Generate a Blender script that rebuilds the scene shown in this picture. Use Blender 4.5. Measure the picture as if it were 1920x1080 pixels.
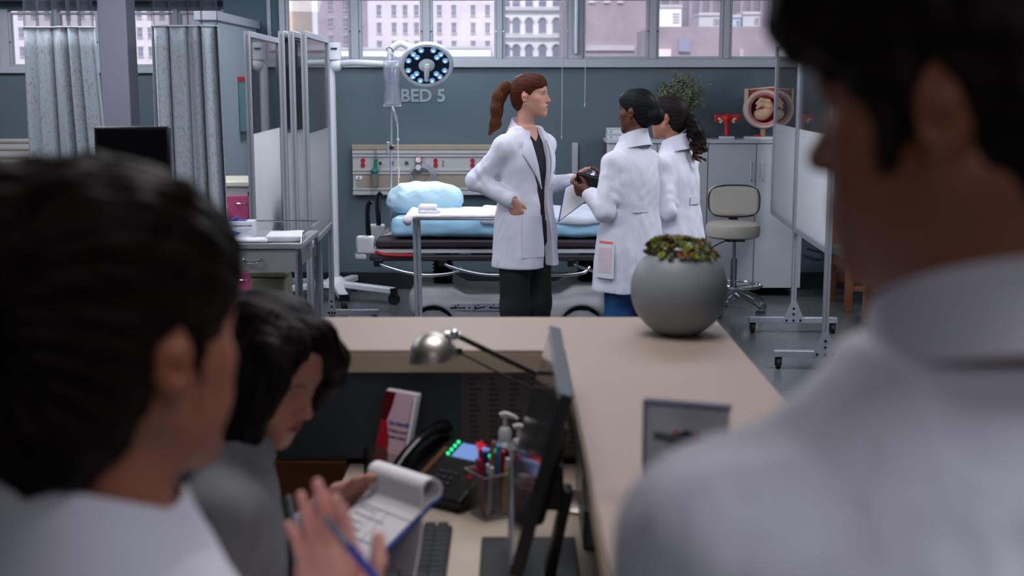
import bpy, bmesh, math, random
import numpy as np
from mathutils import Vector, Matrix, Euler

# ------------------------------------------------------------------ camera, world, lights
scene = bpy.context.scene
for o in list(bpy.data.objects):
    bpy.data.objects.remove(o)
COL = scene.collection

FPX, CAM_H, PITCH = 2400.0, 1.75, math.radians(9.114)
cam_d = bpy.data.cameras.new('camera')
cam = bpy.data.objects.new('camera', cam_d)
COL.objects.link(cam)
cam.location = (0, 0, CAM_H)
cam.rotation_euler = (math.pi / 2 - PITCH, 0, 0)
cam_d.sensor_width = 36.0
cam_d.lens = FPX * 36.0 / 1920.0
cam_d.clip_start, cam_d.clip_end = 0.05, 900
cam_d.dof.use_dof = True
cam_d.dof.focus_distance = 7.4
cam_d.dof.aperture_fstop = 3.3
scene.camera = cam

scene.view_settings.view_transform = 'Standard'
scene.view_settings.look = 'None'
scene.view_settings.gamma = 1.0
scene.view_settings.use_curve_mapping = False
scene.view_settings.exposure = 0.0
scene.cycles.use_denoising = True
scene.cycles.max_bounces = 8
scene.cycles.transparent_max_bounces = 24
scene.cycles.sample_clamp_indirect = 6.0
scene.cycles.caustics_reflective = False
scene.cycles.caustics_refractive = False

world = bpy.data.worlds.new('World'); scene.world = world
world.use_nodes = True
wt = world.node_tree; wt.nodes.clear()
w_out = wt.nodes.new('ShaderNodeOutputWorld')
w_bg = wt.nodes.new('ShaderNodeBackground')
w_sky = wt.nodes.new('ShaderNodeTexSky')
w_sky.sky_type = 'HOSEK_WILKIE'
w_sky.turbidity = 6.0
w_sky.ground_albedo = 0.4
w_sky.sun_direction = Vector((-0.35, -0.55, 0.75)).normalized()
w_mix = wt.nodes.new('ShaderNodeMixRGB')
w_mix.inputs['Fac'].default_value = 0.65
w_mix.inputs['Color2'].default_value = (0.86, 0.88, 1.0, 1)
wt.links.new(w_sky.outputs['Color'], w_mix.inputs['Color1'])
wt.links.new(w_mix.outputs['Color'], w_bg.inputs['Color'])
wt.links.new(w_bg.outputs['Background'], w_out.inputs['Surface'])
w_bg.inputs['Strength'].default_value = 1.6

def add_light(name, kind, loc, energy, color=(1, 1, 1), size=None, size_y=None, target=None, spot=None, spread=None, blend=0.5):
    d = bpy.data.lights.new(name, kind)
    d.energy = energy; d.color = color
    if kind == 'AREA':
        d.shape = 'RECTANGLE'; d.size = size; d.size_y = size_y or size
        if spread: d.spread = math.radians(spread)
    if kind == 'SPOT':
        d.spot_size = math.radians(spot); d.spot_blend = blend; d.shadow_soft_size = size or 0.05
    if kind == 'SUN':
        d.angle = math.radians(2)
    o = bpy.data.objects.new(name, d); COL.objects.link(o)
    o.location = loc
    if target is not None:
        v = Vector(target) - Vector(loc)
        o.rotation_euler = v.to_track_quat('-Z', 'Y').to_euler()
    return o

COOL = (0.86, 0.90, 1.0)
add_light('sun', 'SUN', (0, -20, 60), 2.6, (1.0, 0.96, 0.97), target=(12, 60, 0))
add_light('ceiling_panel_bed', 'AREA', (-0.55, 9.6, 2.88), 38, COOL, 0.6, 1.2, target=(-0.45, 9.1, 0))
add_light('coat_fill', 'AREA', (0.5, 5.3, 2.90), 50, COOL, 1.6, 1.2, target=(0.5, 5.8, 0))  # unseen area light, set forward to brighten the camera side of the coats
add_light('back_room_fill', 'AREA', (-0.6, 7.4, 2.90), 32, COOL, 1.6, 0.8, target=(-0.6, 8.2, 0))  # added to lift the back of the room, no fixture there
add_light('ceiling_panel_right', 'AREA', (2.7, 7.4, 2.90), 92, COOL, 1.2, 1.2, target=(2.3, 8.0, 0))
add_light('left_screen_fill', 'AREA', (-2.7, 8.2, 2.90), 75, COOL, 0.8, 1.6, target=(-2.6, 8.4, 0))  # unseen light put close to the frosted screens so they glow
add_light('left_side_fill', 'AREA', (-3.0, 5.6, 2.90), 60, COOL, 1.4, 1.2, target=(-2.6, 6.8, 0))  # extra unseen light that brightens the dim left side
add_light('far_bay_fill', 'AREA', (-4.2, 10.8, 2.90), 70, COOL, 1.6, 1.0, target=(-4.0, 11.6, 0))  # light put in only to raise the far bay wall
add_light('ceiling_panel_desk', 'AREA', (-0.1, 2.85, 2.90), 25, (0.98, 0.94, 0.96), 1.2, 1.2, target=(-0.2, 2.7, 0))
add_light('man_coat_fill', 'AREA', (1.05, 0.75, 2.90), 9, (0.93, 0.92, 1.0), 0.8, 0.6, target=(0.75, 0.8, 0), spread=95)  # added unseen light, spread narrowed onto the man's shoulders
add_light('camera_side_fill', 'AREA', (0.0, -0.9, 2.90), 11, (0.95, 0.94, 1.0), 1.8, 1.2, target=(0.5, 1.2, 0.8))  # soft fill added behind the camera, not a known fixture
add_light('exam_lamp_beam', 'SPOT', (-0.66, 9.86, 1.84), 150, (0.9, 0.95, 1.0), 0.10, target=(-0.55, 8.9, 1.0), spot=46)

# ------------------------------------------------------------------ helpers
def at(px, py, Y):
    """point at depth Y along the sight line through a place in the 1920x1080 frame"""
    u = (px - 960) / FPX; v = (540 - py) / FPX
    t = Y / (math.cos(PITCH) + v * math.sin(PITCH))
    return Vector((t * u, Y, CAM_H + t * (v * math.cos(PITCH) - math.sin(PITCH))))

MATS = {}
def mat(name, color, rough=0.5, metal=0.0, var=0.06, vscale=8.0, bump=0.0, bscale=60.0, coat=0.0, spec=0.5,
        emit=None, estr=0.0, stretch=None, alpha=None, subs=0.0, sheen=0.0, trans=0.0, ior=1.45):
    """principled material with procedural colour variation and fine bump"""
    if name in MATS: return MATS[name]
    m = bpy.data.materials.new(name); m.use_nodes = True
    nt = m.node_tree; n = nt.nodes; l = nt.links
    b = n['Principled BSDF']
    b.inputs['Roughness'].default_value = rough
    b.inputs['Metallic'].default_value = metal
    b.inputs['Specular IOR Level'].default_value = spec
    b.inputs['IOR'].default_value = ior
    if coat: b.inputs['Coat Weight'].default_value = coat; b.inputs['Coat Roughness'].default_value = 0.08
    if sheen: b.inputs['Sheen Weight'].default_value = sheen
    if trans: b.inputs['Transmission Weight'].default_value = trans
    if subs: b.inputs['Subsurface Weight'].default_value = subs; b.inputs['Subsurface Radius'].default_value = (0.02, 0.008, 0.004); b.inputs['Subsurface Scale'].default_value = 0.5
    tc = n.new('ShaderNodeTexCoord')
    mp = n.new('ShaderNodeMapping'); l.new(tc.outputs['Object'], mp.inputs['Vector'])
    if stretch: mp.inputs['Scale'].default_value = stretch
    nz = n.new('ShaderNodeTexNoise'); nz.inputs['Scale'].default_value = vscale; nz.inputs['Detail'].default_value = 3
    l.new(mp.outputs['Vector'], nz.inputs['Vector'])
    rp = n.new('ShaderNodeMapRange'); rp.inputs['To Min'].default_value = 1 - var; rp.inputs['To Max'].default_value = 1 + var
    rp.inputs['From Min'].default_value = 0.3; rp.inputs['From Max'].default_value = 0.7
    l.new(nz.outputs['Fac'], rp.inputs['Value'])
    mx = n.new('ShaderNodeVectorMath'); mx.operation = 'SCALE'
    mx.inputs[0].default_value = color[:3]
    l.new(rp.outputs['Result'], mx.inputs['Scale'])
    l.new(mx.outputs['Vector'], b.inputs['Base Color'])
    if bump:
        nb = n.new('ShaderNodeTexNoise'); nb.inputs['Scale'].default_value = bscale; nb.inputs['Detail'].default_value = 2
        l.new(mp.outputs['Vector'], nb.inputs['Vector'])
        bp = n.new('ShaderNodeBump'); bp.inputs['Strength'].default_value = bump; bp.inputs['Distance'].default_value = 0.01
        l.new(nb.outputs['Fac'], bp.inputs['Height']); l.new(bp.outputs['Normal'], b.inputs['Normal'])
    if emit is not None:
        b.inputs['Emission Color'].default_value = (*emit, 1); b.inputs['Emission Strength'].default_value = estr
    if alpha is not None: b.inputs['Alpha'].default_value = alpha
    MATS[name] = m
    return m

def mat_glass(name, tint=(0.95, 0.97, 0.98), haze=0.0, haze_col=(0.8, 0.82, 0.86), refl=1.0, rough=0.02):
    """thin pane: clear transparency with a Fresnel reflection and, if asked, a film of haze"""
    if name in MATS: return MATS[name]
    m = bpy.data.materials.new(name); m.use_nodes = True
    n = m.node_tree.nodes; l = m.node_tree.links; n.clear()
    out = n.new('ShaderNodeOutputMaterial')
    tr = n.new('ShaderNodeBsdfTransparent'); tr.inputs['Color'].default_value = (*tint, 1)
    gl = n.new('ShaderNodeBsdfGlossy'); gl.inputs['Roughness'].default_value = rough
    fr = n.new('ShaderNodeFresnel'); fr.inputs['IOR'].default_value = 1.45
    mu = n.new('ShaderNodeMath'); mu.operation = 'MULTIPLY'; mu.inputs[1].default_value = refl
    l.new(fr.outputs['Fac'], mu.inputs[0])
    m1 = n.new('ShaderNodeMixShader')
    l.new(mu.outputs[0], m1.inputs['Fac']); l.new(tr.outputs[0], m1.inputs[1]); l.new(gl.outputs[0], m1.inputs[2])
    last = m1
    if haze:
        df = n.new('ShaderNodeBsdfDiffuse'); df.inputs['Color'].default_value = (*haze_col, 1)
        nz = n.new('ShaderNodeTexNoise'); nz.inputs['Scale'].default_value = 3.0
        mm = n.new('ShaderNodeMapRange'); mm.inputs['To Min'].default_value = haze * 0.6; mm.inputs['To Max'].default_value = haze * 1.4
        l.new(nz.outputs['Fac'], mm.inputs['Value'])
        m2 = n.new('ShaderNodeMixShader'); l.new(mm.outputs[0], m2.inputs['Fac'])
        l.new(m1.outputs[0], m2.inputs[1]); l.new(df.outputs[0], m2.inputs[2]); last = m2
    l.new(last.outputs[0], out.inputs['Surface'])
    MATS[name] = m
    return m

def mat_attr(name, rough=0.5, subs=0.0, spec=0.4, bump=0.0, bscale=300.0, var=0.05):
    """material whose colours (lip, brow, skin, painted crease shade) come from the mesh attribute Col"""
    m = bpy.data.materials.new(name); m.use_nodes = True
    n = m.node_tree.nodes; l = m.node_tree.links; b = n['Principled BSDF']
    at_ = n.new('ShaderNodeAttribute'); at_.attribute_name = 'Col'
    tc = n.new('ShaderNodeTexCoord')
    nz = n.new('ShaderNodeTexNoise'); nz.inputs['Scale'].default_value = 40; l.new(tc.outputs['Object'], nz.inputs['Vector'])
    rp = n.new('ShaderNodeMapRange'); rp.inputs['To Min'].default_value = 1 - var; rp.inputs['To Max'].default_value = 1 + var
    l.new(nz.outputs['Fac'], rp.inputs['Value'])
    mx = n.new('ShaderNodeVectorMath'); mx.operation = 'SCALE'
    l.new(at_.outputs['Color'], mx.inputs[0]); l.new(rp.outputs[0], mx.inputs['Scale'])
    l.new(mx.outputs[0], b.inputs['Base Color'])
    b.inputs['Roughness'].default_value = rough; b.inputs['Specular IOR Level'].default_value = spec
    if subs:
        b.inputs['Subsurface Weight'].default_value = subs; b.inputs['Subsurface Radius'].default_value = (0.02, 0.008, 0.004)
        b.inputs['Subsurface Scale'].default_value = 0.4
    if bump:
        nb = n.new('ShaderNodeTexNoise'); nb.inputs['Scale'].default_value = bscale; l.new(tc.outputs['Object'], nb.inputs['Vector'])
        bp = n.new('ShaderNodeBump'); bp.inputs['Strength'].default_value = bump; bp.inputs['Distance'].default_value = 0.002
        l.new(nb.outputs['Fac'], bp.inputs['Height']); l.new(bp.outputs['Normal'], b.inputs['Normal'])
    return m

def tag(o, label=None, cat=None, group=None, kind=None):
    if label: o['label'] = label
    if cat: o['category'] = cat
    if group: o['group'] = group
    if kind: o['kind'] = kind
    return o

def thing(name, label, cat, loc=(0, 0, 0), rotz=0.0, group=None):
    o = bpy.data.objects.new(name, None); COL.objects.link(o)
    o.location = loc; o.rotation_euler = (0, 0, rotz); o.empty_display_size = 0.1
    return tag(o, label, cat, group)

def struct_root(name, loc=(0, 0, 0)):
    o = bpy.data.objects.new(name, None); COL.objects.link(o); o.location = loc; o['kind'] = 'structure'
    return o

def copy_tree(o, parent=None):
    c = o.copy(); COL.objects.link(c); c.parent = parent
    for ch in list(o.children): copy_tree(ch, c)
    return c

def np_mesh(name, V, quads=None, tris=None):
    me = bpy.data.meshes.new(name)
    V = np.asarray(V, np.float32)
    nq = 0 if quads is None else len(quads); ntr = 0 if tris is None else len(tris)
    me.vertices.add(len(V)); me.vertices.foreach_set('co', V.ravel())
    loops = []
    if nq: loops.append(np.asarray(quads, np.int32).ravel())
    if ntr: loops.append(np.asarray(tris, np.int32).ravel())
    L = np.concatenate(loops)
    me.loops.add(len(L)); me.loops.foreach_set('vertex_index', L)
    st = np.concatenate([np.arange(nq) * 4, nq * 4 + np.arange(ntr) * 3]).astype(np.int32)
    me.polygons.add(nq + ntr); me.polygons.foreach_set('loop_start', st)
    me.polygons.foreach_set('use_smooth', np.ones(nq + ntr, bool))
    me.update(calc_edges=True); me.validate()
    return me

def link_mesh(name, me, m, parent=None, bevel=0.0, loc=None, rot=None):
    o = bpy.data.objects.new(name, me); COL.objects.link(o)
    ms = m if isinstance(m, (list, tuple)) else [m]
    if not me.materials:
        for x in ms: me.materials.append(x)
    if parent is not None: o.parent = parent
    if loc is not None: o.location = loc
    if rot is not None: o.rotation_euler = rot
    if bevel:
        b = o.modifiers.new('bevel', 'BEVEL'); b.width = bevel; b.segments = 2; b.limit_method = 'ANGLE'; b.angle_limit = math.radians(40)
    return o

class MB:
    """collects simple solids, builds ONE mesh object"""
    def __init__(s): s.bm = bmesh.new()
    def _xf(s, vs, M):
        for v in vs: v.co = M @ v.co
    def box(s, c, size, rot=None, mi=0):
        r = bmesh.ops.create_cube(s.bm, size=1.0)
        M = Matrix.Translation(Vector(c))
        if rot is not None: M = M @ (rot.to_4x4() if isinstance(rot, Matrix) else Euler(rot).to_matrix().to_4x4())
        M = M @ Matrix.Diagonal((size[0], size[1], size[2], 1))
        s._xf(r['verts'], M)
        for f in {f for v in r['verts'] for f in v.link_faces}: f.material_index = mi
        return s
    def bx(s, x0, x1, y0, y1, z0, z1, mi=0):
        return s.box(((x0 + x1) / 2, (y0 + y1) / 2, (z0 + z1) / 2), (abs(x1 - x0), abs(y1 - y0), abs(z1 - z0)), mi=mi)
    def cyl(s, p0, p1, r0, r1=None, n=16, caps=True):
        r1 = r0 if r1 is None else r1
        p0, p1 = Vector(p0), Vector(p1); d = p1 - p0
        q = d.to_track_quat('Z', 'Y').to_matrix().to_4x4()
        r = bmesh.ops.create_cone(s.bm, cap_ends=caps, segments=n, radius1=r0, radius2=r1, depth=d.length)
        s._xf(r['verts'], Matrix.Translation((p0 + p1) / 2) @ q)
        return s
    def sph(s, c, r, n=16, sc=(1, 1, 1), rot=None):
        q = bmesh.ops.create_uvsphere(s.bm, u_segments=n, v_segments=max(6, n // 2), radius=r)
        M = Matrix.Translation(Vector(c))
        if rot is not None: M = M @ (rot.to_4x4() if isinstance(rot, Matrix) else Euler(rot).to_matrix().to_4x4())
        s._xf(q['verts'], M @ Matrix.Diagonal((*sc, 1)))
        return s
    def tube(s, pts, r, n=10, closed=False, smooth=True, sub=4):
        pts = [Vector(p) for p in pts]
        if smooth and len(pts) > 2:
            out = []; N = len(pts)
            rng = range(N) if closed else range(N - 1)
            for i in rng:
                p0 = pts[i - 1] if (i > 0 or closed) else pts[i]
                p1 = pts[i]; p2 = pts[(i + 1) % N]
                p3 = pts[(i + 2) % N] if (i + 2 < N or closed) else p2
                for k in range(sub):
                    t = k / sub
                    out.append(0.5 * ((2 * p1) + (p2 - p0) * t + (2 * p0 - 5 * p1 + 4 * p2 - p3) * t * t + (3 * p1 - p0 - 3 * p2 + p3) * t ** 3))
            if not closed: out.append(pts[-1])
            pts = out
        N = len(pts); rings = []
        up = None
        for i, p in enumerate(pts):
            if closed: d = pts[(i + 1) % N] - pts[i - 1]
            else: d = (pts[min(i + 1, N - 1)] - pts[max(i - 1, 0)])
            d.normalize()
            if up is None: up = d.orthogonal().normalized()
            a = (up - d * up.dot(d)).normalized(); b = d.cross(a); up = a
            rr = r[min(i * len(r) // N, len(r) - 1)] if isinstance(r, (list, tuple)) else r
            rings.append([s.bm.verts.new(p + a * rr * math.cos(2 * math.pi * k / n) + b * rr * math.sin(2 * math.pi * k / n)) for k in range(n)])
        for i in range(N if closed else N - 1):
            A, B = rings[i], rings[(i + 1) % N]
            for k in range(n): s.bm.faces.new((A[k], A[(k + 1) % n], B[(k + 1) % n], B[k]))
        if not closed:
            s.bm.faces.new(rings[0][::-1]); s.bm.faces.new(rings[-1])
        return s
    def lathe(s, prof, c=(0, 0, 0), n=32, rot=None):
        M = Matrix.Translation(Vector(c))
        if rot is not None: M = M @ (rot.to_4x4() if isinstance(rot, Matrix) else Euler(rot).to_matrix().to_4x4())
        rings = []
        for (r, z) in prof:
            if r < 1e-6: rings.append([s.bm.verts.new(M @ Vector((0, 0, z)))])
            else: rings.append([s.bm.verts.new(M @ Vector((r * math.cos(2 * math.pi * k / n), r * math.sin(2 * math.pi * k / n), z))) for k in range(n)])
        for A, B in zip(rings, rings[1:]):
            if len(A) == 1 and len(B) == 1: continue
            for k in range(n):
                k2 = (k + 1) % n
                if len(A) == 1: s.bm.faces.new((A[0], B[k], B[k2]))
                elif len(B) == 1: s.bm.faces.new((A[k], A[k2], B[0]))
                else: s.bm.faces.new((A[k], A[k2], B[k2], B[k]))
        return s
    def prism(s, poly, d, M=None):
        """poly in local XY, extruded along local Z by d"""
        M = M or Matrix.Identity(4)
        a = [s.bm.verts.new(M @ Vector((x, y, 0))) for x, y in poly]
        b = [s.bm.verts.new(M @ Vector((x, y, d))) for x, y in poly]
        n = len(poly)
        s.bm.faces.new(a[::-1]); s.bm.faces.new(b)
        for i in range(n): s.bm.faces.new((a[i], a[(i + 1) % n], b[(i + 1) % n], b[i]))
        return s
    def grid(s, fn, nu, nv, thick=0.0, cu=False):
        """surface fn(u,v) -> (x,y,z), u,v in 0..1"""
        rows = [[s.bm.verts.new(fn(i / nu, j / nv)) for i in range(nu + 1)] for j in range(nv + 1)]
        fs = []
        for j in range(nv):
            for i in range(nu): fs.append(s.bm.faces.new((rows[j][i], rows[j][i + 1], rows[j + 1][i + 1], rows[j + 1][i])))
        if thick:
            s.bm.normal_update()
            bmesh.ops.solidify(s.bm, geom=fs, thickness=thick)
        return s
    def build(s, name, m, parent=None, bevel=0.0, angle=35, loc=None, rot=None):
        bmesh.ops.recalc_face_normals(s.bm, faces=s.bm.faces[:])
        me = bpy.data.meshes.new(name); s.bm.to_mesh(me); s.bm.free()
        me.polygons.foreach_set('use_smooth', np.ones(len(me.polygons), bool))
        me.set_sharp_from_angle(angle=math.radians(angle))
        return link_mesh(name, me, m, parent, bevel, loc, rot)

def text(name, body, size, m, parent=None, loc=(0, 0, 0), rot=(0, 0, 0), ext=0.001, bold=0.0, align='CENTER'):
    c = bpy.data.curves.new(name, 'FONT'); c.body = body; c.size = size; c.extrude = ext; c.offset = bold
    c.align_x = align; c.align_y = 'CENTER'; c.resolution_u = 3
    o = bpy.data.objects.new(name, c); COL.objects.link(o)
    dg = bpy.context.evaluated_depsgraph_get()
    me = bpy.data.meshes.new_from_object(o.evaluated_get(dg))
    bpy.data.objects.remove(o); bpy.data.curves.remove(c)
    me.name = name; me.materials.clear(); me.materials.append(m)
    q = bpy.data.objects.new(name, me); COL.objects.link(q)
    if parent is not None: q.parent = parent
    q.location = loc; q.rotation_euler = rot
    return q

# ------------------------------------------------------------------ implicit-surface modelling (people, cloth, pillows)
def V3(*a): return np.array(a, np.float64)
def unit(v):
    v = np.asarray(v, np.float64); return v / np.linalg.norm(v)
def frame(fwd, up=(0, 0, 1)):
    f = unit(fwd); r = unit(np.cross(f, up)); u = np.cross(r, f)
    return np.column_stack([r, f, u])

class Field:
    def __init__(s, lo, hi, h):
        s.lo = np.asarray(lo, np.float64); s.h = h
        n = np.ceil((np.asarray(hi) - s.lo) / h).astype(int) + 1
        s.ax = [(s.lo[i] + h * np.arange(n[i])).astype(np.float32) for i in range(3)]
        s.F = np.full(tuple(n), 0.2, np.float32)
    def _blk(s, lo, hi):
        sl = []
        for i in range(3):
            a = int(np.floor((lo[i] - s.lo[i]) / s.h)); b = int(np.ceil((hi[i] - s.lo[i]) / s.h)) + 1
            a = max(0, a); b = min(len(s.ax[i]), b)
            if b <= a: return None, None
            sl.append(slice(a, b))
        X = s.ax[0][sl[0]][:, None, None]; Y = s.ax[1][sl[1]][None, :, None]; Z = s.ax[2][sl[2]][None, None, :]
        return tuple(sl), (X, Y, Z)
    def put(s, fn, lo, hi, k=0.015, mode='u', pad=None):
        pad = (k * 1.5 + 0.02) if pad is None else pad
        sl, P = s._blk(np.asarray(lo) - pad, np.asarray(hi) + pad)
        if sl is None: return s
        d = fn(*P).astype(np.float32); A = s.F[sl]
        if mode == 'u':
            if k > 0:
                hh = np.clip(0.5 + 0.5 * (A - d) / k, 0, 1); s.F[sl] = A + (d - A) * hh - k * hh * (1 - hh)
            else: s.F[sl] = np.minimum(A, d)
        elif mode == 's':
            d = -d
            if k > 0:
                hh = np.clip(0.5 - 0.5 * (A - d) / k, 0, 1); s.F[sl] = A + (d - A) * hh + k * hh * (1 - hh)
            else: s.F[sl] = np.maximum(A, d)
        elif mode == 'i':
            s.F[sl] = np.maximum(A, d)
        elif mode == 'a':
            s.F[sl] = A + d
        return s
    def full(s, fn, mode, k=0.0):
        return s.put(fn, s.lo - 1, s.lo + 1 + s.h * np.array(s.F.shape), k, mode, 0.0)
    # --- primitives
    def cap(s, a, b, ra, rb=None, k=0.015, mode='u', flat=None):
        rb = ra if rb is None else rb
        a = np.asarray(a, float); b = np.asarray(b, float); ba = b - a; L2 = max(float(ba @ ba), 1e-9); R = max(ra, rb)
        def fn(X, Y, Z):
            px, py, pz = X - a[0], Y - a[1], Z - a[2]
            t = np.clip((px * ba[0] + py * ba[1] + pz * ba[2]) / L2, 0, 1)
            qx, qy, qz = px - t * ba[0], py - t * ba[1], pz - t * ba[2]
            if flat is not None:   # (axis, factor): thinner along the axis
                ax, fc = flat
                w = qx * ax[0] + qy * ax[1] + qz * ax[2]; e = (1.0 / fc - 1.0) * w
                qx, qy, qz = qx + e * ax[0], qy + e * ax[1], qz + e * ax[2]
            return (np.sqrt(qx * qx + qy * qy + qz * qz) - (ra + (rb - ra) * t)) * (1.0 if flat is None else (flat[1] + 1) / 2)
        return s.put(fn, np.minimum(a, b) - R, np.maximum(a, b) + R, k, mode)
    def chain(s, pts, rs, k=0.015, mode='u', flat=None):
        for i in range(len(pts) - 1): s.cap(pts[i], pts[i + 1], rs[i], rs[i + 1], k, mode, flat)
        return s
    def ell(s, c, r, R=None, k=0.015, mode='u'):
        c = np.asarray(c, float); R = np.eye(3) if R is None else R; m = max(r)
        ext = np.abs(R) @ np.asarray(r)
        def fn(X, Y, Z):
            x, y, z = X - c[0], Y - c[1], Z - c[2]
            q = [(x * R[0, i] + y * R[1, i] + z * R[2, i]) / r[i] for i in range(3)]
            k0 = np.sqrt(q[0] ** 2 + q[1] ** 2 + q[2] ** 2) + 1e-6
            k1 = np.sqrt((q[0] / r[0]) ** 2 + (q[1] / r[1]) ** 2 + (q[2] / r[2]) ** 2) + 1e-6
            return k0 * (k0 - 1) / k1
        return s.put(fn, c - ext, c + ext, k, mode)
    def box(s, c, hs, R=None, rad=0.01, k=0.01, mode='u'):
        c = np.asarray(c, float); R = np.eye(3) if R is None else R
        ext = np.abs(R) @ np.asarray(hs)
        def fn(X, Y, Z):
            x, y, z = X - c[0], Y - c[1], Z - c[2]
            q = [np.abs(x * R[0, i] + y * R[1, i] + z * R[2, i]) - (hs[i] - rad) for i in range(3)]
            o = np.sqrt(np.maximum(q[0], 0) ** 2 + np.maximum(q[1], 0) ** 2 + np.maximum(q[2], 0) ** 2)
            return o + np.minimum(np.maximum(q[0], np.maximum(q[1], q[2])), 0) - rad
        return s.put(fn, c - ext, c + ext, k, mode)
    def loft(s, L, k=0.02, mode='u', grow=0.0):
        """L = Loft: elliptical sections stacked along z"""
        def fn(X, Y, Z):
            return L.dist(X, Y, Z) - grow
        m = float(max(L.a.max(), L.b.max())) + grow + float(np.abs(L.cx).max() + np.abs(L.cy).max())
        lo = np.array([L.o[0] - m, L.o[1] - m, L.z[0] - grow]); hi = np.array([L.o[0] + m, L.o[1] + m, L.z[-1] + grow])
        return s.put(fn, lo, hi, k, mode)
    def noise(s, amp, freq, seed=0, aniso=(1, 1, 1), n=6, mask=None):
        rg = np.random.RandomState(seed)
        def fn(X, Y, Z):
            d = 0
            for i in range(n + 4):
                w = rg.normal(size=3) * freq * rg.uniform(0.35, 1.5) * np.asarray(aniso); ph, p2 = rg.uniform(0, 6.28, 2)
                w2 = rg.normal(size=3) * freq * 0.4
                d = d + 0.8 * np.sin(w[0] * X + w[1] * Y + w[2] * Z + ph + 1.3 * np.sin(w2[0] * X + w2[1] * Y + w2[2] * Z + p2))
            d = d * (amp / math.sqrt(n))
            if mask is not None: d = d * mask(X, Y, Z)
            return d
        return s.full(fn, 'a')
    def mesh(s, smooth=1):
        F = s.F; h = s.h
        F[0] = F[-1] = 0.2; F[:, 0] = F[:, -1] = 0.2; F[:, :, 0] = F[:, :, -1] = 0.2
        S = F < 0
        c = np.zeros(tuple(np.array(F.shape) - 1), np.int8)
        cor = [(i, j, k) for i in (0, 1) for j in (0, 1) for k in (0, 1)]
        nx, ny, nz = c.shape
        for (i, j, k) in cor: c += S[i:i + nx, j:j + ny, k:k + nz]
        ids = np.argwhere((c > 0) & (c < 8))
        idx = np.full(c.shape, -1, np.int32); idx[ids[:, 0], ids[:, 1], ids[:, 2]] = np.arange(len(ids))
        acc = np.zeros((len(ids), 3)); cnt = np.zeros(len(ids))
        fv = {q: F[ids[:, 0] + q[0], ids[:, 1] + q[1], ids[:, 2] + q[2]] for q in cor}
        for qa in cor:
            for ax in range(3):
                if qa[ax] == 0:
                    qb = list(qa); qb[ax] = 1; qb = tuple(qb)
                    fa, fb = fv[qa], fv[qb]; m = (fa < 0) != (fb < 0)
                    t = np.where(m, fa / np.where(fa == fb, 1, fa - fb), 0)
                    for d in range(3): acc[:, d] += np.where(m, qa[d] + (t if d == ax else 0), 0)
                    cnt += m
        V = s.lo + (ids + acc / cnt[:, None]) * h
        quads = []
        for ax in range(3):
            a1, a2 = (ax + 1) % 3, (ax + 2) % 3
            sl0 = [slice(None)] * 3; sl1 = [slice(None)] * 3
            sl0[ax] = slice(0, -1); sl1[ax] = slice(1, None)
            A, B = S[tuple(sl0)], S[tuple(sl1)]
            e = np.argwhere(A != B)
            ok = (e[:, a1] > 0) & (e[:, a2] > 0) & (e[:, a1] < F.shape[a1] - 1) & (e[:, a2] < F.shape[a2] - 1); e = e[ok]
            ins = A[e[:, 0], e[:, 1], e[:, 2]]
            def cell(d1, d2):
                q = e.copy(); q[:, a1] += d1; q[:, a2] += d2
                return idx[q[:, 0], q[:, 1], q[:, 2]]
            q = np.stack([cell(-1, -1), cell(0, -1), cell(0, 0), cell(-1, 0)], 1)
            q[~ins] = q[~ins][:, ::-1]
            quads.append(q)
        Q = np.concatenate(quads); Q = Q[(Q >= 0).all(1)]
        for _ in range(smooth):
            i0 = Q.ravel(); i1 = np.roll(Q, -1, 1).ravel()
            n = len(V); w = np.bincount(i0, minlength=n) + np.bincount(i1, minlength=n) + 1e-9
            V = V * 0.5 + 0.5 * np.stack([(np.bincount(i0, V[i1, d], n) + np.bincount(i1, V[i0, d], n)) / w for d in range(3)], 1)
        return V, Q

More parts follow.
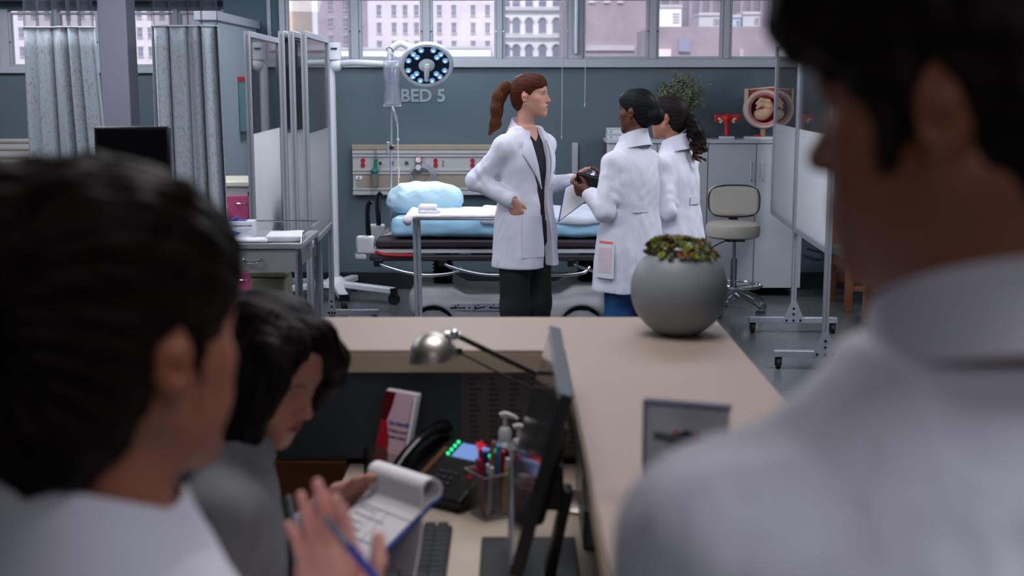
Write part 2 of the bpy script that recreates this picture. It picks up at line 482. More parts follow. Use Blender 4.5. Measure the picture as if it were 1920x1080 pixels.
class Loft:
    """stack of super-elliptic sections; local axes right/forward from frame R, origin o"""
    def __init__(s, secs, o=(0, 0, 0), R=None, n=2.3):
        secs = sorted(secs)
        s.z = np.array([q[0] for q in secs], float); s.a = np.array([q[1] for q in secs], float); s.b = np.array([q[2] for q in secs], float)
        s.cx = np.array([q[3] if len(q) > 3 else 0 for q in secs], float); s.cy = np.array([q[4] if len(q) > 4 else 0 for q in secs], float)
        s.o = np.asarray(o, float); R = np.eye(3) if R is None else R
        r = unit([R[0, 0], R[1, 0], 0]); s.r = r; s.f = V3(-r[1], r[0], 0); s.n = n
        # smooth interpolation table
        zz = np.linspace(s.z[0], s.z[-1], 200)
        def sm(v):
            w = np.interp(zz, s.z, v); kk = np.ones(15) / 15
            return np.convolve(np.pad(w, 7, mode='edge'), kk, 'valid')
        s.zz = zz; s.A, s.B, s.X, s.Y = sm(s.a), sm(s.b), sm(s.cx), sm(s.cy)
    def sec(s, z):
        return [np.interp(z, s.zz, q) for q in (s.A, s.B, s.X, s.Y)]
    def dist(s, X, Y, Z):
        z = np.asarray(Z).ravel(); a, b, cx, cy = [q.reshape(np.asarray(Z).shape).astype(np.float32) for q in s.sec(z)]
        x = (X - s.o[0]) * s.r[0] + (Y - s.o[1]) * s.r[1] - cx
        y = (X - s.o[0]) * s.f[0] + (Y - s.o[1]) * s.f[1] - cy
        n = s.n
        g = (np.abs(x / a) ** n + np.abs(y / b) ** n) ** (1.0 / n)
        rad = np.sqrt(x * x + y * y) + 1e-6
        d = rad * (1 - 1 / np.maximum(g, 1e-3))
        d = np.maximum(d, -np.minimum(a, b))
        d2 = np.maximum(Z - s.z[-1], s.z[0] - Z) + 0 * d
        return np.maximum(d, d2)
    def pt(s, sx, z, side=1, off=0.0):
        """surface point at lateral offset sx, height z, on the front (side=1) or back (-1)"""
        a, b, cx, cy = s.sec(z)
        t = max(0.0, 1 - abs(sx / a) ** s.n) ** (1 / s.n)
        # outward normal of the ellipse for the offset
        nx = sx / a ** 2; ny = side * b * t / b ** 2; nn = math.hypot(nx, ny) + 1e-9
        x = sx + cx + off * nx / nn; y = side * b * t + cy + off * ny / nn
        p = s.o + s.r * x + s.f * y
        return Vector((p[0], p[1], z))

def sdf_obj(name, fields, m, parent=None, color_fn=None, smooth=1):
    """one mesh object from one or more fields"""
    Vs, Qs, n = [], [], 0
    for f in (fields if isinstance(fields, (list, tuple)) else [fields]):
        V, Q = f.mesh(smooth); Vs.append(V); Qs.append(Q + n); n += len(V)
    V = np.concatenate(Vs); Q = np.concatenate(Qs)
    me = np_mesh(name, V, Q)
    if color_fn is not None:
        c = np.ones((len(V), 4), np.float32); c[:, :3] = color_fn(V)
        a = me.color_attributes.new('Col', 'FLOAT_COLOR', 'POINT'); a.data.foreach_set('color', c.ravel())
    return link_mesh(name, me, m, parent)
def hx(r, g, b):
    f = lambda c: (c / 255 / 12.92) if c / 255 <= 0.04045 else ((c / 255 + 0.055) / 1.055) ** 2.4
    return (f(r), f(g), f(b))

# ------------------------------------------------------------------ materials of the place
M_wall = mat('wall_paint_slate_blue', hx(85, 100, 108), 0.55, var=0.02, vscale=2, bump=0.02, bscale=180)
M_wall_dark = mat('wall_deep_teal_and_shade', hx(62, 84, 96), 0.6, var=0.02, vscale=2)  # right wall's paint, also the painted shade at the back wall's left end
M_wall_pale = mat('wall_paint_pale_blue', hx(156, 168, 178), 0.6, var=0.02, vscale=2)
M_white_paint = mat('window_frame_paint', hx(170, 174, 182), 0.45, var=0.03)
M_column = mat('column_paint', hx(114, 112, 124), 0.6, var=0.02)
M_ceiling = mat('ceiling_paint', hx(225, 226, 228), 0.8, var=0.02)
M_front = mat('front_wall_paint', hx(200, 200, 202), 0.7, var=0.02)
M_base = mat('baseboard_vinyl', hx(30, 34, 38), 0.4)
M_pane = mat_glass('window_glass', (0.97, 0.98, 1.0), haze=0.10, haze_col=(0.85, 0.85, 0.9), refl=0.8)
M_alu = mat('brushed_aluminium', hx(190, 194, 202), 0.38, 0.6, var=0.04, vscale=30)
M_chrome = mat('chrome', hx(205, 208, 212), 0.14, 1.0, var=0.03)
M_steel = mat('stainless_steel', hx(186, 186, 188), 0.34, 0.6, var=0.05, vscale=12)
M_black = mat('black_plastic', hx(20, 20, 22), 0.4, var=0.08)
M_black_gloss = mat('black_gloss_plastic', hx(14, 14, 16), 0.15, var=0.05)
M_rubber = mat('black_rubber', hx(22, 22, 24), 0.7)
M_whiteplastic = mat('white_plastic', hx(205, 207, 210), 0.4, var=0.03)
M_greyplastic = mat('grey_plastic', hx(128, 130, 132), 0.45, var=0.04)
M_paper = mat('white_paper', hx(240, 238, 242), 0.7, var=0.02)
M_ink = mat('dark_ink', hx(40, 40, 52), 0.7)
M_ink_blue = mat('blue_ink', hx(56, 78, 168), 0.7)

# floor: polished grey vinyl with faint seams
def floor_mat():
    m = bpy.data.materials.new('polished_grey_floor'); m.use_nodes = True
    n = m.node_tree.nodes; l = m.node_tree.links; b = n['Principled BSDF']
    tc = n.new('ShaderNodeTexCoord')
    br = n.new('ShaderNodeTexBrick'); br.offset = 0; br.inputs['Scale'].default_value = 1.0
    br.inputs['Brick Width'].default_value = 1.2; br.inputs['Row Height'].default_value = 1.2; br.inputs['Mortar Size'].default_value = 0.004
    br.inputs['Color1'].default_value = (*hx(104, 108, 110), 1); br.inputs['Color2'].default_value = (*hx(110, 114, 116), 1); br.inputs['Mortar'].default_value = (*hx(82, 86, 88), 1)
    l.new(tc.outputs['Object'], br.inputs['Vector'])
    nz = n.new('ShaderNodeTexNoise'); nz.inputs['Scale'].default_value = 120; l.new(tc.outputs['Object'], nz.inputs['Vector'])
    mx = n.new('ShaderNodeMixRGB'); mx.blend_type = 'MULTIPLY'; mx.inputs['Fac'].default_value = 0.25
    l.new(br.outputs['Color'], mx.inputs['Color1']); l.new(nz.outputs['Fac'], mx.inputs['Color2'])
    l.new(mx.outputs['Color'], b.inputs['Base Color'])
    b.inputs['Roughness'].default_value = 0.22
    return m

# ------------------------------------------------------------------ room shell
BACK = 10.88
KX = 223.3           # frame pixels per metre on the back wall, used only for the window rhythm below
o = MB().bx(-6.6, 4.7, -2.4, 13.0, -0.1, 0.0).build('floor', floor_mat()); o['kind'] = 'structure'
o = MB().bx(-6.6, 4.7, -2.4, 13.0, 2.95, 3.05).build('ceiling', M_ceiling); o['kind'] = 'structure'
WZ0, WZ1 = 1.945, 2.45
m = MB().bx(-2.4, 4.6, BACK, BACK + 0.2, 0, 1.875)
m.bx(-2.4, 4.6, BACK, BACK + 0.2, WZ1 + 0.05, 2.95).bx(-2.4, -1.905, BACK, BACK + 0.2, 1.87, WZ1 + 0.06).bx(4.36, 4.6, BACK, BACK + 0.2, 1.87, WZ1 + 0.06)
o = m.build('wall_back', M_wall); o['kind'] = 'structure'
o = MB().bx(-6.6, -6.4, -2.4, 13.0, 0, 2.95).build('wall_left', M_wall); o['kind'] = 'structure'
o = MB().bx(4.6, 4.8, -2.4, 13.0, 0, 2.95).build('wall_right', M_wall_dark); o['kind'] = 'structure'
o = MB().bx(-6.6, 4.8, -2.6, -2.4, 0, 2.95).build('wall_front', M_front); o['kind'] = 'structure'
LB = 12.6
m = MB().bx(-6.5, -2.2, LB, LB + 0.2, 0, 1.84).bx(-6.5, -2.2, LB, LB + 0.2, 2.44, 2.95)
m.bx(-2.5, -2.2, LB, LB + 0.2, 1.84, 2.44)
o = m.build('wall_back_bay', M_wall); o['kind'] = 'structure'
o = MB().bx(-2.24, -2.13, 9.35, LB, 0, 2.19).build('wall_partition', M_wall_pale); o['kind'] = 'structure'
o = MB().bx(-2.27, -2.10, 9.32, BACK, 2.19, 2.255).build('trim_1', M_white_paint, bevel=0.005); o['kind'] = 'structure'
o = MB().bx(-2.4, -1.905, BACK - 0.012, BACK, 2.0, 2.95).build('trim_2', M_wall_dark); o['kind'] = 'structure'  # dark sheet painting the shadow on the windowless end of the back wall
o = MB().bx(-2.035, -2.005, BACK - 0.03, BACK - 0.012, 1.95, 2.95).build('trim_3', M_wall_pale); o['kind'] = 'structure'
o = MB().bx(-2.12, 4.6, BACK - 0.025, BACK, 0, 0.145).build('baseboard_back', M_base, bevel=0.004); o['kind'] = 'structure'
o = MB().bx(-6.4, -2.24, LB - 0.025, LB, 0, 0.145).build('baseboard_left', M_base, bevel=0.004); o['kind'] = 'structure'
o = MB().bx(4.575, 4.6, -2.4, BACK, 0, 0.145).build('baseboard_right', M_base, bevel=0.004); o['kind'] = 'structure'
# sill bands
o = MB().bx(-1.93, 4.6, BACK - 0.05, BACK + 0.02, 1.875, 1.945).build('trim_4', M_white_paint, bevel=0.006); o['kind'] = 'structure'
o = MB().bx(-6.4, -2.24, LB - 0.05, LB + 0.02, 1.84, 1.905).build('trim_5', M_white_paint, bevel=0.006); o['kind'] = 'structure'
# free column in the left bay
o = MB().bx(-3.11, -2.895, 9.8, 10.05, 0, 2.95).build('trim_6', M_column, bevel=0.01); o['kind'] = 'structure'
# soffit over the left bay windows
o = MB().bx(-6.4, -2.24, LB - 0.35, LB, 2.52, 2.95).build('trim_7', M_column, bevel=0.01); o['kind'] = 'structure'

panes = [(541, 657), (677, 791), (810, 929), (945, 1062), (1095, 1213), (1232, 1351), (1368, 1487), (1505, 1622), (1655, 1772), (1790, 1905)]
prev = None
wn = 0
def window(x0, x1, y, z0, z1):
    global wn
    wn += 1
    w = struct_root('window_%d' % wn, ((x0 + x1) / 2, y, z0))
    hw = (x1 - x0) / 2; h = z1 - z0; t = 0.022
    fr = MB()
    fr.bx(-hw, -hw + t, -0.03, 0.05, 0, h).bx(hw - t, hw, -0.03, 0.05, 0, h).bx(-hw + t, hw - t, -0.03, 0.05, 0, t).bx(-hw + t, hw - t, -0.03, 0.05, h - t, h)
    fr.build('window_frame', M_white_paint, w, bevel=0.004)
    MB().bx(-hw + t, hw - t, 0.008, 0.014, t, h - t).build('pane', M_pane, w)
    g = MB()
    for sx in (-1, 1): g.cyl((sx * (hw - 0.008), -0.036, h * 0.45), (sx * (hw - 0.008), -0.03, h * 0.45), 0.008, n=10)
    g.build('latch_pin', M_chrome, w)['kind'] = 'stuff'
for i, (a, b) in enumerate(panes):
    x0, x1 = (a - 960) / KX, (b - 960) / KX
    window(x0 - 0.012, x1 + 0.012, BACK + 0.03, WZ0, WZ1)
    if prev is not None:
        o = MB().bx(prev + 0.012, x0 - 0.012, BACK - 0.02, BACK + 0.12, WZ0, WZ1 + 0.05).build('trim_%d' % (8 + i), M_white_paint, bevel=0.006); o['kind'] = 'structure'
    prev = x1
o = MB().bx(-1.91, 4.36, BACK - 0.02, BACK + 0.12, WZ1, WZ1 + 0.07).build('trim_20', M_white_paint); o['kind'] = 'structure'
o = MB().bx(-1.935, -1.888, BACK - 0.03, BACK + 0.12, WZ0, WZ1 + 0.06).build('trim_21', M_white_paint, bevel=0.005); o['kind'] = 'structure'
KL = 192.5
pl = [(-120, -62), (-56, 6), (24, 106), (116, 190), (250, 330), (340, 420), (430, 500)]
prev = -6.5
for i, (a, b) in enumerate(pl):
    x0, x1 = (a - 960) / KL, (b - 960) / KL
    window(x0, x1, LB + 0.03, 1.905, 2.42)
    o = MB().bx(prev, x0, LB - 0.01, LB + 0.1, 1.9, 2.45).build('trim_%d' % (22 + i), M_white_paint, bevel=0.005); o['kind'] = 'structure'
    prev = x1
# blind cords beside the wide mullion
for i, (px, z0) in enumerate(((1053, 1.28), (1096, 1.55))):
    t = thing('blind_pull', ['pale blind cord hanging left of the wide window mullion', 'pale blind cord hanging right of the wide window mullion'][i], 'cord', ((px - 960) / KX, BACK - 0.06, z0), group='blind cords on the back wall')
    MB().tube([(0, 0, 0.02), (0.002, 0, 0.5), (0, 0.0, 2.44 - z0)], 0.0022, n=6).build('cord_line', M_whiteplastic, t)
    MB().lathe([(0, 0), (0.006, 0.004), (0.004, 0.03), (0, 0.034)], n=10).build('cord_weight', M_whiteplastic, t)
# rolled aluminium tube on the wide mullion
t = thing('blind_tube', 'short bright aluminium tube fixed to the wide window mullion', 'tube', (1079 / KX - 960 / KX, BACK - 0.045, 1.99))
MB().cyl((0, 0, 0), (0, 0, 0.46), 0.022, n=20).build('tube_body', M_alu, t)
MB().bx(-0.03, 0.03, 0.0, 0.03, 0.04, 0.07).bx(-0.03, 0.03, 0.0, 0.03, 0.40, 0.43).build('bracket', M_white_paint, t)
# white guard strip on the wall
t = thing('wall_guard', 'upright pale metal guard strip on the blue wall', 'guard', ((1079 - 960) / KX, BACK - 0.012, 0.90))
MB().bx(-0.026, 0.026, -0.006, 0.012, 0, 0.35).build('strip', M_white_paint, t, bevel=0.003)
m = MB()
for z in (0.03, 0.32): m.cyl((0, -0.009, z), (0, -0.005, z), 0.006, n=8)
m.build('screw', M_alu, t)['kind'] = 'stuff'
# lettering on the wall: BED 5
t = thing('bed_sign', 'pale grey BED 5 lettering on the blue wall beneath the exam lamp', 'sign', ((793 - 960) / KX, BACK - 0.004, CAM_H - (180 - 155) / KX))
text('letters', 'BED 5', 0.147, mat('sign_vinyl', hx(150, 160, 170), 0.5), t, (0, 0, 0), (math.pi / 2, 0, 0), 0.003, 0.0035)
t = thing('bay_sign', 'small pale wall sign seen through the folding screens', 'sign', ((578 - 960) / KX, BACK - 0.008, CAM_H - (184 - 155) / KX))
MB().bx(-0.03, 0.03, -0.004, 0.008, -0.05, 0.05).build('plate', mat('sign_plate', hx(120, 132, 142), 0.5), t, bevel=0.002)
text('letters', '8', 0.09, MATS['sign_vinyl'], t, (0, -0.006, 0), (math.pi / 2, 0, 0), 0.001, 0.002)

# ------------------------------------------------------------------ the city outside
def facade_mat(name, c, c2, scale, mortar=0.02):
    m = bpy.data.materials.new(name); m.use_nodes = True
    n = m.node_tree.nodes; l = m.node_tree.links; b = n['Principled BSDF']
    tc = n.new('ShaderNodeTexCoord'); sp = n.new('ShaderNodeSeparateXYZ'); cb = n.new('ShaderNodeCombineXYZ')
    l.new(tc.outputs['Object'], sp.inputs[0]); l.new(sp.outputs['X'], cb.inputs['X']); l.new(sp.outputs['Z'], cb.inputs['Y'])
    br = n.new('ShaderNodeTexBrick'); br.inputs['Scale'].default_value = scale
    br.inputs['Color1'].default_value = (*c, 1); br.inputs['Color2'].default_value = (*c2, 1)
    br.inputs['Mortar'].default_value = (*[min(1, x * 1.15) for x in c], 1); br.inputs['Mortar Size'].default_value = mortar
    l.new(cb.outputs[0], br.inputs['Vector'])
    nz = n.new('ShaderNodeTexNoise'); nz.inputs['Scale'].default_value = 0.25; l.new(tc.outputs['Object'], nz.inputs['Vector'])
    mx = n.new('ShaderNodeMixRGB'); mx.blend_type = 'OVERLAY'; mx.inputs['Fac'].default_value = 0.35
    l.new(br.outputs['Color'], mx.inputs['Color1']); l.new(nz.outputs['Fac'], mx.inputs['Color2'])
    l.new(mx.outputs['Color'], b.inputs['Base Color']); b.inputs['Roughness'].default_value = 0.9
    return m
M_win_dark = mat('far_window_glass', hx(118, 120, 142), 0.2)
M_win_frame = mat('far_window_frame', hx(205, 200, 205), 0.7)
M_stone = mat('pale_stone', hx(235, 232, 236), 0.9, var=0.04, vscale=0.3)
GZ = -14.0
o = MB().bx(-160, 160, 16, 420, GZ - 1, GZ).build('street_ground', mat('asphalt', hx(120, 120, 126), 0.9)); o['kind'] = 'structure'

def building(label, x0p, x1p, ytop, Y, depth, m, cat='building', base=None):
    a, b = at(x0p, 60, Y), at(x1p, 60, Y); zt = at(960, ytop, Y).z
    t = thing('city_building', label, cat, ((a.x + b.x) / 2, Y, GZ), group=None)
    z0 = 0 if base is None else base - GZ
    MB().bx(-(b.x - a.x) / 2, (b.x - a.x) / 2, 0, depth, z0, zt - GZ).build('facade', m, t)
    return t
def far_windows(t, xs, rows, w_px, Y, arched=False, sill=True, frame_col=None):
    """rows: (top pixel, bottom pixel); one window part per opening, frame proud of a recessed pane"""
    sc = at(961, 60, Y).x
    for (ya, yb) in rows:
        za, zb = at(960, ya, Y).z, at(960, yb, Y).z
        w, h = w_px * sc, za - zb
        me_f = me_p = None
        for px in xs:
            loc = (at(px, 60, Y).x - t.location.x, 0, zb - GZ)
            if me_f is None:
                m = MB()
                if arched:
                    n = 12; arc = [(math.cos(math.pi * k / n) * w / 2, h - w / 2 + math.sin(math.pi * k / n) * w / 2) for k in range(n + 1)]
                    arc2 = [(x * 1.35, (y - (h - w / 2)) * 1.35 + (h - w / 2)) for x, y in arc]
                    R = Matrix.Rotation(math.pi / 2, 4, 'X')
                    for k in range(n):
                        m.prism([arc[k], arc[k + 1], arc2[k + 1], arc2[k]], 0.5, R @ Matrix.Translation((0, 0, 0)))
                    m.bx(-w * 0.62, w * 0.62, -0.5, 0, -0.04 * h, 0.02 * h)
                    f = m.build('window', M_win_frame, t, loc=loc)
                    pn = MB().prism([(-w / 2, 0)] + [(w / 2, 0)] + arc, 0.12, R).build('pane', M_win_dark, f)
                else:
                    m.bx(-w * 0.62, w * 0.62, -0.35, 0, -0.09 * h, 0).bx(-w * 0.6, w * 0.6, -0.3, 0, h, h * 1.09)
                    m.bx(-w * 0.04, w * 0.04, -0.18, 0, 0, h).bx(-w * 0.5, w * 0.5, -0.18, 0, h * 0.48, h * 0.53)
                    f = m.build('window', frame_col or M_win_frame, t, loc=loc)
                    pn = MB().bx(-w / 2, w / 2, -0.1, 0.0, 0, h).build('pane', M_win_dark, f)
                me_f, me_p = f.data, pn.data
            else:
                f = link_mesh('window', me_f, me_f.materials[0], t, loc=loc)
                link_mesh('pane', me_p, me_p.materials[0], f)
M_br_purple = facade_mat('brick_mauve', hx(162, 150, 164), hx(170, 156, 168), 1.2)
M_br_pink = facade_mat('brick_pale_pink', hx(224, 214, 220), hx(230, 220, 226), 1.2)
M_br_red = facade_mat('brick_dusty_red', hx(160, 146, 154), hx(170, 154, 162), 1.6)
b_ = building('tan stucco tower edge at the far left of the windows', 500, 549, -60, 120, 12, mat('tan_stucco', hx(222, 200, 176), 0.9))
b_ = building('mauve brick tower with white sills seen through the leftmost pane', 596, 690, -80, 260, 20, M_br_purple)
far_windows(b_, (620, 648), ((34, 51), (66, 84), (2, 19)), 8, 260)
b_ = building('pale pink block with rows of sash windows', 690, 932, -80, 250, 30, M_br_pink)
far_windows(b_, (711, 739, 760, 781, 824, 851, 887, 914), ((10, 29), (43, 62), (77, 95)), 8, 250)
b_ = building('white stone building with rows of arched windows', 938, 1066, -80, 205, 30, M_stone)
far_windows(b_, (949, 968, 992, 1017, 1043), ((-16, 13), (33, 63), (83, 113)), 14, 205, arched=True)
sc = at(961, 60, 205).x; w_ = 128 * sc
m = MB()
for y in (17, 68): 
    z = at(960, y, 205).z - GZ; m.bx(-w_ / 2, w_ / 2, -0.9, 0, z - 0.25, z + 0.25)
m.build('cornice', M_win_frame, b_)['kind'] = 'stuff'
b_ = building('long dusty red brick wall building outside the middle panes', 1066, 1222, -80, 150, 30, M_br_red)
sc = at(961, 60, 150).x
def patch(t, nm, x0, x1, y0, y1, Y, m, d=0.4):
    a, b = at(x0, 60, Y).x - t.location.x, at(x1, 60, Y).x - t.location.x
    return MB().bx(a, b, -d, 0, at(960, y1, Y).z - GZ, at(960, y0, Y).z - GZ).build(nm, m, t)
M_band = mat('pale_render', hx(196, 188, 196), 0.9, vscale=0.4)
M_cream = mat('cream_render', hx(250, 232, 226), 0.9, vscale=0.4)
patch(b_, 'stone_band', 1098, 1190, 85, 95, 150, M_band)
patch(b_, 'cream_panel', 1201, 1217, 93, 113, 150, M_cream)
for x in (1109, 1137, 1162): patch(b_, 'window', x - 6, x + 6, -8, 6, 150, M_win_frame, 0.3)
b_ = building('lower brick building with rooftop plant outside the right panes', 1222, 1520, 50, 118, 14, M_br_red)
patch(b_, 'cream_panel', 1224, 1258, 92, 113, 118, M_cream)
patch(b_, 'blue_grey_vent', 1272, 1294, 73, 97, 118, mat('blue_grey_metal', hx(150, 152, 178), 0.6))
patch(b_, 'pale_pier', 1386, 1394, 93, 112, 118, M_band)
def roofbox(label, x0, x1, y0, y1, Y, d, m):
    a, b = at(x0, 60, Y).x, at(x1, 60, Y).x; zb, zt = at(960, y1, Y).z, at(960, y0, Y).z
    t = thing('roof_plant_room', label, 'rooftop unit', ((a + b) / 2, Y, zb))
    hw = (b - a) / 2; h = zt - zb
    MB().bx(-hw, hw, 0, d, 0, h).build('housing', m, t)
    MB().bx(-hw * 1.05, hw * 1.05, -0.2, d, h, h + 0.25).build('roof_edge', M_win_frame, t)
    lv = MB()
    for k in range(4): lv.bx(hw * 0.3, hw * 0.85, -0.12, 0, h * (0.2 + 0.15 * k), h * (0.26 + 0.15 * k))
    lv.build('louvre', M_band, t)['kind'] = 'stuff'
roofbox('tall white rooftop box left of the grey rooftop units', 1231, 1277, 14, 50, 119, 4, mat('white_render', hx(250, 250, 252), 0.9))
roofbox('long low grey rooftop unit right of the white rooftop box', 1310, 1352, 29, 50, 120, 4, mat('grey_render', hx(206, 204, 210), 0.9))
roofbox('pale blue rooftop unit above the right brick wall', 1366, 1388, 33, 50, 119.5, 4, mat('blue_render', hx(190, 206, 224), 0.9))
roofbox('pale grey rooftop unit furthest right on the brick roof', 1392, 1425, 27, 50, 120.5, 4, MATS['grey_render'])
b_ = building('dark brick warehouse with tall pilasters behind the rooftop units', 1236, 1560, -90, 190, 20, facade_mat('brick_dark_mauve', hx(146, 136, 148), hx(154, 142, 154), 1.2))
for i in range(14):
    a = at(1236 + i * 19, 60, 190).x - b_.location.x
    MB().bx(a - 0.28, a + 0.28, -0.6, 0, 0, 28).build('pilaster', M_br_purple, b_)
# low white roofs in front of the pink block
for (lab, x0, x1, y0) in (('low white roof parapet below the pink block on the left', 560, 800, 93), ('low white roof parapet below the pink block on the right', 830, 920, 91)):
    a, b = at(x0, 60, 110).x, at(x1, 60, 110).x; zt = at(960, y0, 110).z
    t = thing('low_roof', lab, 'building', ((a + b) / 2, 110, GZ))
    MB().bx(-(b - a) / 2, (b - a) / 2, 0, 12, 0, zt - GZ).build('facade', MATS['white_render'], t)
    MB().bx(-(b - a) / 2 - 0.1, (b - a) / 2 + 0.1, -0.15, 0.3, zt - GZ, zt - GZ + 0.18).build('parapet', M_win_frame, t)
# buildings seen from the left bay
b_ = building('pale pink block with windows outside the left bay', -260, 330, -80, 240, 30, M_br_pink)
far_windows(b_, (-60, -30, 40, 65, 90, 130, 155, 180, 262, 282, 305), ((16, 34), (52, 70), (88, 106)), 9, 240)
b_ = building('mauve block set back between the bays', 330, 470, -80, 290, 30, M_br_purple)
far_windows(b_, (350, 375, 400, 425), ((16, 34), (52, 70), (88, 106)), 9, 290)
# ------------------------------------------------------------------ reception counter and desk
M_lam = mat('counter_laminate', hx(168, 151, 140), 0.55, var=0.02, vscale=3, spec=0.28)
M_edge = mat('counter_edge_band', hx(196, 180, 156), 0.5, var=0.03)
M_panel = mat('counter_panel_slate', hx(92, 104, 112), 0.6, var=0.04)
M_desk = mat('desk_laminate', hx(205, 190, 172), 0.45, var=0.03)
M_wood = mat('cherry_wood', hx(120, 68, 36), 0.4, var=0.18, vscale=6, stretch=(1, 1, 0.12))
CT = 1.10
rc = thing('reception_counter', 'beige topped L-shaped reception counter with slate panels', 'counter', (0, 3.3, 0))
L = [(-1.75, 3.09), (0.131, 3.09), (0.131, 1.28), (0.567, 1.28), (0.567, 3.54), (-1.75, 3.54)]
m = MB(); m.prism([(x, y - 3.3) for x, y in L], 0.052, Matrix.Translation((0, 0, CT - 0.052)))
m.build('counter_top', [M_lam], rc, bevel=0.003)
m = MB(); m.prism([(-1.75, -0.212), (0.129, -0.212), (0.129, -0.19), (-1.75, -0.19)], 0.046, Matrix.Translation((0, 0, CT - 0.056)))
m.build('front_edge', M_edge, rc)
MB().bx(0.129, 0.150, -2.02, -0.19, CT - 0.056, CT - 0.010).build('side_edge', M_edge, rc)
MB().bx(-1.75, 0.34, -0.10, -0.07, 0.79, CT - 0.056).build('inner_panel', M_panel, rc)
MB().bx(0.30, 0.34, -1.9, -0.10, 0.0, CT - 0.056).build('inner_panel', M_panel, rc)
MB().bx(-1.74, 0.53, 0.17, 0.20, 0.08, CT - 0.052).build('outer_panel', M_panel, rc)
MB().bx(0.50, 0.53, -1.98, 0.17, 0.08, CT - 0.052).build('outer_panel', M_panel, rc)
MB().bx(0.30, 0.53, -2.01, -1.98, 0.08, CT - 0.052).build('end_panel', M_panel, rc)
MB().bx(-1.73, 0.52, 0.14, 0.17, 0.0, 0.08).build('plinth', M_base, rc)
MB().bx(0.34, 0.50, -1.96, 0.14, 0.0, 0.08).build('plinth', M_base, rc)
for i in range(3):
    x1 = -0.425 - i * 0.33; m = MB().bx(x1 - 0.325, x1, -0.13, -0.10, 0.06, 0.79)
    d = m.build('wood_door', M_wood, rc, bevel=0.003)
    MB().bx(x1 - 0.04, x1 - 0.02, -0.155, -0.13, 0.40, 0.52).build('handle', M_steel, d, bevel=0.003)
dk = thing('desk', 'beige reception desk top inside the counter', 'desk', (-0.05, 2.4, 0))
MB().bx(-0.37, 0.345, -0.85, 0.79, 0.75, 0.78).build('desk_top', M_desk, dk, bevel=0.004)
for y in (-0.8, 0.72): MB().bx(-0.33, 0.30, y - 0.015, y + 0.015, 0, 0.75).build('desk_leg', M_panel, dk)

# ------------------------------------------------------------------ clear and frosted screens on wheels
M_clear = mat_glass('clear_acrylic', (0.93, 0.95, 0.96), haze=0.03, refl=1.0)
M_frost = mat('frosted_white_acrylic', hx(238, 238, 240), 0.18, var=0.02, coat=0.5)
_n = M_frost.node_tree.nodes; _l = M_frost.node_tree.links
_t = _n.new('ShaderNodeBsdfTranslucent'); _t.inputs['Color'].default_value = (0.95, 0.955, 0.96, 1)
_m = _n.new('ShaderNodeMixShader'); _m.inputs['Fac'].default_value = 0.75
_l.new(_n['Principled BSDF'].outputs[0], _m.inputs[1]); _l.new(_t.outputs[0], _m.inputs[2]); _l.new(_m.outputs[0], _n['Material Output'].inputs['Surface'])
def caster(p, r, parent, name='caster'):
    c = MB().cyl((p[0] - 0.012, p[1], r), (p[0] + 0.012, p[1], r), r, n=16)
    c.bx(p[0] - 0.02, p[0] - 0.014, p[1] - 0.012, p[1] + 0.012, r * 0.6, r * 2.2).bx(p[0] + 0.014, p[0] + 0.02, p[1] - 0.012, p[1] + 0.012, r * 0.6, r * 2.2)
    c.bx(p[0] - 0.02, p[0] + 0.02, p[1] - 0.018, p[1] + 0.018, r * 2.1, r * 2.4)
    c.cyl((p[0] - 0.02, p[1], r), (p[0] + 0.02, p[1], r), r * 0.3, n=8)
    return c.build(name, M_rubber, parent)
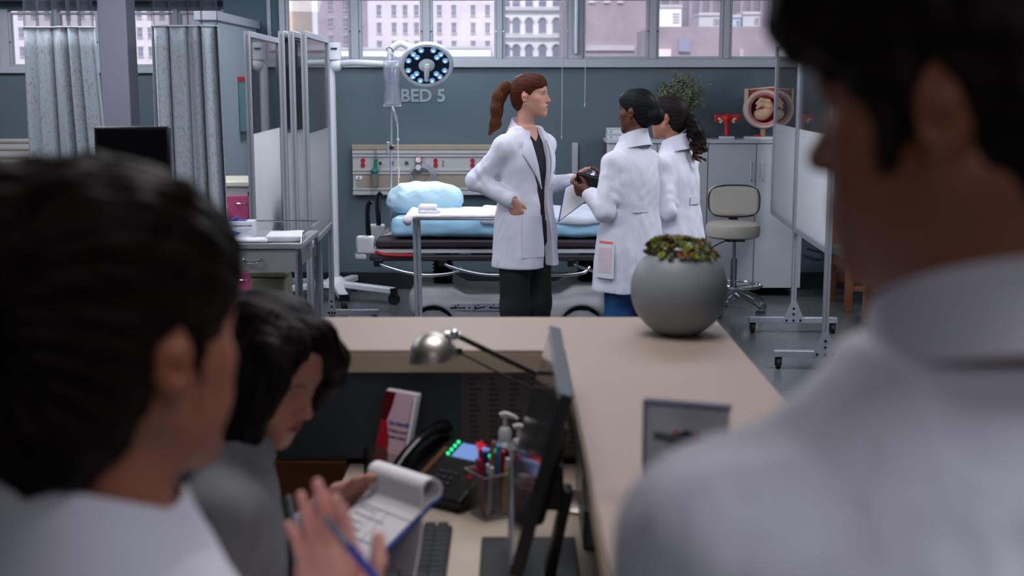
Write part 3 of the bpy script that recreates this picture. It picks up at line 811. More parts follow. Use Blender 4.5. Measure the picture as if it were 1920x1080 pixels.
def screen(label, x0, y0, x1, y1, feet=(True, True), group=None, beam=(-0.31, 0.31)):
    """panel runs from (x0,y0) away to (x1,y1); local Y is along the panel"""
    Lg = math.hypot(x1 - x0, y1 - y0); rz = math.atan2(y1 - y0, x1 - x0) - math.pi / 2
    t = thing('privacy_screen', label, 'screen', (x0, y0, 0), rz, group)
    p = 0.036; zt, zm, zb = 2.06, 1.435, 0.72
    for k, y in enumerate((0, Lg)):
        zz = 0.11 if feet[k] else (0.0 if beam is None else zb)
        m = MB().bx(-p / 2, p / 2, y - p / 2, y + p / 2, zz, zt)
        po = m.build('post', M_alu, t, bevel=0.002)
        g = MB()
        for s in (-1, 1):
            g.bx(s * p * 0.51 - 0.0008, s * p * 0.51 + 0.0008, y - 0.005, y + 0.005, zz + 0.02, zt - 0.02)
        g.bx(-0.005, 0.005, y - p * 0.51 - 0.0008, y - p * 0.51 + 0.0008, zz + 0.02, zt - 0.02)
        g.build('groove', M_greyplastic, po)['kind'] = 'stuff'
        if feet[k]:
            ft = MB().bx(beam[0], beam[1], y - 0.022, y + 0.022, 0.075, 0.115).build('foot_beam', M_alu, t, bevel=0.003)
            gw = min(0.07, -beam[0], beam[1])
            R = Matrix.Translation((0, y - p / 2 - 0.004, 0.08)) @ Matrix.Rotation(math.pi / 2, 4, 'X')
            MB().prism([(-gw, 0), (gw, 0), (gw, 0.03), (0.018, 0.15), (-0.018, 0.15), (-gw, 0.03)], 0.006, R).build('gusset', M_alu, ft)
            h = MB()
            for (bx_, bz) in ((-gw * .7, 0.015), (0, 0.015), (gw * .7, 0.015), (0, 0.06), (0, 0.10)):
                h.cyl((bx_, y - p / 2 - 0.013, 0.08 + bz), (bx_, y - p / 2 - 0.009, 0.08 + bz), 0.009, n=10)
            h.build('bolt', M_rubber, ft)['kind'] = 'stuff'
            for s in (beam[0] + 0.03, beam[1] - 0.03): caster((s, y), 0.034, ft)
    for z in (zt - p / 2, zb + p / 2): MB().bx(-p / 2, p / 2, p / 2, Lg - p / 2, z - p / 2, z + p / 2).build('rail', M_alu, t, bevel=0.002)
    MB().bx(-0.004, 0.004, p / 2, Lg - p / 2, zm, zt - p).build('clear_panel', M_clear, t)
    MB().bx(-0.004, 0.004, p / 2, Lg - p / 2, zb + p, zm).build('frosted_panel', M_frost, t)
    return t
G_ = 'folding screens beside the trolley'
screen('aluminium privacy screen nearest the pink drawer cart, left of its row', -1.615, 7.95, -1.66, 9.2, group=G_, beam=(-0.08, 0.13))
screen('second aluminium privacy screen from the curtain', -1.405, 7.95, -1.455, 9.2, feet=(False, False), group=G_, beam=None)
screen('third aluminium privacy screen from the curtain', -1.345, 7.95, -1.392, 9.2, feet=(False, False), group=G_, beam=None)
screen('aluminium privacy screen next to the exam lamp stand, right of its row', -1.27, 7.95, -1.313, 9.2, group=G_, beam=(-0.03, 0.34))
screen('aluminium screen on wheeled feet beside the wooden chairs', 1.93, 7.75, 1.985, 8.9)
screen('footless screen panel nearest the back cabinets', 1.99, 8.96, 2.075, 10.15, feet=(False, False))

# ------------------------------------------------------------------ curtains
def curtain_mat():
    m = bpy.data.materials.new('curtain_sprig_print'); m.use_nodes = True
    n = m.node_tree.nodes; l = m.node_tree.links; b = n['Principled BSDF']
    tc = n.new('ShaderNodeTexCoord')
    def sprigs(rot, sc, th, off):
        mp = n.new('ShaderNodeMapping'); mp.inputs['Rotation'].default_value = (0, 0, rot); mp.inputs['Scale'].default_value = sc; mp.inputs['Location'].default_value = off
        l.new(tc.outputs['UV'], mp.inputs['Vector'])
        nz = n.new('ShaderNodeTexNoise'); nz.inputs['Scale'].default_value = 1.0; nz.inputs['Detail'].default_value = 1.0; nz.inputs['Distortion'].default_value = 0.8
        l.new(mp.outputs[0], nz.inputs['Vector'])
        g = n.new('ShaderNodeMath'); g.operation = 'GREATER_THAN'; g.inputs[1].default_value = th
        l.new(nz.outputs['Fac'], g.inputs[0]); return g
    a = sprigs(0.7, (105, 34, 1), 0.63, (3, 1, 0)); c = sprigs(-0.8, (105, 34, 1), 0.635, (9, 5, 0))
    mxm = n.new('ShaderNodeMath'); mxm.operation = 'MAXIMUM'; l.new(a.outputs[0], mxm.inputs[0]); l.new(c.outputs[0], mxm.inputs[1])
    mu = n.new('ShaderNodeMath'); mu.operation = 'MULTIPLY'; mu.inputs[1].default_value = 0.5; l.new(mxm.outputs[0], mu.inputs[0])
    mx = n.new('ShaderNodeMixRGB'); mx.inputs['Color1'].default_value = (*hx(160, 170, 178), 1); mx.inputs['Color2'].default_value = (*hx(150, 104, 94), 1)
    l.new(mu.outputs[0], mx.inputs['Fac']); l.new(mx.outputs[0], b.inputs['Base Color'])
    b.inputs['Roughness'].default_value = 0.85; b.inputs['Sheen Weight'].default_value = 0.2
    return m
def netting_mat():
    m = bpy.data.materials.new('curtain_netting'); m.use_nodes = True
    n = m.node_tree.nodes; l = m.node_tree.links; n.clear()
    out = n.new('ShaderNodeOutputMaterial'); tr = n.new('ShaderNodeBsdfTransparent'); df = n.new('ShaderNodeBsdfDiffuse')
    df.inputs['Color'].default_value = (*hx(84, 88, 98), 1)
    tc = n.new('ShaderNodeTexCoord'); wv = n.new('ShaderNodeTexWave'); wv.inputs['Scale'].default_value = 90; wv.bands_direction = 'X'
    l.new(tc.outputs['UV'], wv.inputs['Vector'])
    mr = n.new('ShaderNodeMapRange'); mr.inputs['To Min'].default_value = 0.22; mr.inputs['To Max'].default_value = 0.6
    l.new(wv.outputs['Fac'], mr.inputs['Value'])
    mx = n.new('ShaderNodeMixShader'); l.new(mr.outputs[0], mx.inputs['Fac']); l.new(tr.outputs[0], mx.inputs[1]); l.new(df.outputs[0], mx.inputs[2])
    l.new(mx.outputs[0], out.inputs['Surface']); return m
M_curt, M_net = curtain_mat(), netting_mat()
def curtain(label, x0, x1, y, z0, zm, folds, seed, flare):
    t = thing('privacy_curtain', label, 'curtain', ((x0 + x1) / 2, y, z0), group='gathered privacy curtains')
    rg = random.Random(seed); hw = (x1 - x0) / 2; NU = 200
    ph = [rg.uniform(0, 6.28) for _ in range(6)]
    def path(u, z):
        f = u * folds * 2 * math.pi + 0.9 * math.sin(u * 5 + ph[0]) + 0.5 * math.sin(u * 13 + ph[1])
        w = 0.045 * (1 + 0.35 * math.sin(u * 9 + ph[2]))
        k = 1 + flare * (zm - z) * (u - 0.2)
        x = -hw + 2 * hw * u + 0.020 * math.sin(f * 1 + 1.2 + 0.25 * z) 
        return (x + flare * (zm - z) * (u - 0.35) * 0.35, w * math.sin(f + 0.15 * math.sin(2 * z + ph[3])) + 0.012 * math.sin(f * 2.3 + z), z - z0)
    def sheet(name, za, zb, nv, m_, th):
        vs = []; uv = []
        for j in range(nv + 1):
            z = za + (zb - za) * j / nv
            for i in range(NU + 1): vs.append(path(i / NU, z)); uv.append((i / NU * hw * 2 * 2.2, z))
        q = [[j * (NU + 1) + i, j * (NU + 1) + i + 1, (j + 1) * (NU + 1) + i + 1, (j + 1) * (NU + 1) + i] for j in range(nv) for i in range(NU)]
        me = np_mesh(name, vs, q)
        ul = me.uv_layers.new(name='UVMap'); li = np.empty(len(me.loops), np.int32); me.loops.foreach_get('vertex_index', li)
        ul.data.foreach_set('uv', np.array(uv, np.float32)[li].ravel())
        o_ = link_mesh(name, me, m_, t)
        if th: s_ = o_.modifiers.new('thickness', 'SOLIDIFY'); s_.thickness = th
        return o_
    sheet('fabric', z0, zm, 14, M_curt, 0.003)
    sheet('netting', zm, 2.90, 6, M_net, 0)
    m_ = MB().tube([Vector(path(i / 60, zm)) + Vector((0, -0.004, 0)) for i in range(61)], 0.006, n=6, smooth=False); m_.build('hem_tape', M_white_paint, t)
    MB().bx(-hw - 0.1, hw + 0.1, -0.02, 0.02, 2.90 - z0, 2.95 - z0).build('track', M_white_paint, t)
curtain('blue sprigged curtain left of the pale column', -2.97, -2.52, 7.9, 0.3, 2.08, 5.5, 3, 0.22)
curtain('blue sprigged curtain right of the pale column, behind the trolley', -2.13, -1.69, 7.62, 0.3, 2.075, 4.5, 11, 0.05)

# ------------------------------------------------------------------ headwall behind the bed
M_hw_white = mat('headwall_white', hx(178, 176, 175), 0.45, var=0.02)
M_hw_beige = mat('headwall_beige', hx(156, 142, 126), 0.5, var=0.03)
M_red = mat('red_outlet', hx(170, 22, 36), 0.4)
M_teal = mat('teal_plastic', hx(20, 128, 112), 0.4)
KH = 225.5
def HX(px): return (px - 960) / KH
def HZ(py): return CAM_H - (py - 155) / KH
hwp = thing('headwall', 'long white and beige medical headwall panel behind the bed', 'headwall', (HX(810), BACK, 0.79))
hx0, hx1 = HX(657) - HX(810), HX(1006) - HX(810)
def zz(py): return HZ(py) - 0.79
MB().bx(hx0, hx1, -0.07, 0, zz(367), zz(279)).build('backing', M_hw_white, hwp, bevel=0.006)
MB().bx(hx0 - 0.004, hx1 + 0.004, -0.078, 0, zz(281), zz(271)).build('top_cap', M_hw_beige, hwp, bevel=0.006)
for (a, b_, d) in ((288, 283, 0.083), (294, 290, 0.08), (321, 317, 0.08), (327, 323, 0.083), (357, 352, 0.083), (366, 359, 0.086)):
    MB().bx(hx0, hx1, -d, -0.06, zz(a), zz(b_)).build('trim_rail', M_hw_white, hwp, bevel=0.002)
MB().bx(hx0 + 0.03, hx1 - 0.03, -0.076, -0.06, zz(351), zz(329)).build('beige_panel', M_hw_beige, hwp)
for px in (677, 815, 885, 955):
    for py in (301, 310):
        MB().cyl((HX(px) - HX(810), -0.079, zz(py)), (HX(px) - HX(810), -0.066, zz(py)), 0.019, n=18).build('red_outlet', M_red, hwp)
for px, py in ((732, 305), (760, 305)):
    x = HX(px) - HX(810)
    q = MB().bx(x - 0.017, x + 0.017, -0.078, -0.066, zz(py) - 0.018, zz(py) + 0.018).build('gas_outlet', M_greyplastic, hwp, bevel=0.003)
    MB().cyl((x, -0.085, zz(py)), (x, -0.078, zz(py)), 0.008, n=12).build('socket', M_black, q)
for px, py in ((829, 302), (829, 309)):
    x = HX(px) - HX(810); MB().cyl((x, -0.078, zz(py)), (x, -0.066, zz(py)), 0.009, n=12).build('jack', M_greyplastic, hwp)
x = HX(669) - HX(810); q = MB().bx(x - 0.026, x + 0.026, -0.082, -0.07, zz(336), zz(330)).build('plus_label', M_paper, hwp)
MB().bx(x - 0.010, x + 0.010, -0.084, -0.082, zz(333.5), zz(332.5)).bx(x - 0.003, x + 0.003, -0.0838, -0.082, zz(335), zz(331)).build('plus_mark', M_ink, q)
# regulator with coiled hose
t = thing('suction_regulator', 'grey suction regulator with red rimmed dial on the headwall', 'regulator', (HX(783), BACK - 0.09, HZ(307)))
MB().bx(-0.03, 0.03, -0.035, 0.012, -0.07, 0.07).build('body', M_greyplastic, t, bevel=0.01)
MB().cyl((0, -0.044, 0.035), (0, -0.03, 0.035), 0.028, n=24).build('dial_rim', mat('dial_red', hx(190, 80, 84), 0.4), t)
MB().cyl((0, -0.047, 0.035), (0, -0.043, 0.035), 0.021, n=24).build('dial_face', M_paper, t)
MB().box((0.002, -0.049, 0.036), (0.003, 0.002, 0.03), rot=(0, 0.6, 0)).build('needle', M_ink, t)
MB().cyl((0, -0.052, -0.028), (0, -0.03, -0.028), 0.022, 0.025, n=20).build('knob', M_whiteplastic, t)
t = thing('coiled_hose', 'clear grey coil of tubing hanging under the regulator', 'hose', (HX(787), BACK - 0.105, HZ(328)))
for k in range(5):
    r = 0.085 + 0.006 * k; e = 0.80 + 0.04 * k
    MB().tube([(r * math.cos(a) + 0.004 * k, 0.006 * k - 0.02, r * e * math.sin(a) - 0.002 * k) for a in np.linspace(0, 2 * math.pi, 25)[:-1]], 0.0055, n=8, closed=True, sub=1).build('loop', mat('clear_tubing', hx(176, 178, 188), 0.25, alpha=0.55), t)
t = thing('oxygen_flowmeter', 'teal oxygen flowmeter hanging on the left of the headwall', 'flowmeter', (HX(702), BACK - 0.10, HZ(306)))
MB().cyl((0.0, 0.0, -0.04), (0.0, 0, 0.03), 0.014, n=14).sph((0, 0, 0.03), 0.016).build('valve', M_teal, t)
MB().lathe([(0, -0.085), (0.03, -0.08), (0.034, -0.06), (0.018, -0.042), (0, -0.04)], (-0.012, 0, 0), 20).build('humidifier_cap', M_teal, t)
MB().cyl((0.028, -0.005, 0.005), (0.05, -0.005, 0.0), 0.013, n=14).build('knob', M_black, t)
MB().lathe([(0, -0.19), (0.03, -0.188), (0.033, -0.09), (0.03, -0.086)], (-0.012, 0, 0), 20).build('jar', mat_glass('clear_jar', (0.9, 0.92, 0.92), haze=0.12), t)
MB().cyl((0, 0.01, 0.03), (0, 0.01, 0.12), 0.006, n=8).build('stem', M_greyplastic, t)
t = thing('headwall', 'short pale headwall panel at the far left beyond the curtain', 'headwall', (-4.86, LB, 0.86))
MB().bx(-0.14, 0.16, -0.09, 0, 0, 0.35).build('backing', M_hw_white, t, bevel=0.008)
for z in (0.31, 0.24, 0.16): MB().bx(-0.145, 0.165, -0.10, -0.08, z, z + 0.022).build('trim_rail', M_hw_beige, t, bevel=0.003)

# ------------------------------------------------------------------ hospital bed (stretcher)
bedX, bedY = -0.95, 8.85
bed = thing('hospital_bed', 'wheeled hospital stretcher with blue mattress behind the red-haired woman', 'bed', (bedX, bedY, 0))
M_blue_sheet = mat('pale_blue_sheet', hx(158, 206, 234), 0.75, var=0.03, bump=0.25, bscale=14)
M_plum = mat('plum_grey_bumper', hx(54, 46, 54), 0.45)
M_cover = mat('moulded_cover_grey', hx(190, 190, 192), 0.45, var=0.03)
f = Field((0.08, -0.44, 0.70), (2.2, 0.44, 0.94), 0.012)
f.box((1.13, 0, 0.795), (0.99, 0.37, 0.068), rad=0.045, k=0)
f.noise(0.0045, 16, 5, (1, 1.3, 1)); f.noise(0.002, 45, 6)
sdf_obj('mattress', f, M_blue_sheet, bed)
f = Field((0.5, -0.44, 0.74), (2.2, 0.44, 0.96), 0.012)
f.box((1.40, 0, 0.845), (0.66, 0.385, 0.030), rad=0.022, k=0); f.noise(0.008, 13, 8, (1, 1.6, 0.4)); f.noise(0.003, 40, 9)
sdf_obj('top_sheet', f, mat('blue_sheet_lit_white', hx(206, 214, 224), 0.8, bump=0.2, bscale=20), bed)  # lit top of the blue sheet, its brightness put into a white colour
MB().bx(0.04, 2.16, -0.40, 0.40, 0.665, 0.715).build('deck', M_plum, bed, bevel=0.012)
MB().bx(0.02, 2.16, -0.385, 0.385, 0.625, 0.655).build('frame_rail', M_whiteplastic, bed, bevel=0.006)
MB().bx(0.0, 2.14, -0.40, -0.34, 0.575, 0.615).build('bumper_rail', M_plum, bed, bevel=0.01)
MB().bx(0.0, 2.14, 0.34, 0.40, 0.575, 0.615).build('bumper_rail', M_plum, bed, bevel=0.01)
m = MB()
for k in range(6): m.bx(0.25 + 0.3 * k, 0.29 + 0.3 * k, -0.36, 0.36, 0.585, 0.66)
m.build('cross_member', M_greyplastic, bed)
MB().box((0.95, -0.36, 0.61), (0.55, 0.03, 0.035), rot=(0, 0.07, 0)).build('gas_spring', M_black, bed, bevel=0.006)
# bumper corner and push handles
for s in (-1, 1):
    MB().bx(-0.09, 0.03, s * 0.36 - 0.04, s * 0.36 + 0.04, 0.62, 0.74).bx(-0.10, -0.02, s * 0.36 - 0.035, s * 0.36 + 0.035, 0.58, 0.63).build('corner_bumper', M_whiteplastic, bed, bevel=0.015)
    MB().tube([(-0.01, s * 0.33, 0.74), (-0.015, s * 0.33, 0.85), (-0.01, s * 0.33, 0.94), (0.01, s * 0.33, 0.97)], 0.018, n=12).build('push_handle', M_black_gloss, bed)
MB().tube([(0.03, -0.37, 0.645), (0.1, -0.4, 0.62), (0.28, -0.41, 0.615), (0.32, -0.41, 0.63)], 0.011, n=8).build('red_lever', mat('red_lever', hx(190, 30, 44), 0.4), bed)
for k in range(4):
    x0 = 0.06 + 0.43 * k
    r = MB().tube([(x0, -0.405, 0.565), (x0 + 0.05, -0.42, 0.54), (x0 + 0.2, -0.43, 0.50), (x0 + 0.34, -0.43, 0.485), (x0 + 0.5, -0.43, 0.50), (x0 + 0.55, -0.42, 0.54)], 0.011, n=10).build('side_rail', M_chrome, bed)
    MB().bx(x0 - 0.03, x0 + 0.03, -0.42, -0.38, 0.54, 0.59).build('hinge', M_black, bed, bevel=0.006)
for x in (0.475, 1.47):
    pr = [(0.0, 0.36)]
    for k in range(9): pr += [(0.075, 0.365 + 0.025 * k), (0.058, 0.377 + 0.025 * k)]
    pr += [(0.06, 0.6), (0, 0.6)]
    MB().lathe(pr, (x, -0.12, 0), 24).build('lift_bellows', M_black, bed)
f = Field((0.15, -0.46, 0.08), (1.75, 0.46, 0.46), 0.012)
f.box((0.92, 0, 0.235), (0.64, 0.37, 0.095), rad=0.07, k=0.0)
f.box((0.42, 0, 0.30), (0.17, 0.34, 0.09), rad=0.07, k=0.08); f.box((1.45, 0, 0.31), (0.14, 0.34, 0.09), rad=0.07, k=0.08)
for x in (0.42, 1.42):
    f.cap((x, -0.5, 0.12), (x, -0.28, 0.12), 0.145, k=0.02, mode='s'); f.cap((x, 0.28, 0.12), (x, 0.5, 0.12), 0.145, k=0.02, mode='s')
sdf_obj('base_cover', f, M_cover, bed)
MB().bx(0.3, 1.55, -0.30, 0.30, 0.10, 0.16).build('chassis', M_black, bed, bevel=0.01)
for x in (0.42, 1.42):
    for s in (-1, 1):
        w = MB().cyl((x - 0.0, s * 0.33, 0.1), (x, s * 0.39, 0.1), 0.1, n=28).build('wheel', M_rubber, bed)
        MB().cyl((x, s * 0.388, 0.1), (x, s * 0.397, 0.1), 0.07, 0.055, n=24).build('hubcap', M_greyplastic, w)
        MB().lathe([(0, 0.235), (0.05, 0.23), (0.10, 0.20), (0.13, 0.14), (0.125, 0.11), (0.11, 0.12), (0.0, 0.21)], (x, s * 0.36, 0), 24).build('wheel_hood', M_greyplastic, bed)
MB().bx(0.62, 0.68, -0.44, -0.36, 0.09, 0.15).cyl((0.65, -0.43, 0.12), (0.65, -0.43, 0.19), 0.02, n=12).build('brake_pedal', M_black, bed, bevel=0.01)
# position pictograms printed on the cover
M_bluegrey = mat('label_bluegrey', hx(120, 134, 160), 0.6)
lab = MB().bx(0.545, 1.05, -0.378, -0.372, 0.238, 0.282).build('pictogram_strip', mat('label_ground', hx(176, 180, 188), 0.5), bed)
m = MB()
for k, (xa, tilt) in enumerate(((0.60, 0), (0.735, -0.2), (0.835, 0), (0.93, 0.3))):
    m.box((xa, -0.379, 0.256), (0.075, 0.003, 0.009), rot=(0, tilt, 0)); m.cyl((xa - 0.01 if k != 3 else xa + 0.03, -0.380, 0.273), (xa - 0.01 if k != 3 else xa + 0.03, -0.377, 0.273), 0.005, n=8)
    m.box((xa - 0.03, -0.379, 0.262), (0.012, 0.003, 0.012), rot=(0, tilt, 0))
m.box((0.55, -0.379, 0.255), (0.035, 0.003, 0.011)).box((0.665, -0.379, 0.258), (0.016, 0.003, 0.005), rot=(0, 0.6, 0)).box((0.665, -0.379, 0.258), (0.016, 0.003, 0.005), rot=(0, -0.6, 0))
m.build('pictogram', M_ink, lab)['kind'] = 'stuff'
m = MB()
for x in (0.69, 0.785, 0.88, 0.975): m.bx(x - 0.001, x + 0.001, -0.3795, -0.377, 0.238, 0.282)
for z in (0.238, 0.282): m.bx(0.69, 0.985, -0.3795, -0.377, z - 0.001, z + 0.001)
m.tube([(0.60 + 0.04 * math.cos(a), -0.379, 0.26 + 0.022 * math.sin(a)) for a in np.linspace(0, 6.28, 17)[:-1]], 0.001, n=5, closed=True, sub=1)
m.build('pictogram_outline', M_bluegrey, lab)['kind'] = 'stuff'
# pillow
pc = at(797, 376, 8.85)
t = thing('pillow', 'plump pale blue pillow at the head of the bed', 'pillow', (pc.x, 8.85, 0.86))
f = Field((-0.34, -0.3, -0.06), (0.34, 0.34, 0.32), 0.009)
Rp = frame((0.0, 0.955, 0.295))
def pil(X, Y, Z):
    c = V3(0, 0.0, 0.092); x, y, z = X - c[0], Y - c[1], Z - c[2]
    a = x * Rp[0, 0] + y * Rp[1, 0] + z * Rp[2, 0]; b = x * Rp[0, 1] + y * Rp[1, 1] + z * Rp[2, 1]; c_ = x * Rp[0, 2] + y * Rp[1, 2] + z * Rp[2, 2]
    g = np.abs(a / 0.265) ** 2.6 + np.abs(b / 0.165) ** 3
    e = np.clip(1 - g, 0, 1)
    th = 0.105 * e ** 0.5
    o_ = (g - 1) * 0.12
    return np.maximum((np.abs(c_) - th) * 0.7, o_ * 0.8)
f.full(pil, 'u', 0.0); f.noise(0.004, 18, 3); f.noise(0.002, 50, 4)
f.full(lambda X, Y, Z: 0.004 - Z + 0 * X + 0 * Y, 'i')
sdf_obj('pillow_case', f, mat('pillow_fabric', hx(188, 222, 236), 0.8, bump=0.15, bscale=25), t)
# IV pole and bag
pz = at(735, 100, 9.0)
iv = thing('iv_pole', 'thin steel drip pole at the head of the bed', 'pole', (-0.86, 9.0, 0.66))
top = Vector((pz.x, 9.0, pz.z)) - Vector((-0.86, 9.0, 0.66))
MB().cyl((0, 0, 0), top, 0.008, 0.007, n=12).build('pole_tube', M_alu, iv)
MB().cyl((-0.012, 0, 0.60), (-0.005, 0, 0.68), 0.014, n=12).build('clamp', M_alu, iv)
MB().sph((0.02, -0.012, 0.642), 0.016).build('clamp_knob', M_black, iv)
MB().tube([top, top + Vector((0, 0, 0.03)), top + Vector((-0.03, -0.03, 0.04)), top + Vector((-0.03, -0.05, 0.015))], 0.004, n=8).build('hook', M_chrome, iv)
MB().bx(-0.02, 0.02, -0.02, 0.02, -0.02, 0.05).build('pole_socket', M_black, iv, bevel=0.004)
bc = at(735, 152, 8.94)
bag = thing('drip_bag', 'clear fluid drip bag hanging in front of the exam lamp', 'bag', (bc.x, 8.93, bc.z))
f = Field((-0.085, -0.05, -0.2), (0.085, 0.05, 0.2), 0.0045)
def bagf(X, Y, Z):
    w = 0.060 + 0.003 * np.sin(Z * 30) - 0.006 * np.cos(Z * 12)
    e = np.clip(1 - np.abs(X / w) ** 3, 0, 1) * np.clip(1 - np.abs((Z + 0.01) / 0.158) ** 8, 0, 1)
    th = (0.004 + 0.024 * np.clip(0.75 - Z * 3.5, 0.15, 1.0)) * e ** 0.5
    return np.maximum((np.abs(Y) - th) * 0.8, np.maximum(np.abs(X) - w, np.abs(Z) - 0.162))
f.full(bagf, 'u', 0)
M_fluid = mat_glass('clear_fluid_bag', (0.86, 0.91, 0.97), haze=0.2, haze_col=(0.86, 0.9, 0.98), refl=2.2, rough=0.08)
sdf_obj('bag_body', f, M_fluid, bag)
m = MB()
for k, zz_ in enumerate((0.06, 0.04, 0.02, 0.0, -0.02)): m.bx(-0.022, 0.022 - 0.006 * (k % 3), -0.0265, -0.0255, zz_ - 0.003, zz_ + 0.002)
m.build('print', M_bluegrey, bag)['kind'] = 'stuff'
MB().bx(-0.063, 0.063, -0.003, 0.003, -0.172, -0.160).build('bottom_seam', mat('clear_vinyl', hx(225, 230, 236), 0.2), bag, bevel=0.001)
MB().tube([(-0.05, 0, 0.16), (-0.02, 0.0, 0.172), (0, 0, 0.19), (0.02, 0, 0.172), (0.05, 0, 0.16)], 0.003, n=6).build('hanger', MATS['clear_vinyl'], bag)
ln = thing('drip_line', 'clear drip chamber and tube hanging from the fluid bag', 'tube', (bc.x, 8.93, bc.z - 0.172))
MB().cyl((0.0, 0, 0), (0.012, 0, -0.035), 0.007, n=12).build('spike', MATS['clear_vinyl'], ln)
MB().cyl((0.012, 0, -0.035), (0.03, 0, -0.10), 0.011, n=14).build('drip_chamber', M_fluid, ln)
e1 = at(746, 262, 8.93) - Vector(ln.location); e2 = at(747, 315, 8.93) - Vector(ln.location); e3 = at(748, 362, 8.93) - Vector(ln.location)
MB().tube([(0.03, 0, -0.10), (0.036, 0, -0.16), e1, e2, e3, e3 + Vector((0.02, 0.02, -0.03))], 0.0035, n=8).build('tubing', MATS['clear_vinyl'], ln)
MB().sph(tuple(e1), 0.010).build('injection_port', M_whiteplastic, ln)
MB().cyl(tuple(e2), tuple(e2 + Vector((0.002, 0, -0.07))), 0.011, 0.006, n=12).build('roller_clamp', M_whiteplastic, ln)
MB().bx(e2.x - 0.018, e2.x + 0.018, -0.004, 0.004, e2.z - 0.001, e2.z + 0.004).build('yellow_tab', mat('yellow_tab', hx(220, 216, 110), 0.5), ln)

# ------------------------------------------------------------------ instrument (mayo) stand with cloth and towels
ms = thing('instrument_stand', 'chrome instrument stand with white draped tray before the bed', 'stand', (-0.59, 8.0, 0))
for dx in (-0.013, 0.013): MB().cyl((dx, 0, 0.04), (dx - 0.01, 0, 0.92), 0.0125, n=14).build('post', M_alu, ms)
MB().bx(-0.03, 0.49, -0.2, 0.2, 0.918, 0.926).build('tray', M_steel, ms, bevel=0.003)
MB().tube([(-0.03, -0.2, 0.93), (0.49, -0.2, 0.93), (0.49, 0.2, 0.93), (-0.03, 0.2, 0.93)], 0.007, n=8, closed=True, smooth=False).build('tray_rim', M_chrome, ms)
MB().bx(-0.05, 0.45, -0.03, 0.03, 0.03, 0.06).build('foot', M_chrome, ms, bevel=0.006)
MB().bx(-0.06, -0.02, -0.25, 0.25, 0.03, 0.06).build('foot', M_chrome, ms, bevel=0.006)
for (x, y) in ((-0.04, -0.23), (-0.04, 0.23), (0.42, 0)): caster((x, y), 0.015, ms)
M_towel = mat('white_towel', hx(228, 224, 232), 0.85, bump=0.25, bscale=90)
f = Field((-0.09, -0.26, 0.84), (0.56, 0.26, 0.985), 0.007)
f.box((0.23, 0, 0.944), (0.275, 0.225, 0.011), rad=0.010, k=0.0)
f.cap((-0.045, -0.22, 0.93), (-0.045, 0.21, 0.93), 0.024, k=0.02)
f.cap((-0.055, -0.225, 0.92), (-0.05, -0.17, 0.905), 0.026, k=0.02)
f.noise(0.003, 28, 12)
dr = sdf_obj('tray_drape', f, M_towel); dr.location = (-0.59, 8.0, 0.0); tag(dr, 'white cloth draped over the instrument stand tray', 'cloth')
for k, (dx, dz, hw_) in enumerate(((0.075, 0.971, 0.066), (0.066, 0.992, 0.058))):
    f = Field((-0.09, -0.1, -0.02), (0.09, 0.1, 0.03), 0.005)
    f.box((0, 0, 0.0), (hw_, 0.075, 0.0095), rad=0.009, k=0); f.box((0.002, 0, 0.006), (hw_ - 0.004, 0.072, 0.008), rad=0.007, k=0.004); f.noise(0.0015, 60, k)
    o = sdf_obj('folded_towel', f, M_towel); o.location = (-0.59 + dx, 7.93, dz - 0.008 + k * 0.004); o.rotation_euler = (0, 0, 0.08 - 0.1 * k)
    tag(o, ['white folded towel lying on the tray drape, lower of two', 'white folded towel stacked on top of the other one'][k], 'towel', 'folded towels on the instrument stand')

# ------------------------------------------------------------------ exam lamp on its stand
sp = at(625, 340, 10.25)
M_lampwhite = mat('lamp_white_enamel', hx(205, 208, 214), 0.35, var=0.02)
el = thing('exam_lamp', 'white surgical exam lamp on a rolling stand, lit', 'lamp', (sp.x, 10.25, 0))
zt = at(625, 120, 10.25).z
MB().cyl((0, 0, 0.12), (0, 0, zt), 0.034, n=24).build('pole', M_lampwhite, el)
MB().cyl((0.025, 0, zt + 0.03), (0.025, 0, zt + 0.165), 0.058, n=28).build('hub_cap', M_lampwhite, el, bevel=0.006)
MB().bx(0.01, 0.06, -0.062, -0.056, zt + 0.11, zt + 0.125).build('cap_print', M_ink, el)
MB().sph((0.04, 0, zt - 0.01), 0.056, 20).build('swivel', M_lampwhite, el)
hc = at(800, 122, 10.0) - Vector((sp.x, 10.25, 0))
ae = at(733, 121, 10.05) - Vector((sp.x, 10.25, 0))
MB().tube([(0.06, 0, zt + 0.0), (0.2, -0.08, zt + 0.01), tuple(ae)], 0.024, n=14).build('arm', M_lampwhite, el)
R = frame((0.10, -0.80, -0.60))          # columns right, forward (beam), up
nrm = Vector(R[:, 1]); upv = Vector(R[:, 2]); rtv = Vector(R[:, 0])
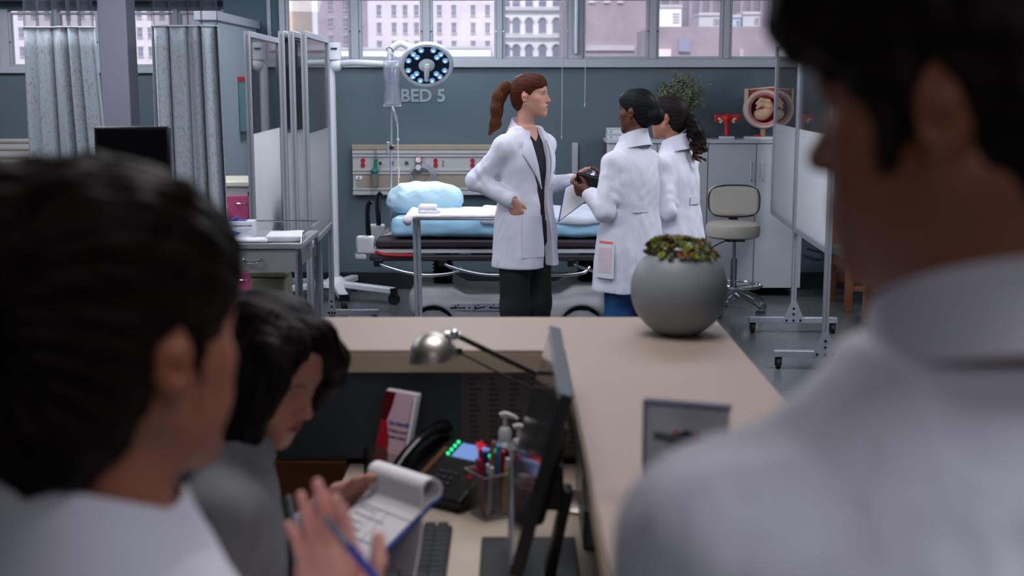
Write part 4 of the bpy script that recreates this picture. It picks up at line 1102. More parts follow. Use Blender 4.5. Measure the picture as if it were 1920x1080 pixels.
# local z of the head = beam direction
Rh = Matrix((tuple(rtv), tuple(-upv), tuple(nrm))).transposed()
MB().tube([tuple(ae), tuple(ae + Vector((0.0, 0, 0.10))), tuple(ae + Vector((0.07, 0, 0.16))), tuple(ae + Vector((0.15, 0, 0.13))), tuple(hc - nrm * 0.05 + Vector((-0.07, 0, 0.09)))], 0.026, n=14).build('yoke', M_lampwhite, el)
MB().lathe([(0, -0.07), (0.10, -0.07), (0.17, -0.055), (0.203, -0.02), (0.208, 0.0), (0.198, 0.012), (0.176, 0.012), (0.172, 0.0), (0, 0.0)], hc, 48, Rh).build('housing', M_lampwhite, el)
MB().lathe([(0.06, 0.003), (0.172, 0.003), (0.172, 0.006), (0.06, 0.006), (0.06, 0.003)], hc, 48, Rh).build('lens_plate', mat('dark_lens_plate', hx(22, 34, 50), 0.15, coat=0.5), el)
MB().lathe([(0, 0.022), (0.04, 0.020), (0.062, 0.006), (0.062, 0.0)], hc, 32, Rh).build('center_cap', M_lampwhite, el)
M_led = mat('led_lens', hx(90, 130, 180), 0.1, emit=(0.25, 0.55, 1.0), estr=0.45)
M_ledcore = mat('led_core', hx(240, 250, 255), 0.1, emit=(0.85, 0.95, 1.0), estr=2.2)
lens_me = core_me = None
for g0 in (20, 110, 200, 290):
    for (dr_, da) in ((0.148, -27), (0.148, 0), (0.148, 27), (0.108, 0)):
        a = math.radians(g0 + 25 + da)
        p = hc + rtv * (dr_ * math.cos(a)) + upv * (dr_ * math.sin(a)) + nrm * 0.006
        if lens_me is None:
            q = MB().lathe([(0.023, 0), (0.022, 0.006), (0.016, 0.011), (0, 0.013)], (0, 0, 0), 16).build('led_lens', M_led, el); lens_me = q.data
            c_ = MB().lathe([(0.008, 0.0125), (0.006, 0.015), (0, 0.0155)], (0, 0, 0), 10).build('led_core', M_ledcore, q); core_me = c_.data
        else:
            q = link_mesh('led_lens', lens_me, M_led, el); c_ = link_mesh('led_core', core_me, M_ledcore, q)
        q.location = p; q.rotation_euler = Rh.to_euler()
MB().tube([tuple(hc + nrm * 0.02), tuple(hc + nrm * 0.03 - upv * 0.06), tuple(hc + nrm * 0.03 - upv * 0.125)], [0.022, 0.02, 0.016], n=14).build('aiming_handle', M_lampwhite, el)
MB().sph(tuple(hc + nrm * 0.021 + upv * 0.02 - rtv * 0.008), 0.004, 8).sph(tuple(hc + nrm * 0.021 + upv * 0.02 + rtv * 0.008), 0.004, 8).build('status_led', mat('green_led', hx(80, 230, 80), 0.3, emit=(0.2, 1, 0.2), estr=4), el)['kind'] = 'stuff'
MB().lathe([(0, 0.20), (0.05, 0.20), (0.10, 0.15), (0.11, 0.12), (0, 0.12)], (0.0, 0, 0), 24).build('base_hub', M_lampwhite, el)
for a in (-20, 200, -75, 80, 140):
    d = Vector((math.cos(math.radians(a)), math.sin(math.radians(a)), 0)); l_ = 0.52
    q = d * 0.06; e = d * l_
    m = MB(); Rz = Matrix.Rotation(math.radians(a), 3, 'Z')
    m.box(tuple(d * (l_ / 2 + 0.02) + Vector((0, 0, 0.125))), (l_ - 0.02, 0.075, 0.05), rot=Rz @ Matrix.Rotation(0.06, 3, 'Y'))
    lg = m.build('leg', M_lampwhite, el, bevel=0.01)
    MB().box(tuple(e + Vector((0, 0, 0.108))), (0.03, 0.08, 0.055), rot=Rz).build('end_cap', M_black, lg)
    MB().cyl(tuple(e + d.cross(Vector((0, 0, 1))) * -0.02 + Vector((0, 0, 0.045))), tuple(e + d.cross(Vector((0, 0, 1))) * 0.02 + Vector((0, 0, 0.045))), 0.045, n=20).build('caster', M_rubber, lg)

# ------------------------------------------------------------------ back cabinets and what stands on them
M_cab = mat('cabinet_white', hx(188, 191, 198), 0.4, var=0.015)
M_gap = mat('cabinet_gap', hx(70, 74, 80), 0.7)
def cabinet(label, x0, x1, rh):
    t = thing('storage_cabinet', label, 'cabinet', ((x0 + x1) / 2, 10.42, 0), group='white cabinets along the back wall')
    hw = (x1 - x0) / 2
    MB().bx(-hw, hw, 0.02, 0.42, 0.075, 1.265).build('body', M_gap, t)
    MB().bx(-hw - 0.0, hw + 0.0, -0.015, 0.43, 1.265, 1.292).build('top', M_cab, t, bevel=0.003)
    for k, (a, b) in enumerate(((-hw + 0.002, -0.003), (0.003, hw - 0.002))):
        d = MB().bx(a, b, 0.0, 0.02, 0.08, 1.26).build('door', M_cab, t, bevel=0.002)
        hx_ = b - 0.045 if k == 0 else a + 0.045
        MB().tube([(hx_, 0.0, 0.97), (hx_, -0.03, 0.975), (hx_, -0.035, 1.04), (hx_, -0.03, 1.105), (hx_, 0, 1.11)], 0.006, n=8).build('handle', M_cab, d)
    for sx in (-1, 1):
        for y in (0.05, 0.38): MB().cyl((sx * (hw - 0.05), y, 0), (sx * (hw - 0.05), y, 0.075), 0.018, n=12).build('foot', M_greyplastic, t)
    return t
cabinet('white storage cabinet behind the two women in white coats', 0.768, 1.59, 0)
cabinet('white storage cabinet behind the stool with a backrest', 1.593, 2.375, 0)
CZ = 1.292
for k, (z, w, d, col) in enumerate(((0.0, 0.24, 0.2, (196, 200, 208)), (0.047, 0.235, 0.19, (206, 208, 212)))):
    t = thing('box_file', ['white box file at the bottom of the pair on the cabinet', 'white box file on top of the pair on the cabinet'][k], 'box', (0.775 + 0.12, 10.55, CZ + z), group='box files on the cabinet')
    MB().bx(-w / 2, w / 2, -d / 2, d / 2, 0, 0.045).build('case', mat('box_file_%d' % k, hx(*col), 0.5), t, bevel=0.003)
    MB().bx(-w / 2 + 0.004, w / 2 - 0.004, -d / 2 - 0.001, -d / 2 + 0.001, 0.036, 0.039).build('lid_seam', M_gap, t)
    MB().cyl((-0.09, -d / 2 - 0.003, 0.02), (-0.09, -d / 2, 0.02), 0.008, n=12).build('catch', M_greyplastic, t)
# bushy plant
pl_ = thing('potted_plant', 'bushy olive green plant on the cabinet behind the two women', 'plant', (1.365, 10.62, CZ))
MB().lathe([(0, 0), (0.055, 0), (0.075, 0.13), (0.08, 0.14), (0.07, 0.14), (0.065, 0.12), (0, 0.12)], n=28).build('pot', M_whiteplastic, pl_)
rg = random.Random(7); m = MB(); st = MB()
for k in range(110):
    th = rg.uniform(0, 6.28); ph = rg.uniform(0.0, 2.2); r = rg.uniform(0.55, 1.0)
    d = Vector((math.sin(ph) * math.cos(th) * 0.24, math.sin(ph) * math.sin(th) * 0.16, math.cos(ph) * 0.20)) * r
    e = Vector((0.03, 0, 0.34)) + d
    mid = Vector((0.01, 0, 0.24)) + d * 0.45
    st.tube([(0, 0, 0.1), tuple(mid), tuple(e)], 0.0016, n=5, sub=3)
    for j in range(22):
        t_ = rg.uniform(0.2, 1.05); p = mid.lerp(e, t_) + Vector((rg.gauss(0, .016), rg.gauss(0, .016), rg.gauss(0, .016)))
        ax = Vector((rg.gauss(0, 1), rg.gauss(0, 1), rg.gauss(0.4, 1))).normalized(); s = rg.uniform(0.018, 0.032)
        b = ax.orthogonal().normalized(); c = ax.cross(b)
        vs = [m.bm.verts.new(p), m.bm.verts.new(p + ax * s * .5 + b * s * .30 + c * 0.002), m.bm.verts.new(p + ax * s), m.bm.verts.new(p + ax * s * .5 - b * s * .30 + c * 0.002)]
        m.bm.faces.new(vs)
o = m.build('foliage', mat('olive_leaf', hx(120, 130, 104), 0.6, var=0.45, vscale=25), pl_); o['kind'] = 'stuff'
st.build('stems', mat('stem_brown', hx(86, 80, 56), 0.7), pl_)['kind'] = 'stuff'
# red uterus model
um = thing('anatomy_model', 'small red T-shaped uterus model on a white base', 'model', (1.76, 10.56, CZ))
M_mred = mat('model_red', hx(206, 36, 44), 0.35, var=0.08); M_mpink = mat('model_cream', hx(226, 196, 160), 0.45)
MB().bx(-0.06, 0.06, -0.035, 0.035, 0, 0.024).build('base', M_whiteplastic, um, bevel=0.003)
f = Field((-0.12, -0.06, 0.02), (0.12, 0.06, 0.24), 0.004)
f.cap((0, 0, 0.045), (0, 0, 0.12), 0.020, 0.018, k=0.01); f.ell((0, 0, 0.165), (0.04, 0.026, 0.042), k=0.02)
f.chain([V3(0.02, 0, 0.175), V3(0.06, 0, 0.19), V3(0.088, 0, 0.185)], [0.014, 0.011, 0.014], k=0.01); f.chain([V3(-0.02, 0, 0.175), V3(-0.06, 0, 0.19), V3(-0.088, 0, 0.185)], [0.014, 0.011, 0.014], k=0.01)
for s in (-1, 1): f.cap((s * 0.088, 0, 0.185), (s * 0.092, 0, 0.145), 0.016, 0.010, k=0.01)
sdf_obj('organ', f, M_mred, um)
for s in (-1, 1): MB().sph((s * 0.062, -0.012, 0.165), 0.014, 12, (1.2, .6, .8)).build('ovary', M_mpink, um)
MB().box((0.004, -0.024, 0.13), (0.008, 0.006, 0.08)).build('canal', mat('model_dark_red', hx(130, 14, 24), 0.4), um)
for s in (-1, 1): MB().box((s * 0.045, -0.004, 0.15), (0.045, 0.008, 0.02), rot=(0, s * 0.75, 0)).build('ligament', M_mpink, um, bevel=0.003)
# pregnancy torso model
pm = thing('anatomy_model', 'large round pregnancy cross-section model beside the screen', 'model', (2.06, 10.58, CZ))
MB().bx(-0.15, 0.15, -0.07, 0.07, 0, 0.022).build('base', M_whiteplastic, pm, bevel=0.003)
MB().cyl((0.0, 0, 0.02), (0, 0, 0.12), 0.022, n=16).build('post', mat('post_tan', hx(170, 128, 96), 0.5), pm)
c0 = Vector((0.0, 0, 0.245)); RX = Matrix.Rotation(math.pi / 2, 3, 'X')
pr = [(0.150, 0.05), (0.160, 0.03), (0.160, -0.06), (0.12, -0.10), (0, -0.12)]
MB().lathe([(0.132, 0.05)] + pr, c0, 40, RX).build('outer_shell', mat('model_skin', hx(214, 190, 178), 0.45), pm)
MB().lathe([(0.112, 0.048), (0.134, 0.052), (0.134, 0.03), (0.112, 0.02), (0.112, 0.048)], c0, 40, RX).build('uterus_wall', mat('model_pink', hx(190, 120, 120), 0.45), pm)
MB().lathe([(0.115, 0.02), (0.09, -0.04), (0, -0.06)], c0, 40, RX).build('cavity', MATS['model_dark_red'], pm)
m = MB(); arc = [(0.155 * math.cos(a), 0.155 * math.sin(a)) for a in np.linspace(0.5, math.pi - 0.5, 12)]
m.prism(arc + [(-0.125, 0.215), (0.16, 0.245)], 0.09, Matrix.Translation(c0 + Vector((0, 0.06, -0.06))) @ RX.to_4x4())
m.build('abdomen_muscle', mat('model_muscle', hx(170, 56, 50), 0.45), pm, bevel=0.006)
MB().box(tuple(c0 + Vector((0.02, 0.01, 0.172))), (0.30, 0.10, 0.010), rot=(0, -0.10, 0)).build('top_rim', M_mpink, pm)
MB().box(tuple(c0 + Vector((-0.142, 0.01, 0.10))), (0.02, 0.10, 0.13)).build('side_rim', M_mpink, pm, bevel=0.004)
f = Field((-0.12, -0.09, -0.12), (0.12, 0.06, 0.12), 0.005)
f.ell((-0.02, -0.012, -0.045), (0.066, 0.045, 0.052), k=0.02); f.ell((0.035, -0.01, 0.01), (0.045, 0.04, 0.065), k=0.025)
f.chain([V3(0.04, -0.04, 0.02), V3(-0.03, -0.05, 0.035), V3(-0.06, -0.045, 0.01)], [0.02, 0.016, 0.014], k=0.012)
f.chain([V3(0.03, -0.035, 0.06), V3(-0.03, -0.045, 0.075), V3(-0.065, -0.035, 0.045)], [0.025, 0.018, 0.013], k=0.012)
o = sdf_obj('fetus', f, mat('model_fetus', hx(206, 164, 134), 0.5), pm); o.location = c0
MB().tube([c0 + Vector(p) for p in ((0.15, -0.02, 0.12), (0.17, -0.02, 0.04), (0.19, -0.02, -0.03), (0.235, -0.02, -0.10))], 0.012, n=8).build('spine', M_mpink, pm)
MB().sph((-0.05, -0.03, 0.03), 0.016, 10, (2, 1, .6)).build('small_organ', M_mred, pm)

# ------------------------------------------------------------------ stool with backrest
sx_, sy_ = 1.70, 9.72
M_vinyl = mat('cream_vinyl', hx(190, 184, 174), 0.45, var=0.03)
so = thing('exam_stool', 'cream vinyl exam stool with backrest and chrome foot ring', 'stool', (sx_, sy_, 0))
MB().lathe([(0, 0.585), (0.17, 0.585), (0.2, 0.60), (0.207, 0.64), (0.2, 0.685), (0.17, 0.703), (0, 0.708)], (-0.02, -0.03, 0), 40).build('seat', M_vinyl, so)
f = Field((-0.24, -0.07, -0.16), (0.24, 0.07, 0.16), 0.006)
f.box((0, 0, 0), (0.198, 0.032, 0.122), rad=0.03, k=0)
def rnd(X, Y, Z):
    qx = np.abs(X) - (0.198 - 0.07); qz = np.abs(Z) - (0.122 - 0.07)
    return np.sqrt(np.maximum(qx, 0) ** 2 + np.maximum(qz, 0) ** 2) + np.minimum(np.maximum(qx, qz), 0) - 0.07 + 0 * Y
f.full(rnd, 'i')
o = sdf_obj('backrest', f, M_vinyl, so); o.location = (0.015, 0.17, 0.845); o.rotation_euler = (-0.08, 0, 0)
pts = []
for a in np.linspace(0, 2 * math.pi, 41)[:-1]:
    c_, s_ = math.cos(a), math.sin(a); n_ = 3.2
    pts.append((0.199 * math.copysign(abs(c_) ** (2 / n_), c_), -0.028, 0.123 * math.copysign(abs(s_) ** (2 / n_), s_)))
MB().tube(pts, 0.005, n=6, closed=True, sub=1).build('piping', M_black, o)
MB().bx(-0.02, 0.05, 0.15, 0.175, 0.56, 0.80).build('back_bracket', M_black, so, bevel=0.004)
MB().cyl((0, 0, 0.32), (0, 0, 0.585), 0.014, n=16).build('gas_piston', M_chrome, so)
MB().cyl((0, 0, 0.10), (0, 0, 0.42), 0.026, n=20).build('column', M_chrome, so)
MB().bx(-0.07, 0.07, -0.06, 0.06, 0.555, 0.586).tube([(-0.06, -0.03, 0.565), (-0.15, -0.06, 0.53), (-0.19, -0.07, 0.50)], 0.005, n=6).build('lift_mechanism', M_black, so)
MB().tube([(0.215 * math.cos(a), 0.215 * math.sin(a), 0.215) for a in np.linspace(0, 6.2832, 33)[:-1]], 0.011, n=8, closed=True, sub=1).build('foot_ring', M_chrome, so)
for a in (20, 140, 260):
    d = Vector((math.cos(math.radians(a)), math.sin(math.radians(a)), 0)); MB().cyl(tuple(d * 0.02 + Vector((0, 0, 0.2))), tuple(d * 0.21 + Vector((0, 0, 0.215))), 0.007, n=8).build('ring_spoke', M_chrome, so)
for k in range(5):
    d = Vector((math.cos(math.radians(-50 + 72 * k)), math.sin(math.radians(-50 + 72 * k)), 0))
    lg = MB().tube([tuple(d * 0.02 + Vector((0, 0, 0.15))), tuple(d * 0.16 + Vector((0, 0, 0.125))), tuple(d * 0.27 + Vector((0, 0, 0.075)))], [0.026, 0.022, 0.018], n=10).build('leg', M_chrome, so)
    p = d * 0.27; s = d.cross(Vector((0, 0, 1)))
    MB().cyl(tuple(p - s * 0.022 + Vector((0, 0, 0.028))), tuple(p + s * 0.022 + Vector((0, 0, 0.028))), 0.028, n=16).build('caster', M_chrome, lg)

# ------------------------------------------------------------------ wooden chairs with green seats
M_chairwood = mat('chair_wood', hx(142, 84, 58), 0.45, var=0.15, vscale=8, stretch=(1, 1, 0.15))
M_green = mat('sage_vinyl', hx(122, 146, 118), 0.5)
def wood_chair(label, x, y):
    t = thing('wooden_chair', label, 'chair', (x, y, 0), 0, 'wooden chairs with green seats')
    w = 0.055
    for (lx, ly, h) in ((0, 0, 0.62), (0, 0.50, 0.62), (0.5, 0, 0.9), (0.5, 0.5, 0.9)):
        MB().bx(lx, lx + w, ly, ly + w, 0, h).build('leg', M_chairwood, t, bevel=0.004)
    for ly in (0.01, 0.51): 
        MB().bx(w, 0.5, ly, ly + 0.03, 0.31, 0.385).build('seat_rail', M_chairwood, t, bevel=0.003)
        MB().bx(w, 0.5, ly, ly + 0.03, 0.16, 0.20).build('stretcher', M_chairwood, t, bevel=0.003)
        MB().bx(-0.02, 0.56, ly - 0.015, ly + 0.05, 0.62, 0.65).build('armrest', M_chairwood, t, bevel=0.008)
    for lx in (0.01, 0.51): MB().bx(lx, lx + 0.03, w, 0.5, 0.31, 0.385).build('seat_rail', M_chairwood, t, bevel=0.003)
    MB().bx(0.25, 0.29, 0.04, 0.51, 0.165, 0.195).build('stretcher', M_chairwood, t, bevel=0.003)
    MB().bx(0.0, 0.52, 0.03, 0.525, 0.385, 0.47).build('seat', M_green, t, bevel=0.02)
    MB().bx(0.49, 0.55, 0.055, 0.5, 0.55, 0.88).build('backrest', M_green, t, bevel=0.02)
wood_chair('wooden armchair with green seat, nearer of the pair by the wheeled screen', 2.57, 8.70)
wood_chair('wooden armchair with green seat, farther of the pair near the back wall', 2.57, 9.72)
t = thing('floor_cable', 'black cable hanging down the wall beside the cabinet', 'cable', (2.6, 10.8, 0))
MB().tube([(-0.12, 0.04, 0.75), (-0.06, 0, 0.62), (0.03, -0.02, 0.42), (0.08, -0.03, 0.34), (0.0, -0.03, 0.335), (-0.1, -0.02, 0.36)], 0.008, n=8).build('cable_run', M_rubber, t)

# ------------------------------------------------------------------ steel trolley, glove box, pads
tx0, tx1, ty0, ty1, tz = -1.66, -1.125, 6.8, 7.42, 0.90
tr = thing('steel_trolley', 'stainless steel trolley with a drawer in front of the curtain', 'trolley', ((tx0 + tx1) / 2, (ty0 + ty1) / 2, 0))
hw, hd = (tx1 - tx0) / 2, (ty1 - ty0) / 2
MB().bx(-hw, hw, -hd, hd, tz - 0.03, tz).build('top_shelf', M_steel, tr, bevel=0.004)
MB().bx(-hw, hw, -hd, hd, 0.26, 0.28).build('lower_shelf', M_steel, tr, bevel=0.004)
d = MB().bx(-hw + 0.035, hw - 0.035, -hd + 0.015, -hd + 0.03, tz - 0.155, tz - 0.035).build('drawer', M_steel, tr, bevel=0.003)
MB().tube([(-0.05, -hd + 0.012, tz - 0.085), (-0.035, -hd - 0.012, tz - 0.095), (0.0, -hd - 0.018, tz - 0.098), (0.035, -hd - 0.012, tz - 0.095), (0.05, -hd + 0.012, tz - 0.085)], 0.006, n=8).build('handle', M_chrome, d)
MB().bx(-hw + 0.04, hw - 0.04, -hd + 0.03, hd - 0.03, tz - 0.15, tz - 0.035).build('drawer_box', M_steel, tr)
for sx in (-1, 1):
    for sy in (-1, 1):
        lg = MB().cyl((sx * (hw - 0.015), sy * (hd - 0.015), 0.1), (sx * (hw - 0.015), sy * (hd - 0.015), tz - 0.03), 0.013, n=14).build('leg', M_chrome, tr)
        MB().cyl((sx * (hw - 0.015) - 0.012, sy * (hd - 0.015), 0.05), (sx * (hw - 0.015) + 0.012, sy * (hd - 0.015), 0.05), 0.05, n=18).build('caster', M_rubber, lg)
MB().tube([(-hw, -hd, tz), (-hw, -hd, tz + 0.055), (-hw, hd, tz + 0.055), (hw, hd, tz + 0.055), (hw, -hd + 0.02, tz + 0.05), (hw, -hd, tz)], 0.006, n=8, smooth=False).build('guard_rail', M_chrome, tr)
gx, gy = at(438, 440, 7.0).x, 7.02
gb = thing('glove_box', 'white and blue box of nitrile exam gloves on the trolley', 'box', (gx, gy, tz + 0.012), 0.06)
MB().bx(-0.115, 0.115, -0.06, 0.06, 0, 0.088).build('carton', mat('glove_carton', hx(214, 214, 222), 0.5), gb, bevel=0.002)
M_gb = mat('glove_blue', hx(38, 104, 164), 0.5)
MB().prism([(-0.11, 0.004), (0.005, 0.004), (0.03, 0.012), (0.045, 0.022), (0.01, 0.034), (-0.03, 0.032), (-0.06, 0.036), (-0.11, 0.03)], 0.001, Matrix.Translation((0, -0.0602, 0.004)) @ Matrix.Rotation(math.pi / 2, 4, 'X')).build('blue_print', M_gb, gb)
text('letter_mark', 'M', 0.042, M_paper, gb, (-0.085, -0.0625, 0.026), (math.pi / 2, 0, 0), 0.0006, 0.001)
text('print_line', 'NITRILE EXAM GLOVES', 0.0115, M_ink, gb, (0.045, -0.0612, 0.064), (math.pi / 2, 0, 0), 0.0004, 0.0002)
for k in range(4): MB().bx(0.035, 0.105 - 0.012 * (k % 3), -0.0612, -0.06, 0.046 - 0.008 * k, 0.048 - 0.008 * k).build('small_print', M_bluegrey, gb)
MB().bx(-0.07, 0.07, -0.04, 0.04, 0.0885, 0.0895).build('opening', mat('glove_violet', hx(52, 62, 148), 0.5), gb)
f = Field((-0.03, -0.03, 0.07), (0.05, 0.03, 0.125), 0.004); f.cap((0, 0, 0.085), (0.012, 0, 0.10), 0.018, 0.010, k=0.01); f.cap((0.012, 0, 0.10), (0.018, 0.003, 0.112), 0.009, 0.004, k=0.008)
sdf_obj('glove_tip', f, MATS['glove_violet'], gb)
t = thing('tape_roll', 'small clear tape roll standing left of the glove box', 'roll', (gx - 0.155, gy, tz + 0.012))
MB().lathe([(0.022, -0.012), (0.034, -0.012), (0.034, 0.012), (0.022, 0.012), (0.022, -0.012)], (0, 0, 0.034), 28, Matrix.Rotation(math.pi / 2, 3, 'Y')).build('tape', mat('tape_clear', hx(170, 176, 200), 0.2), t)
MB().lathe([(0.018, -0.013), (0.023, -0.013), (0.023, 0.013), (0.018, 0.013), (0.018, -0.013)], (0, 0, 0.034), 28, Matrix.Rotation(math.pi / 2, 3, 'Y')).build('core', M_gb, t)
M_pad = mat('paper_pad', hx(222, 222, 230), 0.8, bump=0.2, bscale=50)
for k, (x, y, w, dd, h, lab) in enumerate(((-1.52, 6.93, 0.17, 0.2, 0.016, 'thin white absorbent pad lying left of the glove box on the trolley'), (-1.38, 6.88, 0.13, 0.13, 0.018, 'small white absorbent pad lying before the glove box'), (-1.24, 6.98, 0.2, 0.26, 0.032, 'thick folded white pad at the right of the trolley top'))):
    f = Field((-w / 2 - 0.02, -dd / 2 - 0.02, -0.01), (w / 2 + 0.02, dd / 2 + 0.02, h + 0.02), 0.005)
    f.box((0, 0, h / 2), (w / 2, dd / 2, h / 2), rad=min(0.009, h / 2 - 0.001), k=0); f.noise(0.002, 40, 20 + k)
    o = sdf_obj('paper_pad', f, M_pad); o.location = (x, y, tz + 0.001); o.rotation_euler = (0, 0, 0.1 * (k - 1)); tag(o, lab, 'pad', 'white pads on the trolley')

# pink drawer cart, bin, dispenser
ic = thing('drawer_cart', 'white cart with pink drawers behind the blue curtain', 'cart', (-1.94, 8.95, 0))
MB().bx(-0.18, 0.18, -0.24, 0.25, 0.10, 1.05).build('body', M_whiteplastic, ic, bevel=0.006)
MB().bx(-0.19, 0.19, -0.27, 0.26, 1.05, 1.09).build('top', mat('cart_cream', hx(214, 208, 190), 0.45), ic, bevel=0.01)
M_pink = mat('pink_drawer', hx(196, 84, 128), 0.4, var=0.05)
for k in range(5):
    d = MB().bx(-0.145, 0.145, -0.262, -0.24, 0.13 + 0.175 * k, 0.29 + 0.175 * k).build('drawer', M_pink, ic, bevel=0.004)
    MB().tube([(0.06, -0.262, 0.24 + 0.175 * k), (0.07, -0.285, 0.24 + 0.175 * k), (0.12, -0.285, 0.24 + 0.175 * k), (0.13, -0.262, 0.24 + 0.175 * k)], 0.005, n=6).build('handle', M_chrome, d)
MB().bx(-0.18, -0.15, -0.262, -0.24, 0.1, 1.05).bx(0.15, 0.18, -0.262, -0.24, 0.1, 1.05).build('front_frame', M_whiteplastic, ic)
MB().bx(0.148, 0.172, -0.275, -0.262, 0.99, 1.02).build('lock', M_black, ic)
for sx in (-0.14, 0.14):
    for sy in (-0.2, 0.2): caster((sx, sy), 0.042, ic)
bn = thing('waste_bin', 'khaki waste bin standing behind the trolley legs', 'bin', (-1.46, 7.68, 0))
MB().prism([(-0.11, -0.11), (0.11, -0.11), (0.11, 0.11), (-0.11, 0.11)], 0.60).build('bin_body', mat('khaki_plastic', hx(128, 124, 106), 0.5), bn, bevel=0.02)
MB().bx(-0.118, 0.118, -0.118, 0.118, 0.60, 0.64).build('lid', MATS['khaki_plastic'], bn, bevel=0.012)
gd = thing('glove_dispenser', 'teal and white glove dispenser on the pale partition wall', 'dispenser', (-2.13, 10.2, 1.37))
MB().bx(0, 0.09, -0.13, 0.13, 0, 0.42).build('case', mat('dispenser_teal', hx(128, 168, 172), 0.4), gd, bevel=0.008)
for k in range(3): MB().bx(0.085, 0.094, -0.09, 0.09, 0.05 + 0.12 * k, 0.11 + 0.12 * k).build('slot', M_paper, gd, bevel=0.004)
MB().bx(0.0, 0.095, -0.135, 0.0, 0.385, 0.425).build('red_label', mat('label_red', hx(200, 70, 74), 0.5), gd)

# mobile workstation behind the left woman's head
wx = at(251, 300, 5.6).x; wz = at(251, 237, 5.6).z
ws = thing('computer_workstation', 'black monitor on a rolling workstation in front of the curtains', 'workstation', (wx, 5.6, 0))
MB().bx(-0.163, 0.163, -0.02, 0.02, wz - 0.24, wz).build('monitor_case', M_black, ws, bevel=0.008)
MB().bx(-0.147, 0.147, -0.0215, -0.0195, wz - 0.222, wz - 0.016).build('screen', M_black_gloss, ws)
MB().cyl((0, 0.03, 0.1), (0, 0.03, wz - 0.12), 0.022, n=14).build('pole', M_black, ws)
MB().bx(-0.04, 0.04, 0.0, 0.04, wz - 0.16, wz - 0.08).build('mount', M_black, ws)
MB().bx(-0.22, 0.22, -0.2, 0.16, 1.0, 1.03).build('work_surface', M_greyplastic, ws, bevel=0.006)
MB().bx(-0.25, 0.25, -0.03, 0.09, 0.08, 0.12).bx(-0.04, 0.04, -0.22, 0.28, 0.081, 0.121).build('base', M_black, ws)
for (x, y) in ((-0.23, 0.03), (0.23, 0.03), (0, -0.2), (0, 0.26)): caster((x, y), 0.033, ws)
# ------------------------------------------------------------------ on the counter and the desk
DZ = 0.78
# round grey pot with succulents
px_, py_ = 0.436, 3.30
po = thing('succulent_pot', 'round matte grey pot of succulents on the counter corner', 'pot', (px_, py_, CT))
M_pot = mat('pot_grey', hx(140, 148, 154), 0.42, var=0.03, spec=0.4)
rr = 0.1265; cz = 0.118
prof = [(0, 0.0)]
for a in np.linspace(math.radians(-68), math.radians(46), 30): prof.append((rr * math.cos(a), cz + rr * math.sin(a)))
zt_ = cz + rr * math.sin(math.radians(46)); rt = rr * math.cos(math.radians(46))
prof += [(rt - 0.006, zt_ + 0.001), (rt - 0.012, zt_ - 0.01), (rt - 0.012, zt_ - 0.03), (0, zt_ - 0.03)]
MB().lathe(prof, n=64).build('pot_body', M_pot, po, angle=60)
MB().lathe([(0, zt_ - 0.03), (rt - 0.014, zt_ - 0.03), (rt - 0.014, zt_ - 0.012), (0, zt_ + 0.012)], n=32).build('soil', mat('dark_soil', hx(44, 38, 28), 0.9), po)
rg = random.Random(5)
def rosette(cm):
    m = MB()
    for ring, (n_, r_, tl) in enumerate(((7, 0.0135, 0.35), (6, 0.010, 0.8), (4, 0.006, 1.2))):
        for k in range(n_):
            a = 2 * math.pi * k / n_ + ring * 0.5
            d = Vector((math.cos(a) * math.cos(tl), math.sin(a) * math.cos(tl), math.sin(tl))); s = Vector((-math.sin(a), math.cos(a), 0)); u = d.cross(s)
            b0 = m.bm.verts.new((0, 0, 0)); w = r_ * 0.42
            p = d * r_ * 0.6
            q = [m.bm.verts.new(p + s * w), m.bm.verts.new(p - u * w * 0.5), m.bm.verts.new(p - s * w), m.bm.verts.new(p + u * w * 0.3)]; tp = m.bm.verts.new(d * r_ * 1.1)
            for i in range(4): m.bm.faces.new((b0, q[i], q[(i + 1) % 4])); m.bm.faces.new((q[i], tp, q[(i + 1) % 4]))
    return m
SM = [mat('succulent_%s' % n, hx(*c), 0.55, var=0.3, vscale=60) for n, c in (('olive', (104, 112, 40)), ('lime', (140, 150, 46)), ('rust', (128, 88, 44)), ('brown', (92, 66, 40)), ('sage', (110, 122, 84)))]
protos = []
spots = []
tries = 0
while len(spots) < 85 and tries < 6000:
    tries += 1
    a = rg.uniform(0, 6.2832); r = (rt + 0.004) * math.sqrt(rg.random())
    p = (r * math.cos(a), r * math.sin(a))
    if all((p[0] - q[0]) ** 2 + (p[1] - q[1]) ** 2 > 0.0125 ** 2 for q in spots): spots.append(p)
for i, (x, y) in enumerate(spots):
    r = math.hypot(x, y); z = zt_ + 0.012 + 0.032 * (1 - (r / (rt + 0.01)) ** 2) - (0.012 if r > rt * 0.9 else 0) + 0.012 * (-x / rt) * 0.6 + rg.uniform(-.004, .004)
    k = rg.choice((0, 0, 1, 2, 3, 3, 4)) if x < 0.01 else rg.choice((0, 1, 1, 2, 4, 0))
    if len(protos) < 5:
        q = rosette(None).build('rosette', SM[len(protos)], po); protos.append(q.data)
    else: q = link_mesh('rosette', protos[k], SM[k], po)
    q.location = (x, y, z); s = rg.uniform(0.8, 1.25); q.scale = (s, s, s); q.rotation_euler = (-y / rt * 0.8 + rg.uniform(-.3, .3), x / rt * 0.8 + rg.uniform(-.3, .3), rg.uniform(0, 6.28))
